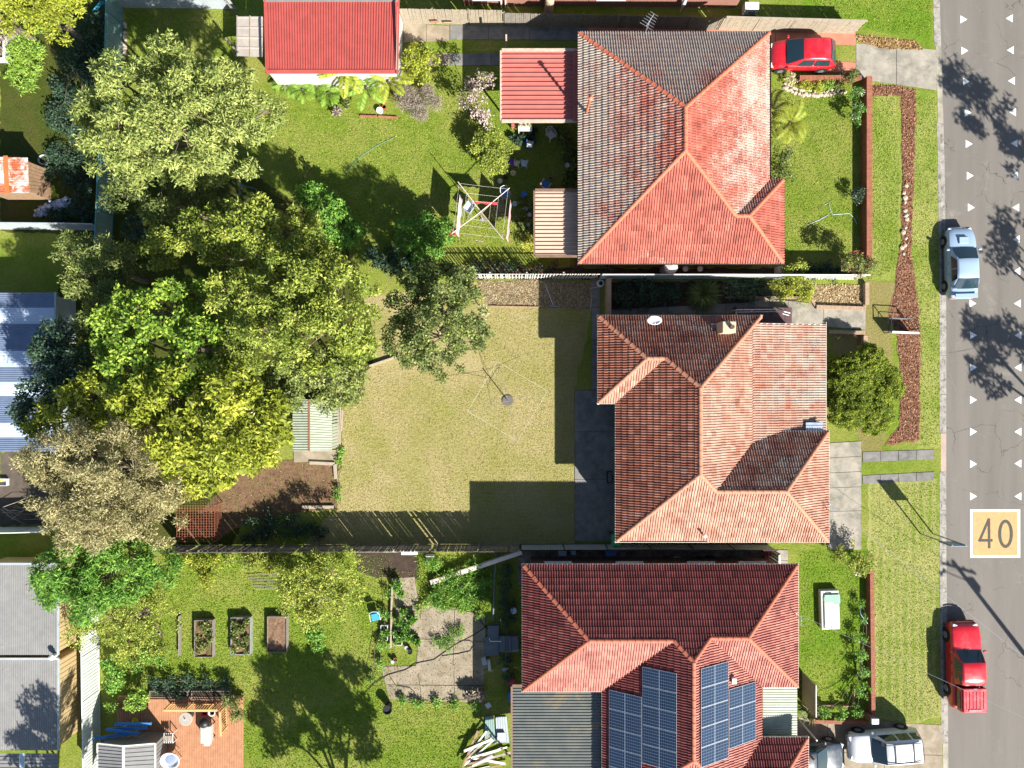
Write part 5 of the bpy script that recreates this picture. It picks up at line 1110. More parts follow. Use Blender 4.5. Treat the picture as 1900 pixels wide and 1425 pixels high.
shrub('bright leafy shrub beside the white steel fence', 212, 1245, 22, 1.3, 'lush', (.15, .08), 480, 71, (.18, .3), lobes=[(210, 1230, 18, .9, .4), (218, 1255, 20, .8, .4), (212, 1275, 12, .6, .3)], tint0=.6)
shrub('light green shrub hanging over the corner of the timber deck', 258, 1300, 22, 1.3, 'fern', (.14, .07), 480, 72, (.16, .26), lobes=[(255, 1298, 18, .9, .4), (272, 1288, 14, .9, .4), (245, 1305, 14, .8, .3)], tint0=.6)
shrub('small leafy shrub between the white steel fence and the timber deck', 210, 1310, 14, 1.0, 'fern', (.13, .06), 440, 73, (.14, .22), tint0=.55)
shrub('spiky leaved shrub at the timber deck steps', 440, 1310, 22, 1.4, 'mid', (.24, .04), 420, 74, (.2, .3), lobes=[(432, 1300, 16, 1.0, .4), (446, 1320, 18, .9, .4)], tint0=.5)
shrub('leafy vegetable patch with red flowers beside the raised beds', 580, 1170, 26, .7, 'lush', (.12, .08), 480, 75, (.14, .22), lobes=[(575, 1150, 18, .4, .2), (585, 1175, 18, .4, .2), (590, 1195, 14, .35, .2)], extra=('blossom', 'red', .08, 60, (.07, .05)), tint0=.55)
shrub('tall bright weeds along the sheet fence beyond the white plank', 820, 1090, 40, .8, 'lush', (.22, .04), 420, 76, (.18, .28), lobes=[(800, 1045, 18, .4, .2), (835, 1075, 20, .4, .2), (880, 1050, 18, .35, .2), (860, 1095, 30, .45, .25), (820, 1110, 26, .4, .2), (900, 1085, 18, .4, .2), (885, 1110, 22, .4, .2)], cat='weeds', name='weeds', tint0=.55, up=.3)
shrub('weeds growing through the cracked yard slab', 835, 1190, 24, .5, 'lush', (.16, .03), 420, 77, (.14, .22), lobes=[(815, 1190, 14, .2, .12), (838, 1182, 16, .22, .12), (826, 1200, 14, .2, .1), (855, 1172, 12, .2, .1)], cat='weeds', name='weeds', tint0=.55, up=.3)
shrub('dark shrub under the olive green tree beside the teal fence', 255, 425, 26, 1.4, 'dark', (.14, .06), 520, 78, (.18, .3), tint0=.6)
shrub('red flowering low plants along the white picket fence', 960, 500, 60, .6, 'dark', (.12, .06), 420, 79, (.14, .22), lobes=[(880, 495, 14, .3, .15), (910, 498, 16, .3, .15), (940, 496, 16, .3, .2), (965, 500, 14, .3, .15), (1000, 500, 14, .3, .15), (1030, 500, 14, .3, .15), (1068, 500, 14, .3, .15), (1130, 500, 14, .3, .15)], extra=('blossom', 'red', .5, 120, (.09, .06)))
shrub('variegated yellow croton beside the cream patio roof', 982, 455, 16, .9, 'gold', (.20, .05), 360, 80, (.16, .24), tint0=.6)
shrub('dead flower heads on a pale shrub under the clothes hoist', 925, 392, 18, 1.0, 'dry', (.12, .04), 420, 81, (.16, .24), extra=('blossom', 'sand', .4, 60, (.08, .06)))
shrub('red bougainvillea at the post of the clothes hoist', 842, 432, 12, .9, 'red', (.08, .05), 520, 82, (.14, .2))
shrub('cream flowering spray on the edge of the dark round tree', 898, 578, 12, 2.4, 'sand', (.10, .06), 420, 83, (.12, .2), lobes=[(895, 570, 9, 2.2, .4), (900, 585, 9, 2.1, .4)])
shrub('dark creeping undergrowth below the golden tree along the paling fence', 520, 975, 40, .8, 'dark', (.12, .06), 420, 84, (.18, .3), lobes=[(470, 985, 28, .4, .2), (510, 975, 30, .4, .25), (550, 978, 26, .4, .2), (590, 985, 18, .3, .15)], tint0=.42)
shrub('dark ivy and weeds against the teal fence', 180, 60, 40, .9, 'dark', (.15, .08), 360, 85, (.2, .32), lobes=[(190, 40, 26, .6, .3), (165, 75, 30, .6, .3), (195, 95, 22, .6, .3), (140, 110, 30, .5, .3), (170, 140, 28, .5, .3), (120, 160, 26, .5, .3), (150, 190, 26, .5, .3), (110, 215, 28, .5, .3), (140, 245, 24, .5, .3)], tint0=.5)
shrub('sunlit bright green weeds around the white planter frame', 45, 110, 30, .6, 'fern', (.22, .05), 420, 86, (.18, .28), lobes=[(45, 65, 26, .35, .2), (35, 100, 24, .35, .2), (55, 125, 22, .3, .2), (30, 140, 20, .3, .15), (55, 160, 20, .3, .2), (70, 95, 18, .3, .15)], cat='weeds', name='weeds', tint0=.62, up=.4)
shrub('shaded ivy mat below the pale blue grey steel fence', 150, 390, 30, .6, 'dark', (.13, .08), 420, 87, (.16, .26), lobes=[(150, 385, 24, .35, .2), (110, 405, 22, .3, .15), (165, 405, 16, .35, .2)], tint0=.55)
for i, (lab, x, y, lb, kd, t0) in enumerate([
    ('low yellow flowering plants along the old paling fence by the feathery tree', 370, 1050, [(345, 1040, 14, .3, .2), (372, 1052, 16, .3, .2), (400, 1045, 14, .3, .2), (385, 1075, 16, .35, .2)], 'gold', .5),
    ('leafy vegetable rows along the old paling fence by the grey stakes', 470, 1040, [(430, 1038, 15, .35, .2), (460, 1045, 16, .35, .2), (490, 1035, 14, .35, .2), (515, 1042, 13, .3, .2)], 'yellow', .45),
    ('weedy clump beside the timber edge and white troughs', 716, 1130, [(718, 1100, 9, .3, .2), (716, 1140, 10, .35, .2), (712, 1200, 12, .35, .2), (705, 1235, 12, .3, .15), (690, 1255, 10, .25, .1)], 'lush', .5),
    ('weeds along the slab edge near the black kettle drum', 800, 1305, [(745, 1300, 10, .2, .1), (775, 1306, 12, .22, .1), (810, 1304, 12, .22, .1), (845, 1306, 12, .22, .1), (880, 1308, 10, .2, .1)], 'lush', .55),
    ('weeds along the slab edge facing the white plank', 850, 1128, [(790, 1118, 9, .2, .1), (820, 1124, 10, .22, .1), (855, 1132, 10, .22, .1), (885, 1140, 10, .22, .1), (775, 1130, 9, .2, .1)], 'fern', .5),
    ('dark leafy bank between the timber deck planters and the lawn', 340, 1262, [(285, 1262, 14, .35, .2), (315, 1265, 16, .35, .2), (350, 1264, 16, .35, .2), (385, 1266, 14, .35, .2), (415, 1268, 14, .3, .2)], 'dark', .55),
    ('mixed leafy garden bed beside the feathery tree and speckled tree', 300, 1215, [(270, 1215, 16, .4, .2), (300, 1222, 14, .35, .2), (250, 1235, 14, .4, .2)], 'lush', .45),
    ('rough green undergrowth behind the rusty hut', 130, 300, [(110, 290, 26, .5, .3), (150, 300, 26, .5, .3), (130, 330, 24, .5, .3), (165, 345, 20, .5, .3), (90, 325, 14, .4, .2)], 'dark', .5),
    ('shrubby climber at the end of the grey workshop fence', 140, 1010, [(120, 1000, 20, .9, .4), (150, 1005, 22, .9, .4)], 'lush', .35),
    ('green weeds at the foot of the garden shed slab', 635, 840, [(632, 838, 9, .2, .1), (630, 858, 9, .2, .1), (628, 905, 8, .15, .1), (627, 925, 8, .15, .1)], 'lush', .5)]):
    shrub(lab, x, y, 20, .6, kd, (.14, .055), 420, 120 + i, (.15, .24), lobes=lb, tint0=t0)
# strappy bush in the side bed
def strappy(label, px, py, n, L, wd, kind, seed, cat='plant', name='strappy_plant', rise=.8, tint0=.5, hgt=0.0):
    r_ = np.random.default_rng(seed); c = G(px, py); t = T(name, label, cat, c); vs = []; qs = []; tn = []
    for i in range(n):
        a_ = r_.random() * 2 * math.pi; el = r_.uniform(.2, 1.25); l = L * r_.uniform(.7, 1.15); dr = np.array([math.cos(a_), math.sin(a_), 0]); sd_ = np.array([-math.sin(a_), math.cos(a_), 0]); p = np.array([c.x, c.y, hgt]) + dr * .05; k = 5; b0 = len(vs)
        ang = el
        for j in range(k + 1):
            f = j / k; w_ = wd * (1 - f ** 2.2) * .5 + .002; vs += [p - sd_ * w_, p + sd_ * w_]; p = p + (dr * math.cos(ang) + np.array([0, 0, math.sin(ang)])) * l / k; ang -= rise * 1.6 / k
            p[2] = max(p[2], .03)
        for j in range(k): qs.append([b0 + 2 * j, b0 + 2 * j + 1, b0 + 2 * j + 3, b0 + 2 * j + 2]); tn.append(min(1, max(0, r_.normal(tint0, .2))))
    np_mesh('leaf_blades', np.array(vs), np.array(qs), LEAF[kind], t, {'tint': np.array(tn)}); MB().lathe((c.x, c.y, 0), [(.1, 0), (.08, .12), (.02, .18)], 8).build('crown_base', BARK, t)
    return t
strappy('dense round strap leaved bush in the shaded side bed', 1302, 548, 420, 1.25, .05, 'mid', 101, tint0=.35)
strappy('strap leaved plant beside the pale porch screen', 1500, 1318, 90, .9, .05, 'mid', 102)
strappy('spiky plant in the dark shrub beside the clothes hoist', 812, 432, 60, .8, .05, 'lush', 103, hgt=1.0)
strappy('grassy clump beside the boundary wall under the citrus tree', 500, 1050, 110, .6, .03, 'gold', 104)
# palms and bananas: each leaf is a part
def frond(t, base, az, L, wd, kind, rise=.9, curl=1.7, leaflets=True, seed=0, name='frond', k=9, tint0=.5):
    r_ = np.random.default_rng(seed); dr = np.array([math.cos(az), math.sin(az), 0]); sd_ = np.array([-math.sin(az), math.cos(az), 0]); p = np.array(base, float); ang = rise; sp = []; dirs = []
    for j in range(k + 1):
        d_ = dr * math.cos(ang) + np.array([0, 0, math.sin(ang)]); sp.append(p.copy()); dirs.append(d_); p = p + d_ * L / k; ang -= curl / k
    vs = []; qs = []
    if leaflets:
        m_ = 3 if name == 'leaf' else 4; fat = 1.7 if name == 'leaf' else 1.0
        for j in range(1, k):
            for q in range(m_):
                f = (j + q / m_) / k; c = sp[j] + (sp[j + 1] - sp[j]) * q / m_; w_ = wd * math.sin(math.pi * min(1, f * .92 + .08)) ** .7 + .05; up = np.cross(dirs[j], sd_); up = up if up[2] > 0 else -up
                for s in (-1, 1):
                    tip = c + sd_ * s * w_ + dirs[j] * w_ * .55 - np.array([0, 0, 1]) * w_ * .25; e = dirs[j] * L / k / m_ * .55 * fat; b0 = len(vs)
                    vs += [c, c + (tip - c) * .5 + e * .8 + up * .01, tip, c + (tip - c) * .5 - e * .8]; qs.append([b0, b0 + 1, b0 + 2, b0 + 3])
    else:
        for j in range(k + 1):
            f = j / k; w_ = wd * max(.02, math.sin(math.pi * (.06 + .92 * f)) ** .6); up = np.array([0, 0, 1.0]) * w_ * .35; vs += [sp[j] - sd_ * w_ + up, sp[j], sp[j] + sd_ * w_ + up]
        for j in range(k): b0 = 3 * j; qs += [[b0, b0 + 1, b0 + 4, b0 + 3], [b0 + 1, b0 + 2, b0 + 5, b0 + 4]]
    o = np_mesh(name, np.array(vs), np.array(qs), LEAF[kind], t, {'tint': np.clip(r_.normal(tint0, .15, len(qs)), 0, 1)}); return o
def palm(label, px, py, h, n, L, kind, seed, wd=.28, leaflets=True, cat='palm', name='palm', lean=(0, 0), lname='frond', rise=1.0, curl=1.8, tint0=.5, hpx=False):
    r_ = random.Random(seed); b = G(px, py); t = T(name, label, cat, b); top = b + Vector((lean[0], lean[1], h))
    MB().tube([b, b.lerp(top, .5) + Vector((.03, .02, 0)), top], [.10, .08, .07] if leaflets else [.11, .10, .05], 8).build('trunk', BARK if leaflets else mat('banana_stem', (.25, .28, .10), (.18, .15, .06), 5, .7), t, smooth=True)
    for i in range(n): frond(t, top, 2 * math.pi * i / n + r_.uniform(-.25, .25), L * r_.uniform(.8, 1.15), wd, kind, r_.uniform(.35, 1.0) * rise, curl * r_.uniform(.8, 1.15), leaflets, seed * 20 + i, lname, tint0=tint0)
    return t
palm('yellow green palm on the front lawn by the lichen-spotted house', 1455, 238, .9, 11, 1.5, 'gold', 201, .30)
palm('small palm in the dark shrub by the back lawn', 758, 440, 1.3, 9, 1.1, 'lush', 202, .2)
palm('banana plant with tall upright leaves against the red garage', 655, 152, 1.9, 7, 2.0, 'gold', 203, .30, True, 'banana plant', 'banana_plant', lname='leaf', curl=1.2, tint0=.62)
palm('banana plant leaning over the brick edging', 688, 178, 1.3, 7, 1.7, 'fern', 204, .28, True, 'banana plant', 'banana_plant', lname='leaf', curl=1.5, tint0=.6)
palm('banana plant next to the bare grey twiggy shrub', 728, 170, 1.5, 7, 1.6, 'gold', 205, .28, True, 'banana plant', 'banana_plant', lname='leaf', curl=1.5, tint0=.5)
for i, (x, y, lab) in enumerate([(535, 160, 'feathery bright green fern clump nearest the olive green tree'), (565, 172, 'feathery bright green fern clump in the middle of the garage bed'), (590, 158, 'feathery bright green fern clump against the garage wall'), (612, 178, 'feathery bright green fern clump behind the black plant pot')]):
    palm(lab, x, y, .5, 13, .95, 'fern', 210 + i, .24, True, 'plant', 'fern_clump', lname='frond', rise=.9, curl=1.6, tint0=.55)
# trees' dry litter and lawn grass: uncountable blades
def grass(name, inc, exc, dens, h, kind_mat, seed, label):
    r_ = np.random.default_rng(seed); xs = [p[0] for p in inc]; yy = [p[1] for p in inc]; area = (max(xs) - min(xs)) * (max(yy) - min(yy)) / PXM ** 2
    n = int(area * dens * 1.7); x = r_.uniform(min(xs), max(xs), n); y = r_.uniform(min(yy), max(yy), n); ok = pip(x, y, inc)
    for e in exc: ok &= ~pip(x, y, e)
    x = x[ok]; y = y[ok]; n = len(x); P = np.stack([(x - 950) / PXM, (712.5 - y) / PXM, np.full(n, .002)], 1)
    a_ = r_.random(n) * 2 * math.pi; lean = r_.uniform(.5, 1.5, n); D = np.stack([np.cos(a_) * lean, np.sin(a_) * lean, np.ones(n)], 1); D = unit(D); S_ = np.stack([-np.sin(a_), np.cos(a_), np.zeros(n)], 1)
    L = h * r_.uniform(.6, 1.5, n)[:, None]; W = .026 * r_.uniform(.6, 1.4, n)[:, None]
    v = np.stack([P - S_ * W, P + S_ * W, P + D * L], 1).reshape(-1, 3); q = np.arange(n * 3).reshape(-1, 3)
    o = np_mesh(name, v, q, kind_mat, None, {'tint': r_.random(n)}); o['kind'] = 'stuff'; o['label'] = label; o['category'] = 'grass'; return o
HB = [(1085, 60), (1430, 60), (1440, 480), (1085, 480)]
grass('grass', [(480, 190), (760, 220), (830, 140), (1040, 130), (1060, 480), (840, 500), (640, 470), (530, 330)], [[(985, 350), (1080, 350), (1080, 480), (985, 480)]], 90, .06, mat_leaf('blade_green', (.043, .075, .008), (.177, .254, .036), (.309, .351, .085), .2, .1), 301, 'green lawn grass behind the lichen-spotted house')
grass('grass', [(640, 745), (700, 680), (890, 690), (905, 572), (1095, 575), (1064, 725), (1064, 1005), (620, 1005), (630, 850)], [], 90, .05, mat_leaf('blade_dry', (.11, .11, .022), (.312, .286, .072), (.494, .403, .169), .2, .1), 302, 'dry straw coloured lawn grass behind the tan tile house')
grass('grass', [(1612, 182), (1660, 182), (1670, 330), (1664, 500), (1612, 520)], [], 110, .07, mat_leaf('blade_verge', (.051, .09, .009), (.204, .286, .039), (.343, .377, .091), .2, .1), 303, 'grass verge between the long brick front wall and the mulch strip')
grass('grass', [(1699, 180), (1736, 180), (1742, 500), (1743, 825), (1708, 828), (1708, 620), (1692, 480)], [], 110, .06, bpy.data.materials['blade_verge'], 304, 'narrow grass strip between the mulch bed and the kerb')
grass('grass', [(1616, 900), (1740, 895), (1744, 1325), (1690, 1340), (1620, 1325)], [], 100, .05, bpy.data.materials['blade_verge'], 305, 'mown striped verge between the low brick front wall and the kerb')
grass('grass', [(1485, 1022), (1605, 1022), (1603, 1315), (1485, 1320)], [], 110, .06, mat_leaf('blade_lush', (.038, .08, .006), (.166, .280, .023), (.276, .377, .058), .2, .1), 306, 'lush front lawn grass around the discarded white cabinet')
grass('grass', [(1432, 155), (1594, 185), (1594, 480), (1460, 470), (1432, 330)], [], 100, .06, bpy.data.materials['blade_green'], 307, 'front lawn grass around the palm')
grass('grass', [(200, 1030), (720, 1030), (770, 1110), (720, 1240), (770, 1310), (895, 1310), (880, 1440), (470, 1440), (440, 1290), (215, 1280)], [], 100, .07, bpy.data.materials['blade_lush'], 308, 'lush back lawn grass around the raised beds')
grass('grass', [(1500, -10), (1728, -10), (1726, 70), (1610, 52), (1520, 30)], [], 110, .06, bpy.data.materials['blade_lush'], 309, 'lush verge grass beyond the concrete driveway apron')
grass('grass', [(770, 1030), (915, 1030), (912, 1140), (780, 1115)], [], 160, .12, bpy.data.materials['blade_lush'], 310, 'long grass under the white plank')
grass('grass', [(232, 18), (440, 22), (435, 120), (500, 200), (430, 330), (215, 330)], [], 80, .06, bpy.data.materials['blade_green'], 311, 'shaded back lawn grass under the olive green tree')
# ------------------------------------------------------------------ vehicles (front along +X)
TYRE = mat('tyre', (.018, .018, .018), None, 8, .8); RIM = mat('rim', (.45, .45, .46), None, 6, .3, metal=.7)
BLACKP = mat('black_plastic', (.02, .02, .021), None, 6, .5); CGL = mat_glass('car_glass', (.010, .022, .030), .05)
LAMP = mat('lamp_clear', (.70, .72, .74), None, 6, .1, spec=.6); TAIL = mat('lamp_red', (.45, .02, .02), None, 6, .15); CHROME = mat('chrome', (.7, .7, .7), None, 5, .15, metal=1.0)
def interp(tab, x):
    for (x0, a), (x1, b) in zip(tab, tab[1:]):
        if x0 <= x <= x1: t = (x - x0) / (x1 - x0); t = t * t * (3 - 2 * t) if False else t; return a + (b - a) * t
    return tab[-1][1]
def car(name, label, px, py, deg, L, W, paint, top, half, cabin, ht, wheels=(.19, .81), wr=.32, doors=2, extra=None, h_ref=.7, cat='car'):
    c = G(px, py, h_ref); c.z = -.13 if px > 1750 else .03
    t = T(name, label, cat, c, R(deg), local=True); hw = W / 2
    # body shell
    xs = [0, .008, .025, .06, .1, .16, .24, .32, .4, .5, .6, .68, .76, .84, .9, .945, .975, .992, 1]; mb = MB(); rows = []
    for f in xs:
        x = (f - .5) * L; w_ = hw * interp(half, f); z = interp(top, f); b = .24 if .05 < f < .95 else .34
        sec = [(0, b), (w_ * .86, b), (w_ * .965, b + .10), (w_, b + .26), (w_, z * .62 + .08), (w_ * .985, z - .10), (w_ * .95, z - .03), (w_ * .86, z + .004), (w_ * .5, z + .028), (0, z + .036)]
        rows.append([(x, -y, q) for y, q in sec] + [(x, y, q) for y, q in sec[::-1][1:-1]])
    n = len(rows[0]); vs = [p for r_ in rows for p in r_]; fs = [tuple(range(n)), tuple((len(rows) - 1) * n + k for k in range(n))[::-1]]
    for i in range(len(rows) - 1):
        for k in range(n): fs.append((i * n + k, (i + 1) * n + k, (i + 1) * n + (k + 1) % n, i * n + (k + 1) % n))
    mb.add(vs, fs); body = mb.build('body', paint, t, smooth=True, bevel=.0)
    # cabin: (rear base, rear roof, front roof, front base) fractions, belt width, roof width
    x0, x1, x2, x3, bw, rw = cabin; X = lambda f: (f - .5) * L
    zb0, zb3 = interp(top, x0) + .01, interp(top, x3) + .01; st = [(x0, 0), (x0 + (x1 - x0) * .55, .525), (x1, .93), (x1 + (x2 - x1) * .3, .995), ((x1 + x2) / 2, 1), (x1 + (x2 - x1) * .75, .99), (x2, .93), (x2 + (x3 - x2) * .5, .472), (x3, 0)]
    cb = MB(); rows = []
    def edge(f, hgt):      # side point of the cabin at station f, relative height
        zl = zb0 + (zb3 - zb0) * (f - x0) / (x3 - x0); z = zl + (ht - zl) * hgt; wv = hw * (bw + (rw - bw) * hgt); end = min(1, min(f - x0, x3 - f) / .05 * .14 + .86) if hgt < .99 else 1; return wv * min(1, end), z
    for f, hg in st:
        w_, z = edge(f, hg); wb, zl = edge(f, 0); wb = hw * bw * (.93 if f in (x0, x3) else 1)
        wm = wb + (w_ - wb) * .5
        rows.append([(X(f), -wb, zl - .06), (X(f), -(wm + .012), (zl + z) / 2), (X(f), -w_, z), (X(f), -w_ * .86, z + .028 * hg), (X(f), -w_ * .4, z + .052 * hg), (X(f), 0, z + .058 * hg), (X(f), w_ * .4, z + .052 * hg), (X(f), w_ * .86, z + .028 * hg), (X(f), w_, z), (X(f), wm + .012, (zl + z) / 2), (X(f), wb, zl - .06)])
    n = 11; cb.add([p for r_ in rows for p in r_], [(i * n + k, (i + 1) * n + k, (i + 1) * n + k + 1, i * n + k + 1) for i in range(len(rows) - 1) for k in range(n - 1)])
    roof_ = cb.build('cabin', paint, t, smooth=True)
    def glass(pts, nm, off=.008, m=CGL, nu=4):
        a, b, c2, d_ = [Vector(p) for p in pts]; nrm = (b - a).cross(d_ - a).normalized(); ctr = (a + b + c2 + d_) / 4
        if nrm.dot(ctr - Vector((0, 0, .6))) < 0: nrm = -nrm
        g_ = MB(); V_ = []
        for i in range(nu + 1):
            u = i / nu; bulge = nrm * (off + .03 * 4 * u * (1 - u) * (1 if nm in ('windscreen', 'rear_window') else .25)); V_ += [a.lerp(b, u) + bulge, d_.lerp(c2, u) + bulge]
        g_.add(V_, [(2 * i, 2 * i + 2, 2 * i + 3, 2 * i + 1) for i in range(nu)]); return g_.build(nm, m, t, smooth=True)
    def gp(f, hg, s, inset=0): w_, z = edge(f, hg); return Vector((X(f), s * (w_ - inset), z))
    def lerp(a, b, u): return a + (b - a) * u
    # windscreen and rear window
    for nm, fb, fr in (('windscreen', x3, x2), ('rear_window', x0, x1)):
        lo, hi = .06, .92; fl, fh = lerp(fb, fr, .06), lerp(fb, fr, .96); wl = hw * (bw + (rw - bw) * .05) * .91; wh = edge(fr, .93)[0] * .93; zl = interp(top, fb) + .05; zh = edge(fr, .93)[1] + .012
        glass([(X(fl), -wl, zl), (X(fl), wl, zl), (X(fh), wh, zh), (X(fh), -wh, zh)], nm, .03)
    f0, f1 = lerp(x0, x1, .75), lerp(x3, x2, .62); segs = {2: [(0, .46), (.5, 1)], 3: [(0, .2), (.25, .56), (.6, 1)], 1: [(.35, .65), (.69, 1)]}[doors]
    for s in (-1, 1):
        for u0, u1 in segs:
            a, b = lerp(f0, f1, u0), lerp(f0, f1, u1); q0 = lerp(x0, x1, .95) if u0 == 0 else a; q1 = lerp(x3, x2, 1.0) if u1 == 1 else b
            q0 = max(q0, a); q1 = min(q1, b)
            glass([gp(a, .08, s), gp(b, .08, s), gp(q1, .84, s), gp(q0, .84, s)], 'side_window', .022, CGL, 2)
        # handles, mirror
        for u in ((.30, .72) if doors > 1 else (.72,)):
            MB().box((X(lerp(f0, f1, u)), s * (hw + .005), interp(top, .5) - .12), (.17, .03, .03)).build('door_handle', paint, t)
        MB().box((X(x3) - .12, s * (hw + .10), interp(top, x3) + .04), (.13, .20, .13)).build('mirror', paint, t, bevel=.03)
        MB().box((X(.955), s * hw * .68, interp(top, .955) - .09), (.26, .30, .10), rz=-s * .35).build('headlight', LAMP, t, bevel=.03)
        MB().box((X(.015), s * hw * .72, interp(top, .03) - .16), (.06, .26, .16)).build('taillight', TAIL, t, bevel=.02)
        for f in wheels:
            x = X(f); w_ = MB(); w_.tube([(x, s * (hw - .20), wr), (x, s * (hw - .18), wr), (x, s * (hw + .008), wr), (x, s * (hw + .012), wr)], [wr * .9, wr, wr, wr * .86], 20); wo = w_.build('wheel', TYRE, t)
            rm = MB(); rm.tube([(x, s * (hw - .05), wr), (x, s * (hw + .022), wr)], [wr * .64, wr * .55], 14); rm.build('rim', RIM, wo)
            am = MB(); am.tube([(x, s * (hw - .15), wr + .03), (x, s * (hw + .004), wr + .03)], wr * 1.16, 20); am.build('wheel_arch', BLACKP, t)
    MB().box((X(.985), 0, .42), (.10, W * .62, .16)).build('grille', BLACKP, t, bevel=.03); MB().box((X(.012), 0, .42), (.08, W * .7, .12)).build('rear_bumper', BLACKP if cat == 'ute' else paint, t, bevel=.03)
    for s in (-1, 1): MB().beam((X(x3) + .02, s * .1, interp(top, x3) + .06), (X(x3) - .12, s * .1 + .45, interp(top, x3) + .09), .02, .015).build('wiper', BLACKP, t)
    if extra: extra(t, X, hw, lambda f: interp(top, f), edge)
    return t
SED_T = [(0, .62), (.025, .90), (.06, .99), (.2, 1.0), (.5, .96), (.70, .95), (.84, .87), (.94, .74), (.985, .58), (1, .50)]
SED_H = [(0, .80), (.03, .90), (.1, .97), (.25, 1), (.75, 1), (.88, .97), (.95, .88), (.985, .76), (1, .66)]
HAT_T = [(0, .55), (.02, .80), (.05, .97), (.3, .98), (.5, .96), (.72, .96), (.86, .86), (.95, .72), (.985, .56), (1, .48)]
def wrx(t, X, hw, top, edge):
    SV = mat_paint('paint_silver', (.25, .34, .44)); MB().box((X(.80), 0, top(.80) + .09), (.42, .58, .09)).build('bonnet_scoop', SV, t, bevel=.03); MB().box((X(.80) + .20, 0, top(.80) + .085), (.04, .50, .05)).build('scoop_mouth', BLACKP, t)
    MB().box((X(.035), 0, 1.14), (.26, 1.36, .035)).build('rear_spoiler', SV, t, bevel=.012)
    for s in (-1, 1): MB().box((X(.045), s * .55, 1.05), (.12, .05, .2)).build('spoiler_foot', SV, t)
car('parked_car', 'silver blue sedan with bonnet scoop parked at the kerb', 1786, 487, 91.5, 4.42, 1.74, mat_paint('paint_silver', (.25, .34, .44)), SED_T, SED_H, (.13, .27, .52, .70, .93, .72), 1.42, extra=wrx, h_ref=.7)
car('parked_car', 'bright red hatchback parked in the driveway by the pale fence', 1490, 101, 180, 4.0, 1.72, mat_paint('paint_red', (.46, .008, .016)), HAT_T, SED_H, (.03, .16, .55, .78, .94, .74), 1.50, doors=2, h_ref=.75)
def canopy(t, X, hw, top, edge):
    RD = bpy.data.materials['paint_red']
    for i in range(6): MB().box((X(.155), -.52 + .208 * i, 1.715), (1.05, .055, .03)).build('canopy_rib', RD, t, bevel=.01)
    MB().box((X(.155), 0, 1.62), (1.45, 1.40, .16)).build('canopy_top', RD, t, bevel=.05, seg=2)
    for s in (-1, 1): MB().box((X(.15), s * .70, 1.38), (1.42, .10, .48)).build('canopy_side', RD, t, bevel=.02); MB().box((X(.15), s * .765, 1.36), (1.02, .02, .30)).build('canopy_window', CGL, t)
    MB().box((X(.022), 0, 1.38), (.08, 1.40, .5)).build('canopy_door', RD, t, bevel=.02); MB().box((X(.012), 0, 1.40), (.05, 1.0, .28)).build('rear_glass', CGL, t)
    MB().box((X(.045), 0, 1.72), (.14, .80, .05)).build('roof_spoiler', mat_paint('paint_red_pale', (.62, .12, .13)), t, bevel=.015); MB().box((X(.29), 0, 1.72), (.06, .22, .04)).build('brake_light', CHROME, t)
    for s in (-1, 1): MB().tube([(X(.94), s * .72, .60), (X(.985), s * .66, .72), (X(1.004), s * .45, .76), (X(1.008), 0, .76)], .04, 6).build('bull_bar', BLACKP, t)
UT = [(0, .75), (.01, 1.02), (.3, 1.06), (.5, 1.08), (.70, 1.08), (.86, 1.02), (.96, .92), (.985, .72), (1, .6)]
UH = [(0, .93), (.03, .97), (.3, 1), (.8, 1), (.92, .98), (.97, .92), (1, .82)]
car('parked_ute', 'bright red dual cab ute with ribbed canopy parked at the kerb', 1793, 1235, 91, 5.2, 1.82, mat_paint('paint_red', (.46, .008, .016)), UT, UH, (.295, .33, .58, .70, .93, .76), 1.72, wheels=(.2, .83), wr=.37, doors=2, extra=canopy, h_ref=.8, cat='ute')
def wagon(t, X, hw, top, edge):
    for s in (-1, 1): MB().beam((X(.10), s * .56, 1.80), (X(.58), s * .56, 1.80), .04, .04).build('roof_rail', BLACKP, t)
    for f in (.2, .46): MB().beam((X(f), -.58, 1.82), (X(f), .58, 1.82), .05, .03).build('roof_bar', BLACKP, t)
WT = [(0, .70), (.02, .98), (.06, 1.02), (.5, 1.02), (.72, 1.02), (.88, .95), (.955, .82), (.985, .62), (1, .52)]
car('parked_wagon', 'white four wheel drive wagon with roof rails parked in the driveway', 1640, 1384, 184.5, 4.25, 1.76, mat_paint('paint_white', (.52, .53, .54)), WT, UH, (.02, .07, .56, .71, .93, .78), 1.74, wr=.34, doors=3, extra=wagon, h_ref=.8)
car('parked_car', 'dark blue grey car half hidden under the dark red tile eaves', 1502, 1404, 1.5, 4.3, 1.74, mat_paint('paint_gunmetal', (.035, .045, .055)), HAT_T, SED_H, (.04, .18, .52, .72, .94, .74), 1.5, h_ref=.7)
# ------------------------------------------------------------------ smaller things
def pm(name, c, rough=.45, c2=None): return mat(name, c, c2 or tuple(x * .85 for x in c), 5, rough)
P_WHITE = pm('plastic_white', (.55, .55, .53)); P_BLUE = pm('plastic_blue', (.05, .16, .42)); P_GREEN = pm('plastic_green', (.03, .18, .11)); P_BLACK = pm('plastic_black', (.02, .02, .022)); P_PURPLE = pm('plastic_purple', (.14, .05, .36)); P_CREAM = pm('plastic_cream', (.52, .50, .36)); P_TEAL = pm('plastic_teal', (.05, .30, .42)); P_RED = pm('plastic_red', (.48, .03, .05)); P_YEL = pm('plastic_yellow', (.75, .58, .05)); TERRA = mat('terracotta_pot', (.42, .17, .09), (.32, .12, .07), 6, .8); P_GREY = pm('plastic_grey', (.36, .37, .38)); P_LBLUE = pm('plastic_light_blue', (.42, .52, .60))
CANE = pm('cane_tan', (.5, .35, .2))
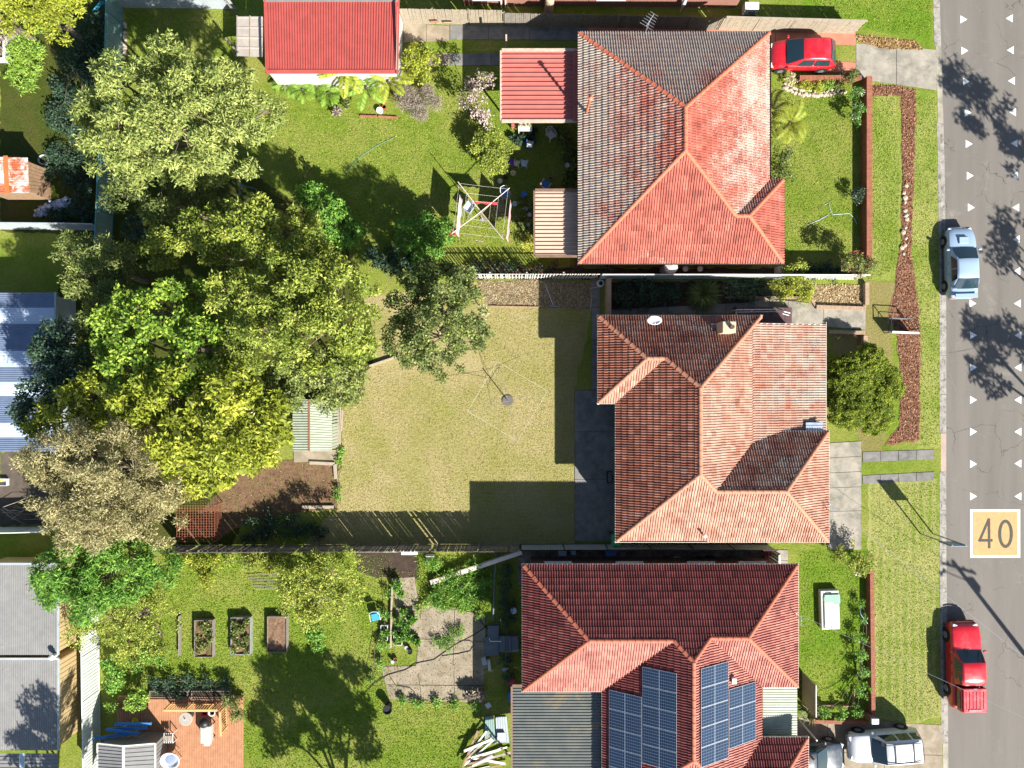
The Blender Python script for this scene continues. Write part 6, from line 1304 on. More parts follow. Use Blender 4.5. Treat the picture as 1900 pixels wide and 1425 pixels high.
def pot(label, x, y, r, h, m, plant=None, group=None, seed=1, name='plant_pot', pl=.22, n=90, rimm=None):
    c = G(x, y); t = T(name, label, 'plant pot', c, group=group); MB().lathe(c, [(r * .72, 0), (r * .95, h * .85), (r * 1.06, h * .86), (r * 1.06, h), (r * .92, h), (r * .88, h * .86)], 14).build('pot', m, t)
    if rimm:
        MB().lathe(c + Vector((0, 0, h)), [(r * .93, 0), (r * 1.08, .0), (r * 1.08, .015), (r * .93, .015)], 14).build('rim', rimm, t)
    MB().lathe(c + Vector((0, 0, h * .80)), [(r * .9, 0), (r * .88, .015)], 12).build('soil', DSOIL, t)
    if plant: foliage('plant', t, [(c.x, c.y, h + r * .6, r * 1.15, 0.0)], n / r / r, (pl, pl * .4), plant, .5, 0, seed=seed)
    return t
# pot plants by the lichen-spotted house
gl = 'pot plants along the house wall'
r_ = random.Random(3)
spots = [(1032, 245), (1046, 250), (1050, 262), (1042, 270), (1056, 282), (1050, 292), (1046, 262), (1062, 300), (1066, 315), (1052, 325), (1064, 332), (1070, 345), (1046, 340)]
for i, (x, y) in enumerate(spots): pot(('black' if i % 3 else 'terracotta') + ' round pot with leafy plant along the lichen-spotted house wall', x, y, r_.uniform(.13, .19), r_.uniform(.22, .34), P_BLACK if i % 3 else TERRA, 'mid', gl, 400 + i, rimm=P_GREY)
gl2 = 'pot plants beside the cream patio roof'
for i, (x, y) in enumerate([(955, 380), (968, 374), (970, 398), (982, 400), (958, 412), (968, 420), (980, 418), (988, 386), (985, 432), (975, 390)]): pot(('small black pot' if i % 2 else 'small grey pot') + (' with plant' if i % 3 else ', empty,') + ' beside the cream patio roof', x, y, r_.uniform(.10, .16), r_.uniform(.18, .28), P_BLACK if i % 2 else P_GREY, 'mid' if i % 3 else None, gl2, 430 + i, rimm=P_GREY)
gl3 = 'pots under the white table by the red patio'
for i, (x, y) in enumerate([(952, 258), (970, 258), (984, 258), (990, 245), (962, 266), (988, 262)]): pot(('small black pot' if i % 2 else 'small pale blue pot') + ' with plant around the white outdoor table', x, y, .12, .2, P_BLACK if i % 2 else P_LBLUE, 'dark', gl3, 450 + i)
for lab, x, y, r, h, m, pl in [('white round bucket on the shaded grass by the clothes hoist', 928, 338, .15, .28, P_WHITE, None), ('empty blue rimmed pot on the shaded grass near the rounded shrub', 937, 322, .11, .2, P_LBLUE, None), ('empty dark pot on the shaded grass near the rounded shrub', 938, 331, .12, .2, P_BLACK, None), ('tan woven pot with handle on the shaded grass', 952, 323, .17, .26, CANE, None), ('white watering pail beside the house wall pots', 1052, 309, .14, .28, P_WHITE, None), ('pink round ball pot near the blue plastic chair', 1021, 332, .11, .2, pm('pink', (.52, .18, .20)), None), ('dark blue drum near the cream patio roof', 972, 364, .17, .5, P_BLUE, None), ('black plant pot in front of the fern clumps', 628, 212, .19, .32, P_BLACK, 'dry'), ('terracotta plant pot beside the black pot', 644, 197, .18, .3, TERRA, 'mid'), ('white paint bucket on the brick edging', 706, 208, .20, .3, P_WHITE, None), ('red bucket behind the white paint bucket', 714, 201, .12, .25, P_RED, None), ('black round compost bin under the trees', 250, 478, .36, .8, P_BLACK, None), ('round black kettle drum on the lawn by the yard slab', 722, 1308, .27, .7, P_BLACK, None), ('white tub with plants beside the timber edge', 738, 1082, .30, .32, P_WHITE, 'lush')]:
    pot(lab, x, y, r, h, m, pl, None, int(x))
gl4 = 'pots standing on the cracked yard slab'
for i, (x, y) in enumerate([(745, 1100), (750, 1132), (762, 1150), (742, 1150), (755, 1165), (768, 1145), (748, 1178), (762, 1180), (775, 1188), (755, 1200), (762, 1206), (730, 1225), (735, 1222)]): pot(('small black pot' if i % 4 else 'small terracotta pot') + (' with seedling' if i < 9 else ' without plant') + ' on the cracked yard slab', x, y, r_.uniform(.10, .15), r_.uniform(.2, .34), P_BLACK if i % 4 else TERRA, 'lush' if i < 9 else None, gl4, 470 + i, rimm=P_GREY if i % 2 else None)
gl5 = 'pots in a row at the slab edge'
for i, (x, y) in enumerate([(868, 1284), (876, 1282), (895, 1284), (886, 1280)]): pot(('black pot' if i != 2 else 'terracotta pot') + ' with dry stalks at the edge of the yard slab', x, y, .15, .4, P_BLACK if i != 2 else TERRA, 'dry', gl5, 490 + i)
# troughs
def trough(label, x, y, wpx, hpx, m, plant, seed, h=.25, rz=0, name='planter_box', group=None, soil=DSOIL, wall=.03, dens=70, pl=.14):
    c = G(x, y); t = T(name, label, 'planter', c, rz, local=True, group=group); w_, d_ = wpx / PXM, hpx / PXM
    for s in (-1, 1): MB().box((s * (w_ - wall) / 2, 0, h / 2), (wall, d_, h)).build('side_board', m, t); MB().box((0, s * (d_ - wall) / 2, h / 2), (w_ - 2 * wall - .004, wall, h)).build('end_board', m, t)
    sb = MB(); k = 6
    vs = [((i / k - .5) * (w_ - 2 * wall), (j / k - .5) * (d_ - 2 * wall), h * .75 + random.uniform(-.03, .04)) for j in range(k + 1) for i in range(k + 1)]
    sb.add(vs, [(j * (k + 1) + i, j * (k + 1) + i + 1, (j + 1) * (k + 1) + i + 1, (j + 1) * (k + 1) + i) for j in range(k) for i in range(k)]); sb.build('soil', soil, t)
    if plant:
        rr = np.random.default_rng(seed); cl = [(rr.uniform(-.4, .4) * w_, rr.uniform(-.42, .42) * d_, h + .05, .16, rr.normal(0, .1)) for _ in range(max(4, int(w_ * d_ * 9)))]
        foliage('plants', t, cl, dens / .03, (pl, pl * .45), plant, .5, 0, seed=seed)
    return t
trough('white trough of green seedlings outside the timber edge', 714, 1172, 13, 28, P_WHITE, 'lush', 511, .25)
trough('white trough of green seedlings inside the timber edge', 739, 1182, 15, 26, P_WHITE, 'lush', 512, .25, .06)
GALV = mat('galvanised', (.36, .37, .38), (.28, .29, .30), 3, .4, metal=.3)
trough('raised garden bed with bare soil shaded at one end', 383, 1181, 34, 68, WOODG, 'mid', 513, .42, dens=20, soil=SOIL)
trough('raised garden bed crowded with low speckled plants', 451, 1176, 36, 68, GALV, 'mid', 514, .42, soil=SOIL, dens=45)
trough('raised garden bed filled with dry brown mulch', 518, 1173, 36, 66, WOODG, None, 515, .42, soil=mat('dry_mulch', (.20, .12, .07), (.10, .06, .036), 7, .95, 1, 40))
trough('small white framed planter at the edge of the sunlit weeds', 6, 95, 26, 44, P_WHITE, 'dry', 517, .5, wall=.12, dens=40)
trough('narrow dark planter on the timber deck edge, nearer the fence', 318, 1285, 70, 16, WOODG, 'dark', 518, .4, dens=20)
trough('narrow dark planter on the timber deck edge with dry soil', 395, 1285, 70, 16, WOODG, None, 519, .4)
timbers_later = [(336, 1140, 336, 1214)]
# chairs
def chair(label, x, y, rz, m, m2=None, slats=True, name='plastic_chair', s=1.0, group=None):
    c = G(x, y); t = T(name, label, 'chair', c, rz, local=True, group=group); m2 = m2 or m
    if slats:
        for i in range(6): MB().box((0, (-.2 + .08 * i) * s, .42), (.44 * s, .055 * s, .025)).build('seat_slat', m2, t)
        MB().box((0, 0, .395), (.46 * s, .48 * s, .02)).build('seat', m, t, bevel=.01)
        for i in range(5): MB().box((-.16 * s + .08 * s * i, .27 * s, .64), (.05 * s, .03, .40), rx=.2).build('back_slat', m2, t)
    else: MB().box((0, 0, .41), (.46 * s, .46 * s, .04)).build('seat', m2, t, bevel=.03); MB().box((0, .25 * s, .63), (.44 * s, .04, .42), rx=.2).build('backrest', m2, t, bevel=.02)
    for sx in (-1, 1):
        for sy in (-1, 1): MB().beam((sx * .24 * s, sy * .24 * s, 0), (sx * .20 * s, sy * .19 * s, .41), .045, .045).build('leg', m, t)
        MB().tube([(sx * .25 * s, -.22 * s, .42), (sx * .27 * s, -.20 * s, .62), (sx * .26 * s, .1 * s, .64), (sx * .2 * s, .30 * s, .82)], .022, 6).build('armrest', m, t)
    MB().tube([(-.2 * s, .31 * s, .83), (0, .36 * s, .87), (.2 * s, .31 * s, .83)], .022, 6).build('top_rail', m, t); return t
chair('white slatted chair with green seat on the shaded grass', 1022, 254, .6, P_WHITE, P_WHITE)
chair('blue plastic chair with white rim beside the cream patio roof', 1012, 346, 2.6, P_WHITE, P_BLUE, False)
chair('blue slatted chair with white rim under the clothes hoist', 937, 362, .3, P_WHITE, P_BLUE)
chair('small white plastic stool chair on the shaded grass', 973, 306, 3.0, P_LBLUE, P_LBLUE, False, s=.72)
chair('small purple chair beside the rounded shrub', 949, 305, 2.8, P_PURPLE, P_PURPLE, False, s=.75)
chair('small cream seat between the purple chair and the white stool', 959, 306, 2.9, P_CREAM, P_CREAM, False, s=.62)
chair('blue and white child chair with printed seat on the shaded grass', 983, 271, 3.0, P_BLUE, P_WHITE, False, s=.8)
chair('teal and white plastic armchair on the sunlit grass', 699, 1139, .2, P_WHITE, P_TEAL, False, s=1.15)
# white table with bits
c = G(974, 242); t = T('outdoor_table', 'white outdoor table laden with pot plants beside the red patio roof', 'table', c, local=True)
MB().box((0, 0, .7), (.85, .6, .035)).build('table_top', P_WHITE, t, bevel=.01)
for sx in (-1, 1):
    for sy in (-1, 1): MB().box((sx * .38, sy * .26, .34), (.05, .05, .68)).build('leg', P_WHITE, t)
for i in range(6):
    x, y = 966 + (i % 3) * 8, 235 + (i // 3) * 8; q = G(x, y); o = T('small_pot', 'small cream pot standing on the white outdoor table', 'plant pot', (q.x, q.y, .718), group='pots on the white outdoor table', local=True); MB().lathe((0, 0, 0), [(.05, 0), (.075, .12), (.06, .12)], 10).build('pot', P_CREAM, o); foliage('plant', o, [(0, 0, .17, .09, 0)], 3000, (.08, .04), 'sand', .5, seed=600 + i)
for i, (x, y) in enumerate([(967, 234), (985, 233)]): pass
c = G(957, 232); t = T('bench', 'small red slatted bench beside the white outdoor table', 'bench', c, local=True)
for i in range(5): MB().box((0, -.3 + .15 * i, .42), (.55, .11, .03)).build('slat', PINK_ST, t)
for sx in (-1, 1): MB().box((sx * .22, 0, .2), (.05, .6, .4)).build('leg', WOODB, t)
# clothes hoist with washing, lot one
def hoist(label, x, y, h, arm, rot, wires, washing, mcol=GALV, pipe=.022, wr_=.005):
    c = G(x, y); t = T('clothes_hoist', label, 'clothes hoist', c, local=True); MB().tube([(0, 0, 0), (0, 0, h)], .03, 8).build('post', mcol, t); MB().lathe((0, 0, 0), [(.16, 0), (.16, .04), (.08, .05)], 12).build('footing', CONC_D, t)
    ends = []
    for i in range(4):
        a_ = rot + i * math.pi / 2; e = Vector((math.cos(a_) * arm, math.sin(a_) * arm, h + .12)); ends.append(e); MB().tube([(0, 0, h - .12), e], pipe, 6).build('arm', mcol, t); MB().tube([(0, 0, h - .6), e * .45 + Vector((0, 0, (h - .1) * .55))], .012, 5).build('brace', mcol, t)
    for k in wires:
        for i in range(4):
            p, q = Vector((0, 0, h)).lerp(ends[i], k), Vector((0, 0, h)).lerp(ends[(i + 1) % 4], k); MB().tube([p, (p + q) / 2 - Vector((0, 0, .03)), q], wr_, 4).build('wire', TRIM, t)
    return t, c, ends
t, c, ends = hoist('rotary clothes hoist hung with washing behind the white picket fence', 895, 408, 2.2, 2.15, math.atan2(41, 52), (.35, .62, .95), True, pm('hoist_pink', (.55, .42, .38)), .028)
def cloth(label, p0, p1, drop, m, fold=.03, nm='towel'):
    p0 = Vector(p0); p1 = Vector(p1); o = T(nm, label, 'washing', (p0 + p1) / 2 - Vector((0, 0, drop)), local=True); base = o.location; mb = MB(); nu, nv = 10, 5; d_ = (p1 - p0).normalized(); n_ = Vector((-d_.y, d_.x, 0)); vs = []
    for j in range(nv + 1):
        for i in range(nu + 1): q = p0.lerp(p1, i / nu) - Vector((0, 0, drop * j / nv)) + n_ * (math.sin(i * 1.7 + j * .5) * fold * (j / nv + .2) + .10 * (j / nv)); vs.append(q - base)
    mb.add(vs, [(j * (nu + 1) + i, j * (nu + 1) + i + 1, (j + 1) * (nu + 1) + i + 1, (j + 1) * (nu + 1) + i) for j in range(nv) for i in range(nu)]); mb.build('cloth', m, o, smooth=True, solid=.008)
    for q in (p0, p1): MB().box(q - base, (.02, .02, .09)).build('peg', TRIM, o)
cloth('red towel hanging on the clothes hoist', G(879, 373, 2.25), G(922, 376, 2.25), .9, pm('cloth_red', (.62, .06, .07), .9))
cloth('long pale pink sheet on the lawn side of the clothes hoist', G(853, 362, 2.25), G(846, 432, 2.25), 1.25, pm('cloth_pink', (.62, .46, .46), .9), nm='sheet')
cloth('long pale pink sheet on the house side of the clothes hoist', G(947, 372, 2.25), G(940, 442, 2.25), 1.25, pm('cloth_rose', (.56, .36, .36), .9), nm='sheet')
cloth('small white cloth hanging on the outer wire of the clothes hoist', G(884, 446, 2.2), G(896, 448, 2.2), .35, pm('cloth_white', (.74, .72, .68), .9))
c = G(870, 392); t = T('laundry_trolley', 'grey laundry trolley with basket beside the clothes hoist', 'trolley', c, -.6, local=True)
for sx in (-1, 1):
    MB().tube([(sx * .2, -.5, .02), (sx * .2, .1, .6), (sx * .2, .3, .02)], .015, 5).build('leg', GALV, t); MB().box((sx * .26, .1, .72), (.02, .62, .22)).build('basket_side', P_GREY, t); MB().box((0, .1 + sx * .31, .72), (.50, .02, .22)).build('basket_end', P_GREY, t)
MB().box((0, .1, .62), (.5, .6, .02)).build('basket_floor', P_LBLUE, t)
# hoist lot two
t, c, ends = hoist('bare rotary clothes hoist on a concrete footing in the dry lawn', 942, 743, 1.9, 2.5, .25, (.97,), False, pm('hoist_grey', (.2, .2, .19)), .009)
MB().lathe((0, 0, 0), [(.36, 0), (.36, .05), (.30, .07), (.05, .07)], 18).build('footing_ring', mat('footing', (.13, .11, .09)), t)
# swing set
SW = pm('swing_blue', (.06, .14, .26)); c = G(452, 380); t = T('swing_set', 'blue metal swing set frame under the olive green tree', 'swing set', c)
for (x0, y0), (x1, y1), xt, yt in (((438, 336), (478, 352), 446, 342), ((442, 415), (425, 432), 440, 404)):
    tp = G(xt, yt, 1.9)
    for x, y in ((x0, y0), (x1, y1)): MB().tube([G(x, y), tp], .03, 6).build('leg', SW, t)
MB().tube([G(446, 342, 1.9), G(440, 404, 1.9)], .035, 6).build('top_bar', SW, t)
for f in (.35, .65):
    p = G(446, 342, 1.9).lerp(G(440, 404, 1.9), f)
    for s in (-.18, .18): MB().tube([p + Vector((0, s, 0)), p + Vector((.02, s, -1.4))], .008, 4).build('chain', STEEL, t)
    MB().box((p.x + .02, p.y, .5), (.18, .42, .03)).build('seat', P_RED if f < .5 else P_BLUE, t)
# edging rocks and stones
ROCK = mat('rock', (.46, .38, .29), (.32, .26, .19), 3, .9, .5, 20)
def rock_me(seed):
    rr = random.Random(seed); bm = bmesh.new(); bmesh.ops.create_icosphere(bm, subdivisions=1, radius=1)
    for v in bm.verts: v.co *= rr.uniform(.78, 1.15); v.co.z *= .7
    me = bpy.data.meshes.new('stone'); bm.to_mesh(me); bm.free(); me.materials.append(ROCK); return me
RM = [rock_me(i) for i in range(6)]
def stones(label, pts, n, size, nm='stone_edging', jit=.06):
    P_ = [G(*p) for p in pts]; t = T(nm, label, 'stone edging', P_[0]); segl = [(b - a).length for a, b in zip(P_, P_[1:])]; tot = sum(segl)
    for i in range(n):
        d_ = tot * (i + .5) / n; k = 0
        while d_ > segl[k] and k < len(segl) - 1: d_ -= segl[k]; k += 1
        p = P_[k].lerp(P_[k + 1], min(1, d_ / segl[k])) - P_[0]; s = size * random.uniform(.7, 1.25); o = link('stone', RM[i % 6], t, (p.x + random.uniform(-jit, jit), p.y + random.uniform(-jit, jit), s * .3)); o.scale = (s, s * random.uniform(.7, 1.1), s); o.rotation_euler.z = random.random() * 6
stones('pale stone edging along the flower bed by the brick return wall', [(1452, 162), (1470, 172), (1500, 178), (1535, 177), (1568, 172)], 28, .14)
stones('pale stone edging inside the flower bed by the brick return wall', [(1455, 156), (1485, 168), (1520, 172), (1560, 167)], 22, .11)
stones('broken stone pieces along the mulch bed beside the verge', [(1678, 340), (1677, 380), (1679, 420), (1677, 450), (1674, 480)], 13, .16, jit=.12)
stones('dark edging blocks along the teal fence and shaded lawn', [(233, 40), (231, 110)], 9, .15)
stones('brick rubble at the corner of the low brick front wall', [(1585, 1062), (1595, 1066)], 6, .1, jit=.12)
for i, (lab, x, y, k) in enumerate([('yellow flowering plant in the stone edged flower bed', 1495, 160, 'gold'), ('pale succulent in the stone edged flower bed', 1465, 150, 'sand'), ('green shrub in the stone edged flower bed', 1535, 158, 'fern'), ('orange and green plant in the stone edged flower bed', 1518, 162, 'gold'), ('small plant at the end of the stone edged flower bed', 1553, 158, 'mid')]): shrub(lab, x, y, 12, .6, k, (.11, .05), 520, 700 + i, (.12, .2), tint0=.55)
# timber edges
def timbers(name, label, segs, m, w_=.16, h=.2, cat='timber edging'):
    p = G(segs[0][0], segs[0][1]); t = T(name, label, cat, p)
    for x0, y0, x1, y1 in segs: MB().beam(G(x0, y0) + Vector((0, 0, h / 2)), G(x1, y1) + Vector((0, 0, h / 2)), w_, h).build('sleeper', m, t, bevel=.015)
timbers('timber_edging', 'grey upright board edging the leafy patch beside the first raised bed', timbers_later, WOODG, .05, .35)
timbers('timber_edging', 'timber sleepers edging the bare soil bed beside the dry lawn', [(562, 940, 620, 940), (622, 860, 624, 888), (575, 858, 622, 860)], WOODP, .2, .18)
timbers('timber_edging', 'scalloped timber log edge at the foot of the wooded yard', [(686, 679, 712, 670), (712, 670, 742, 660)], WOODP, .12, .22)
timbers('timber_edging', 'upright timber edge beside the white tub and troughs', [(729, 1072, 727, 1130), (727, 1132, 726, 1200)], WOODP, .10, .28)
timbers('timber_edging', 'thin timber edge around the leafy bed by the low brick front wall', [(1503, 1306, 1580, 1308), (1582, 1306, 1583, 1275), (1584, 1250, 1610, 1250)], WOODB, .07, .2)
timbers('timber_edging', 'dark timber edging between the weeds and the fern strip', [(921, 1024, 917, 1080), (917, 1082, 915, 1150)], pm('edging_slate', (.16, .20, .22)), .08, .15)
timbers('timber_edging', 'brick edging of the banana clump beside the dry twiggy shrub', [(668, 216, 700, 217), (702, 217, 738, 219)], mat('brick_piece', (.3, .1, .06)), .12, .14)
timbers('timber_edging', 'low timber retaining edge by the straw lawn path', [(908, 568, 1000, 570)], WOODB, .08, .12)
# plank resting across weeds
c = G(880, 1052); t = T('plank', 'long white plank lying across the weeds', 'plank', c)
a0, a1 = G(799, 1082, .3), G(968, 1025, .75); d_ = (a1 - a0).normalized(); s_ = Vector((-d_.y, d_.x, 0)); MB().beam(a0, a1, .24, .05).build('board', pm('plank_cream', (.74, .64, .53), .7), t); MB().beam(a0 + s_ * .16 + Vector((0, 0, .02)), a1 + s_ * .16 + Vector((0, 0, .02)), .06, .09).build('edge_strip', WOODP, t)
MB().box((a1.x - .1, a1.y, .34), (.3, .3, .68)).build('support_block', WOODG, t); MB().box((a0.x + .1, a0.y, .12), (.25, .3, .24)).build('support_block', WOODG, t)
t = T('tray_seat', 'grey plastic car seat shell beside the white plank', 'seat', G(799, 1036), local=True); MB().box((0, 0, .2), (.55, .62, .12)).build('seat', P_GREY, t, bevel=.04); MB().box((0, .28, .42), (.55, .10, .45)).build('backrest', P_GREY, t, bevel=.04); MB().box((0, -.02, .27), (.38, .4, .03)).build('cushion', pm('khaki', (.28, .26, .17)), t); [MB().box((s * .24, 0, .07), (.05, .55, .14)).build('runner', P_BLACK, t) for s in (-1, 1)]
t = T('corrugated_stack', 'grey corrugated sheets stacked along the old paling fence', 'sheet stack', G(700, 1020)); corr(t, G(645, 1024, .35), G(745, 1024, .35), G(745, 1016, .55), G(645, 1016, .55), GALV, pitch=.11, amp=.02, sheet=1.7, name='sheet', prof='sine'); MB().beam(G(650, 1021, .2), G(740, 1021, .2), .2, .3).build('support_timber', WOODG, t)
t = T('white_tray', 'white shallow tray beside the corrugated sheets', 'tray', G(761, 1023), local=True); MB().box((0, 0, .32), (1.0, .28, .05)).build('tray', P_WHITE, t, bevel=.01); [MB().box((s * .4, 0, .14), (.06, .2, .29)).build('leg', GALV, t) for s in (-1, 1)]
# hose
t = T('garden_hose', 'black garden hose snaking across the yard slab to the lawn', 'hose', G(800, 1235)); hp = [(905, 1160), (880, 1178), (845, 1196), (822, 1212), (805, 1224), (775, 1230), (752, 1243), (720, 1252), (695, 1268), (676, 1288)]
MB().tube([G(x, y, .05) for x, y in hp], .022, 6).build('hose', P_BLACK, t, smooth=True); MB().tube([G(x, y, .05) for x, y in [(820, 1217), (850, 1213), (872, 1208), (880, 1196), (872, 1188), (858, 1188)]], .018, 6).build('hose_loop', P_BLACK, t); MB().tube([G(x, y, .05) for x, y in [(723, 1255), (735, 1272), (760, 1276), (770, 1285), (762, 1294), (742, 1296)]], .016, 6).build('hose_loop', P_BLACK, t)
t = T('garden_hose', 'pale hose trailing over the low brick front wall', 'hose', G(1600, 1145)); MB().tube([G(1594, 1120, .3), G(1597, 1140, .6), G(1606, 1152, .62), G(1614, 1162, .1)], .02, 6).build('hose', P_LBLUE, t); MB().tube([G(1594, 1230, .3), G(1600, 1243, .6), G(1616, 1250, .1)], .02, 6).build('hose_loop', P_WHITE, t)
t = T('garden_hose', 'green garden hose lying on the lawn behind the olive green tree', 'hose', G(690, 270)); MB().tube([G(x, y, .03) for x, y in [(735, 253), (700, 270), (672, 288), (655, 305), (640, 320)]], .016, 5).build('hose', P_GREEN, t); MB().lathe(G(735, 253), [(.03, 0), (.03, .06)], 6).build('fitting', P_YEL, t)
t = T('garden_hose', 'tangled blue grey hose on the front lawn by the brick wall', 'hose', G(1560, 395)); MB().tube([G(x, y, .03) for x, y in [(1530, 380), (1538, 376), (1540, 388), (1545, 398), (1560, 397), (1576, 396), (1585, 405), (1590, 416)]], .018, 5).build('hose', P_LBLUE, t); MB().tube([G(x, y, .03) for x, y in [(1498, 417), (1520, 408), (1538, 398)]], .016, 5).build('hose_loop', P_LBLUE, t)
# discarded cabinet on front lawn
c = G(1535, 1128); t = T('discarded_cabinet', 'discarded white cabinet with glass shelves lying on the lush front lawn', 'cabinet', c, .03, local=True)
MB().box((0, 0, .2), (1.12, 2.4, .4)).build('case', pm('case_white', (.44, .44, .41)), t, bevel=.03); MB().box((.06, -.15, .44), (.92, 1.95, .06)).build('door', pm('door_pale', (.38, .44, .36)), t, bevel=.01); MB().box((.12, .68, .475), (.95, .55, .012)).build('glass_shelf', pm('glass_green', (.26, .40, .32), .15), t); MB().box((-.1, -.2, .482), (.55, 1.4, .014)).build('panel', pm('panel_white', (.46, .47, .42)), t); MB().box((.28, -.35, .484), (.5, 1.5, .012)).build('panel', pm('panel_mint', (.40, .47, .38)), t)
MB().tube([(-.3, 1.0, .42), (-.15, 1.05, .45), (.1, 1.04, .43)], .02, 5).build('handle', P_BLACK, t)
# letterbox pillar
c = G(1607, 1323); t = T('letterbox', 'pale letterbox pillar at the end of the low brick front wall', 'letterbox', c, local=True); MB().box((0, 0, .5), (.34, .26, 1.0)).build('pillar', BRICK_R, t); MB().box((0, 0, 1.06), (.44, .34, .12)).build('cap', pm('cap_pale', (.62, .68, .72)), t, bevel=.02); MB().box((.175, 0, .8), (.02, .2, .06)).build('slot', P_BLACK, t)
# sign with two posts
c = G(1719, 990); t = T('notice_sign', 'two post notice board standing at the kerb near the painted 40', 'sign', c, local=True); SB = pm('sign_blue', (.20, .28, .34))
for s in (-1, 1): MB().box((s * .385, 0, 1.6), (.06, .06, 3.2)).build('post', GALV, t)
MB().box((0, -.045, 2.62), (1.0, .03, 1.2)).build('board', SB, t); MB().box((0, -.064, 2.62), (.86, .006, 1.05)).build('face', P_WHITE, t)
# handrails near the entry
RAILB = pm('rail_shadow_black', (.03, .03, .033)); c = G(1665, 600); t = T('handrail', 'white top board with black pipes along its frame shadow across the mulch bed', 'railing', c)  # black pipes stand along the dark lines of a frame's cast shadow
for x, y in ((1640, 592), (1641, 618), (1680, 594), (1690, 612)): q = G(x, y); MB().tube([q, q + Vector((0, 0, .85))], .03, 6).build('post', RAILB, t)
for (a_, b_) in (((1640, 592), (1641, 618)), ((1640, 592), (1680, 594)), ((1680, 594), (1690, 612))): MB().tube([G(*a_) + Vector((0, 0, .85)), G(*b_) + Vector((0, 0, .85))], .028, 6).build('rail', RAILB, t); MB().tube([G(*a_) + Vector((0, 0, .45)), G(*b_) + Vector((0, 0, .45))], .02, 6).build('rail', RAILB, t)
MB().beam(G(1641, 618) + Vector((0, 0, .9)), G(1690, 620) + Vector((0, 0, .9)), .12, .04).build('top_board', TRIM, t); MB().beam(G(1641, 618) + Vector((0, 0, .5)), G(1690, 620) + Vector((0, 0, .5)), .03, .7).build('panel', GALV, t)
c = G(1430, 580); t = T('entry_porch', 'dark tiled entry landing with white pipe railing beside the tan tile house', 'landing', c)
paving('landing', [(1362, 604), (1362, 570), (1464, 572), (1464, 606)], 3, 8, mat('tile_plum', (.10, .055, .055), (.075, .045, .045), 4, .5), JOINT, z=.45, gap=.01, structure=False, parent=t); 
MB().prism([tuple(G(*p).xy) for p in [(1363, 603), (1463, 605), (1463, 573), (1363, 571)]], 0, .43).build('base', BRICK_B, t)
tp = [G(1366, 586, 1.4), G(1366, 575, 1.4), G(1440, 574, 1.4), G(1466, 581, .95)]; MB().tube(tp, .03, 6).build('rail', TRIM, t); MB().tube([p - Vector((0, .12, .18)) for p in tp[1:]], .022, 6).build('rail', TRIM, t)
for p in (tp[0], tp[1], tp[1].lerp(tp[2], .5), tp[2]): MB().tube([(p.x, p.y, .42), p], .025, 6).build('post', TRIM, t)
# bins, tank
c = G(1139, 996); t = T('wheelie_bin', 'green wheelie bin at the back corner of the tan tile house', 'bin', c, local=True); MB().hexa([(-.2, -.25, .06), (.2, -.25, .06), (.2, .25, .06), (-.2, .25, .06), (-.26, -.33, .95), (.26, -.33, .95), (.26, .3, .95), (-.26, .3, .95)]).build('body', pm('bin_green', (.03, .27, .09)), t, bevel=.02); MB().box((0, 0, .985), (.56, .70, .06)).build('lid', pm('bin_lid', (.04, .36, .12)), t, bevel=.02); [MB().tube([(s * .2, .28, .1), (s * .26, .28, .1)], .1, 10).build('wheel', TYRE, t) for s in (-1, 1)]
c = G(1236, 502); t = T('water_tank', 'round grey water tank under the gutter of the lichen-spotted house', 'water tank', c, local=True); MB().lathe((0, 0, 0), [(.42, 0), (.42, 1.3), (.38, 1.36), (.05, 1.42)], 20).build('tank', pm('tank_grey', (.42, .38, .37)), t); MB().tube([(.1, .1, 1.4), (.1, .42, 2.2)], .04, 8).build('pipe', TRIM, t)
for x, lab in ((1270, 'small pale ring pot by the grey water tank'), (1297, 'larger pale ring pot by the grey water tank')): pot(lab, x, 500, .16, .25, P_GREY, None, rimm=P_WHITE)
c = G(1441, 503); t = T('meter_box', 'white box unit at the corner of the lichen-spotted house', 'box', c, local=True); MB().box((0, 0, .3), (.3, .4, .6)).build('case', P_WHITE, t, bevel=.02); MB().box((0, -.21, .35), (.2, .02, .3)).build('door', P_GREY, t)
# tools, hot water etc in shaded strip of lot two
t = T('garden_rake', 'long pale rake handle lying in the shaded strip by the picket fence', 'tool', G(1018, 548)); MB().tube([G(1012, 528, .08), G(1026, 566, .05)], .022, 6).build('handle', P_LBLUE, t); MB().box(G(1027, 568, .06), (.4, .05, .05)).build('head', STEEL, t)
t = T('hose_reel', 'white hose reel hanging at the end of the narrow brick wall', 'hose reel', G(1114, 526), local=True); MB().lathe((0, 0, 0), [(.20, .0), (.24, .03), (.24, .12), (.20, .15), (.14, .15), (.14, 0)], 16).build('reel', P_WHITE, t); MB().tube([(.0, -.2, .05), (-.6, -.3, .03), (-.55, -1.0, .03), (-.62, -1.6, .03)], .016, 5).build('hose', P_LBLUE, t)
t = T('door_mat', 'dark mat leaning under the patio eave of the tan tile house', 'mat', G(1130, 885), local=True); MB().box((0, 0, .09), (.32, .75, .06)).build('mat', P_BLACK, t); MB().box((.03, 0, .13), (.2, .6, .02)).build('cushion', pm('mat_grey', (.12, .13, .14)), t)
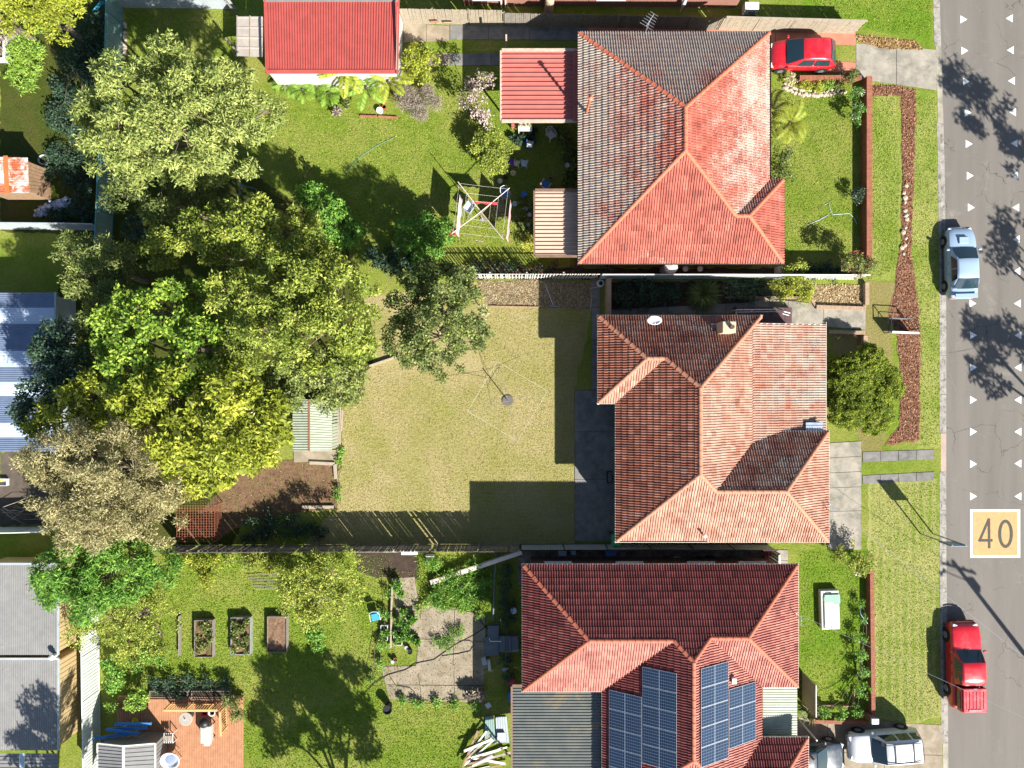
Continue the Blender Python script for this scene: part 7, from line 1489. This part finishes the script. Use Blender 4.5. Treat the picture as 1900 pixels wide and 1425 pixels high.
# rusty cage
RSTY = mat('rusty_mesh', (.30, .10, .05), (.20, .07, .04), 6, .9); c = G(365, 970); t = T('mesh_cage', 'rusty wire mesh cage beside the olive brown wattle tree', 'cage', c)
x0, y0, x1, y1 = 328, 938, 398, 1005; mesh = MB(); ht_ = 1.2
for i in range(15):
    f = i / 14; mesh.tube([G(x0 + (x1 - x0) * f, y0, ht_), G(x0 + (x1 - x0) * f, y1, ht_)], .012, 4)
    mesh.tube([G(x0, y0 + (y1 - y0) * f, ht_), G(x1, y0 + (y1 - y0) * f, ht_)], .012, 4)
mesh.build('mesh_top', RSTY, t); side = MB(); q0, q1 = G(x1, y0, ht_), G(x1, y1, ht_)
for i in range(15): p = q0.lerp(q1, i / 14); side.tube([p, (p.x, p.y, 0)], .01, 4)
for i in range(6): side.tube([(q0.x, q0.y, ht_ * i / 6), (q1.x, q1.y, ht_ * i / 6)], .01, 4)
side.build('mesh_side', RSTY, t)
for x, y in ((x0, y0), (x1, y0), (x1, y1), (x0, y1)): p = G(x, y, ht_); MB().tube([(p.x, p.y, 0), p], .03, 6).build('post', RSTY, t)
# leaning sheets by pale fence
t = T('roof_panel', 'terracotta sheet leaning on the pale fence, nearer the garage', 'panel', G(806, 40)); MB().add([G(799, 42, .05), G(814, 42, .05), G(813, 40, .75), G(799, 40, .75)], [(0, 1, 2, 3)]).build('sheet', mat('terracotta_pot', (.4,) * 3), t, solid=.04)
t = T('roof_panel', 'pinkish sheet leaning on the pale fence, nearer the shaded wheel strips', 'panel', G(830, 42)); MB().add([G(823, 44, .05), G(842, 44, .05), G(840, 42, .7), G(823, 42, .7)], [(0, 1, 2, 3)]).build('sheet', pm('clay_pink', (.42, .26, .19)), t, solid=.04)
# white bags
t = T('tarpaulin', 'crumpled blue white tarpaulin dumped near the teal fence', 'tarpaulin', G(98, 390)); rr = np.random.default_rng(9); mb = MB(); nx_, ny_ = 22, 14; c0 = G(98, 388)
vs = []
for j in range(ny_ + 1):
    for i in range(nx_ + 1): u, v = i / nx_ - .5, j / ny_ - .5; rad = math.hypot(u * 2, v * 2); vs.append((c0.x + u * 2.2 + v * .7 + rr.normal(0, .05), c0.y + v * 1.1 + u * .45 + rr.normal(0, .05), max(.02, .38 * (1 - rad * .75) + rr.normal(0, .09))))
mb.add(vs, [(j * (nx_ + 1) + i, j * (nx_ + 1) + i + 1, (j + 1) * (nx_ + 1) + i + 1, (j + 1) * (nx_ + 1) + i) for j in range(ny_) for i in range(nx_) if math.hypot((i / nx_ - .5) * 2, (j / ny_ - .5) * 2) < .95 + .12 * math.sin(i * 2.1 + j)]); mb.build('crumpled_sheet', pm('tarp', (.42, .48, .60), .5), t)
MB().tube([G(118, 372, .3), G(125, 366, .35)], .12, 8).build('bundle', pm('tarp', (.4,) * 3), t)
t = T('bicycle_wheel', 'old pale tyre ring lying by the rusty hut', 'tyre', G(82, 297), local=True); mb = MB(); pts = [(math.cos(2 * math.pi * i / 16) * .3, math.sin(2 * math.pi * i / 16) * .3, .06) for i in range(17)]; mb.tube(pts, .06, 6, False); mb.build('tyre', P_GREY, t)
t = T('tarpaulin_strip', 'blue plastic strip hanging at the top of the teal fence', 'tarpaulin', G(186, 14)); MB().add([G(170, 22, .6), G(180, 25, .05), G(200, 3, .7), G(186, 2, .9)], [(0, 1, 2, 3)]).build('strip', P_TEAL, t, solid=.02)
t = T('brush_pile', 'pile of cut branches beside the white steel fence', 'brush pile', G(45, 950)); rr = random.Random(4)
for i in range(46):
    x, y = rr.uniform(0, 100), rr.uniform(935, 968); a_ = rr.gauss(0, .4); l = rr.uniform(20, 45); z = rr.uniform(.05, .5); MB().tube([G(x, y, z), G(x + math.cos(a_) * l * .5, y + math.sin(a_) * l * .5, z + .12), G(x + math.cos(a_) * l, y + math.sin(a_) * l, z * .8 + .03)], [.022, .018, .008], 4).build('branch', BARK_P if i % 3 else BARK, t)
t = T('wire_crate', 'white wire crate with a yellow toy on the dark yard floor', 'crate', G(8, 894), local=True)
for s in (-1, 1): MB().box((s * .3, 0, .12), (.03, .42, .24)).build('side', P_WHITE, t); MB().box((0, s * .21, .12), (.6, .03, .24)).build('side', P_WHITE, t)
MB().box((0, 0, .02), (.6, .42, .03)).build('base', P_GREY, t); o = T('toy_ball', 'small yellow toy inside the white wire crate', 'toy', G(5, 891, .04) , local=True); MB().lathe((0, 0, 0), [(.03, 0), (.08, .04), (.09, .09), (.06, .14), (.02, .16)], 10).build('ball', P_YEL, o)
# ---- timber deck
DECK = mat('deck_boards', (.38, .185, .095), (.30, .14, .072), 2.5, .7, .2, 30, dirt=(.26, .13, .08), dscale=4, damt=.66); DECKW = mat('deck_frame', (.55, .33, .14), (.46, .27, .11), 3, .7)
dk = T('timber_deck', 'orange brown timber deck with railing beside the lush back lawn', 'deck', G(330, 1360)); zD = .35; mb = MB(); n_ = 54
xa, xb = G(217, 1295, zD).x, G(452, 1295, zD).x; ya, yb = G(217, 1294, zD).y, G(217, 1475, zD).y
for i in range(n_):
    x0 = xa + (xb - xa) * i / n_; x1 = xa + (xb - xa) * (i + 1) / n_ - .014; brk = random.uniform(.2, .8); ym = ya + (yb - ya) * brk
    for s0, s1 in ((ya, ym + .004), (ym - .004, yb)): mb.box(((x0 + x1) / 2, (s0 + s1) / 2, zD - .012 + random.uniform(-.002, .002)), (x1 - x0, abs(s1 - s0), .024))
o = mb.build('deck_boards', DECK, dk); o['kind'] = 'stuff'
for f in (0, .5, 1): y = ya + (yb - ya) * f; MB().box(((xa + xb) / 2, y, zD - .12), (xb - xa - .02, .06, .18)).build('bearer', DECKW, dk)
for i in range(4):
    for j in range(2): MB().box((xa + .1 + (xb - xa - .2) * i / 3, ya - .2 + (yb - ya) * j * .8, (zD - .2) / 2), (.1, .1, zD - .2)).build('stump', WOODG, dk)
def rail(pts, h=.95):
    P_ = [G(x, y, zD) for x, y in pts]
    for a_, b_ in zip(P_, P_[1:]):
        up = Vector((0, 0, h)); MB().beam(a_ + up, b_ + up, .13, .05).build('handrail', DECKW, dk); MB().beam(a_ + up * .12, b_ + up * .12, .05, .07).build('bottom_rail', DECKW, dk); L = (b_ - a_).length; k = max(2, round(L / .16))
        for i in range(k + 1): p = a_.lerp(b_, i / k); MB().box((p.x, p.y, zD + h / 2), ((.09, .09, h) if i % 8 == 0 else (.035, .035, h * .95))).build('baluster', DECKW, dk)
rail([(318, 1305), (415, 1305)]); rail([(420, 1308), (422, 1352)])
# things on the deck
def at_deck(x, y): p = G(x, y, zD); p.z = zD + .003; return p
c = at_deck(354, 1324); t = T('round_table', 'round grey table on the timber deck', 'table', c, local=True); MB().lathe((0, 0, .68), [(.40, 0), (.42, .02), (.40, .04), (.01, .04)], 26).build('table_top', pm('stone_grey', (.34, .30, .25)), t); MB().lathe((0, 0, 0), [(.22, 0), (.2, .03), (.05, .06), (.05, .68)], 12).build('pedestal', P_BLACK, t); MB().tube([(0, 0, .72), (.0, .0, .86)], .03, 8).build('cap', TRIM, t)
c = at_deck(391, 1352); t = T('barbecue', 'covered grey barbecue trolley on the timber deck', 'barbecue', c, local=True); MB().box((0, 0, .55), (.62, 1.05, .5)).build('cover', pm('bbq_cover', (.40, .40, .36)), t, bevel=.05, seg=2); MB().box((.0, -.62, .45), (.4, .32, .3)).build('side_shelf', pm('bbq_cover', (.4,) * 3), t, bevel=.03); [MB().box((sx * .25, sy * .42, .16), (.05, .05, .32)).build('leg', P_BLACK, t) for sx in (-1, 1) for sy in (-1, 1)]
c = at_deck(388, 1331); t = T('kettle_grill', 'black kettle grill between the round table and the barbecue', 'grill', c, local=True); MB().lathe((0, 0, .45), [(.05, 0), (.25, .1), (.30, .25), (.27, .38), (.12, .47), (.03, .5)], 18).build('bowl', P_BLACK, t, smooth=True); [MB().tube([(.18 * math.cos(a_), .18 * math.sin(a_), .55), (.28 * math.cos(a_), .28 * math.sin(a_), 0)], .014, 5).build('leg', STEEL, t) for a_ in (0, 2.1, 4.2)]
for lab, x, y, m in (('white ringed pot at the deck railing corner', 397, 1318, P_WHITE), ('red ringed pot at the deck railing', 384, 1318, P_RED)):
    c = at_deck(x, y); t = T('deck_pot', lab, 'plant pot', c, local=True); MB().lathe((0, 0, 0), [(.12, 0), (.20, .3), (.23, .3), (.23, .33), (.17, .33), (.15, .26)], 16).build('pot', m, t); MB().lathe((0, 0, .24), [(.15, 0), (.14, .02)], 12).build('soil', DSOIL, t)
c = at_deck(252, 1336); t = T('yellow_dish', 'bright yellow round dish on the shaded timber deck', 'dish', c, local=True); MB().lathe((0, 0, 0), [(.14, 0), (.19, .05), (.2, .08), (.17, .08), (.12, .02)], 20).build('bowl', P_YEL, t); MB().box((0, -.08, .06), (.12, .06, .04)).build('sponge', TERRA, t)
BLU = pm('beam_blue', (.05, .20, .48)); 
t = T('blue_beam_stack', 'blue steel beams stacked over the cubby roof edge', 'steel beams', G(235, 1350))
for x0, y0, x1, y1, z in ((213, 1343, 281, 1343, 1.25), (205, 1352, 273, 1350, 1.15), (197, 1353, 258, 1361, 1.35), (172, 1371, 240, 1361, 1.28)): MB().beam(G(x0, y0, z), G(x1, y1, z), .16, .10).build('beam', BLU, t)
for x0, y0, x1, y1 in ((222, 1351, 240, 1344), (250, 1358, 268, 1345)): MB().tube([G(x0, y0, 1.1), G(x1, y1, 1.1)], .02, 5).build('cross_rod', TRIM, t)
for x, y in ((205, 1357), (262, 1348)): p = G(x, y, 1.05); MB().box((p.x, p.y, .52), (.1, .1, 1.04)).build('trestle', WOODG, t)
cb = T('cubby', 'cubby with cream ribbed gable roof and white cappings on the deck', 'cubby', G(255, 1400)); zc, zr = 1.95, 2.3
corr(cb, G(182, 1475, zc), G(182, 1379, zc), G(229, 1384, zr), G(229, 1475, zr), GREY_ST, pitch=.22, amp=.03, sheet=.9, prof='pan'); corr(cb, G(229, 1475, zr), G(229, 1384, zr), G(287, 1379, zc), G(287, 1475, zc), GREY_ST, pitch=.22, amp=.03, sheet=.9, prof='pan')
MB().beam(G(229, 1383, zr + .04), G(229, 1476, zr + .04), .14, .04).build('ridge_cap', TRIM, cb); MB().beam(G(182, 1379, zc), G(229, 1384, zr), .06, .08).build('barge_board', TRIM, cb); MB().beam(G(229, 1384, zr), G(287, 1379, zc), .06, .08).build('barge_board', TRIM, cb); MB().beam(G(288, 1379, zc), G(288, 1475, zc), .07, .08).build('gutter', TRIM, cb); MB().beam(G(181, 1379, zc), G(181, 1475, zc), .07, .08).build('gutter', TRIM, cb)
w0 = [G(185, 1383, zc), G(284, 1383, zc), G(284, 1472, zc), G(185, 1472, zc)]; MB().prism([(p.x, p.y) for p in w0], 0, zc - .02).build('wall', GREY_ST, cb)
corr(cb, (w0[1].x + .02, w0[1].y, .05), (w0[2].x + .02, w0[2].y, .05), (w0[2].x + .02, w0[2].y, zc - .05), (w0[1].x + .02, w0[1].y, zc - .05), GREY_ST, pitch=.24, amp=.03, sheet=1.4, name='wall_sheet', prof='pan'); corr(cb, (w0[0].x, w0[0].y + .02, .05), (w0[1].x, w0[1].y + .02, .05), (w0[1].x, w0[1].y + .02, zc - .05), (w0[0].x, w0[0].y + .02, zc - .05), GREY_ST, pitch=.24, amp=.03, sheet=1.6, name='wall_sheet', prof='pan')
c = at_deck(326, 1400); t = T('egg_chair', 'round white papasan chair with blue cushion on the timber deck', 'chair', c, .4, local=True); mb = MB(); n_ = 24; vs = []; fs = []
for j in range(7):
    r = .02 + .56 * j / 6; z = .42 + .34 * (j / 6) ** 2
    for k in range(n_): a_ = 2 * math.pi * k / n_; vs.append((r * math.cos(a_), r * math.sin(a_), z + .12 * (j / 6) * math.sin(a_)))
for j in range(6):
    for k in range(n_): fs.append((j * n_ + k, j * n_ + (k + 1) % n_, (j + 1) * n_ + (k + 1) % n_, (j + 1) * n_ + k))
mb.add(vs, fs); mb.build('bowl', P_WHITE, t, smooth=True, solid=.04); MB().lathe((.02, .08, .50), [(.05, 0), (.34, .03), (.38, .10), (.30, .16), (.05, .14)], 18).build('cushion', pm('cushion_blue', (.20, .24, .38), .9), t, smooth=True)
for a_ in (.6, 2.5, 4.0, 5.5): MB().tube([(.34 * math.cos(a_), .34 * math.sin(a_), .52), (.44 * math.cos(a_), .44 * math.sin(a_), 0)], .02, 5).build('leg', P_WHITE, t)
c = at_deck(320, 1362); t = T('clothes_rack', 'white slatted shelf with dry firewood on the timber deck', 'shelf', c, local=True)
for i in range(5): MB().box((-.26 + .13 * i, 0, .5), (.05, .6, .03)).build('slat', P_WHITE, t)
[MB().box((sx * .28, sy * .28, .25), (.04, .04, .5)).build('leg', P_WHITE, t) for sx in (-1, 1) for sy in (-1, 1)]
for i in range(5): MB().tube([(-.2 + .1 * i, -.2, .55), (-.15 + .08 * i, .18, .56)], .035, 6).build('firewood', BARK_P, t)
# woodpile and sheets by patio
t = T('timber_pile', 'jumbled pile of white and brown timber beside the smoky patio roof', 'timber pile', G(905, 1400)); rr = random.Random(8)
for i in range(17):
    x, y = rr.uniform(868, 905), rr.uniform(1385, 1430); a_ = rr.gauss(-.45, .3); l = rr.uniform(40, 75); z = .06 + i * .03; MB().beam(G(x - 10, y + 4, z), G(x + math.cos(a_) * l - 10, y + math.sin(a_) * l, z + rr.uniform(-.03, .05)), rr.uniform(.08, .16), .04).build('plank', [P_WHITE, WOODB, WOODP, pm('plank_cream', (.7, .6, .5))][i % 4], t)
t = T('sheet_pile', 'teal grey ribbed sheets lying beside the smoky patio roof', 'sheet pile', G(915, 1355)); corr(t, G(899, 1380, .12), G(920, 1380, .12), G(916, 1328, .12), G(900, 1330, .12), FENCE_G, pitch=.15, amp=.02, sheet=2, name='sheet'); corr(t, G(921, 1378, .08), G(945, 1378, .08), G(940, 1330, .08), G(919, 1330, .08), FENCE_B, pitch=.15, amp=.02, sheet=2, name='sheet'); MB().box(G(930, 1366, .2), (.45, .45, .12)).build('block', P_LBLUE, t)
SL = pm('slate_blue', (.11, .13, .145), .6)
t = T('dark_step', 'slate grey concrete steps beside the fern strip', 'steps', G(925, 1190))
for i, (x0, y0, x1, y1, h) in enumerate(((900, 1180, 926, 1215, .18), (905, 1158, 926, 1180, .3), (927, 1176, 938, 1205, .45), (938.5, 1176, 949, 1205, .45), (949.5, 1176, 962, 1205, .45))): MB().prism([tuple(G(*p).xy) for p in [(x0, y0), (x1, y0), (x1, y1), (x0, y1)]], 0, h).build('step', SL, t, bevel=.01)
MB().tube([G(908, 1185, .6), G(910, 1190, .62), G(930, 1190, .62)], .025, 6).build('handrail', TRIM, t); MB().tube([G(908, 1185, 0), G(908, 1185, .6)], .025, 6).build('post', TRIM, t); MB().tube([G(879, 1138, .05), G(908, 1172, .05)], .03, 6).build('kerb_rod', P_BLACK, t)
for lab, x, y, d_, m in (('white plastic crate by the dark steps', 899, 1224, (.28, .42, .3), P_WHITE), ('cream bottle tray by the dark steps', 908, 1232, (.2, .7, .22), P_CREAM), ('white paver square on the lawn edge', 906, 1308, (.34, .34, .06), P_WHITE), ('blue storage tub by the smoky patio roof', 947, 1288, (.3, .6, .35), P_BLUE), ('pink bag by the smoky patio roof', 949, 1262, (.36, .36, .3), pm('pink_bag', (.65, .03, .12))), ('grey planter block by the patio', 938, 1240, (.4, .2, .2), P_GREY)):
    c = G(x, y); t = T('storage_box', lab, 'box', c, random.uniform(-.3, .3) if 'paver' not in lab else .6, local=True); MB().box((0, 0, d_[2] / 2), d_).build('body', m, t, bevel=.02); MB().box((0, 0, d_[2] + .012), (d_[0] * .85, d_[1] * .85, .02)).build('lid', m if 'crate' not in lab else P_GREY, t)
shrub('dark fern strip between the slate edging and the dark red tile house', 945, 1130, 18, .5, 'dark', (.14, .05), 420, 88, (.14, .22), lobes=[(940, 1060, 14, .25, .15), (938, 1090, 14, .25, .15), (942, 1120, 15, .25, .15), (940, 1150, 16, .3, .15), (938, 1225, 14, .3, .15), (945, 1255, 12, .3, .15)], tint0=.6)
t = T('lid_disc', 'round blue and white lid lying in the fern strip', 'lid', G(953, 1130), local=True); MB().lathe((0, 0, .33), [(.2, 0), (.2, .03), (.15, .05)], 18).build('lid', P_LBLUE, t); MB().lathe((0, 0, 0), [(.16, 0), (.18, .33)], 16).build('tub', P_BLUE, t)
t = T('trellis', 'stacked grey bamboo stakes at the edge of the weeds', 'stakes', G(495, 1085))
for i in range(6): MB().tube([G(458 + i * 3, 1068 + i * 5, .1), G(528 + i * 2, 1064 + i * 5.5, .12)], .02, 5).build('stake', BARK_P, t)
# side passage clutter
c = G(1150, 1010 + 34); t = T('board_walk', 'tan plywood boards laid along the cluttered side passage', 'boards', G(1250, 1048))
for x0, x1 in ((1060, 1150), (1151, 1240), (1241, 1330), (1331, 1420)): MB().prism([tuple(G(*p).xy) for p in [(x0, 1040), (x1 - 1, 1040), (x1 - 1, 1052), (x0, 1052)]], .012, .05).build('board', pm('ply_tan', (.42, .27, .12), .8), t)
for i, (lab, x, y, w_, d_, h, m) in enumerate((('black folded frame on the plywood boards', 1232, 1040, .55, .45, .25, P_BLACK), ('cream flat carton on the plywood boards', 1262, 1040, .9, .45, .12, P_CREAM), ('black plastic crate with holes on the plywood boards', 1292, 1040, .6, .5, .3, P_BLACK), ('second black plastic crate near the cream carton', 1316, 1038, .6, .5, .28, P_BLACK), ('small black box by the timber gate fence', 1350, 1038, .35, .25, .2, P_BLACK), ('small cream box by the timber gate fence', 1351, 1046, .4, .25, .2, P_CREAM), ('dark green flat tray by the timber gate fence', 1372, 1038, .6, .4, .08, P_GREEN), ('white flat panel by the timber gate fence', 1402, 1046, .8, .3, .05, P_WHITE), ('bright blue tub in the side passage', 1131, 1020, .65, .5, .55, P_BLUE), ('grey blue bucket in the side passage', 1063, 1022, .3, .3, .35, P_LBLUE), ('blue grey folded tarp in the side passage', 1043, 1024, .5, .4, .2, P_LBLUE))):
    c = G(x, y); t = T('passage_box', lab, 'box', c, random.uniform(-.25, .25), local=True); MB().box((0, 0, h / 2 + .05), (w_, d_, h)).build('body', m, t, bevel=.02); MB().box((0, 0, h + .062), (w_ * .75, d_ * .7, .02)).build('lid', m, t)
t = T('red_flowers', 'red flowering pot by the timber gate fence', 'plant pot', G(1418, 1022), local=True); MB().lathe((0, 0, 0), [(.13, 0), (.18, .3), (.15, .3)], 12).build('pot', TERRA, t); foliage('flowers', t, [(0, 0, .45, .22, 0)], 2200, (.09, .06), 'red', .6, seed=900)
# utility pole and service wires
c = G(2004, 1345); c.z = 0; t = T('utility_pole', 'timber utility pole with crossarm across the road', 'utility pole', c, local=True); hp = 9.5; MB().tube([(0, 0, 0), (0, 0, hp)], [.16, .11], 10).build('pole', WOODG, t); MB().beam((-1.1, .35, hp - .4), (1.1, -.35, hp - .4), .1, .12).build('crossarm', WOODG, t)
for s in (-1, -.5, .5, 1): MB().lathe((s * 1.0, -s * .32, hp - .33), [(.05, 0), (.07, .08), (.03, .16)], 8).build('insulator', P_BLACK, t)
MB().box((.2, 0, hp - 1.4), (.35, .35, .6)).build('transformer_box', GALV, t); MB().tube([(0, 0, hp - 1.2), (-1.2, .3, hp - .9)], .03, 6).build('lamp_arm', GALV, t); MB().box((-1.45, .36, hp - .9), (.5, .2, .12)).build('lamp_head', GALV, t)
def wire(label, p0, p1, sag, r=.012, m=None, col=P_BLACK):
    p0 = Vector(p0); p1 = Vector(p1); t = T('overhead_wire', label, 'wire', p0); pts = [p0.lerp(p1, i / 24) - Vector((0, 0, sag * 4 * (i / 24) * (1 - i / 24))) for i in range(25)]; MB().tube(pts, r, 5).build('cable', m or pm('wire_grey', (.30, .30, .31)), t); MB().lathe(p0 - Vector((0, 0, .06)), [(.03, 0), (.05, .05), (.02, .1)], 8).build('insulator', TRIM, t)
ptop = c + Vector((0, 0, hp - .3)); wire('overhead service wire from the tan tile house gutter to the pole', G(1540, 936, 4.1), ptop, .5); wire('overhead service wire from the dark red tile house gutter to the pole', G(1478, 1138, 4.2), ptop - Vector((0, 0, .3)), .4, .007)
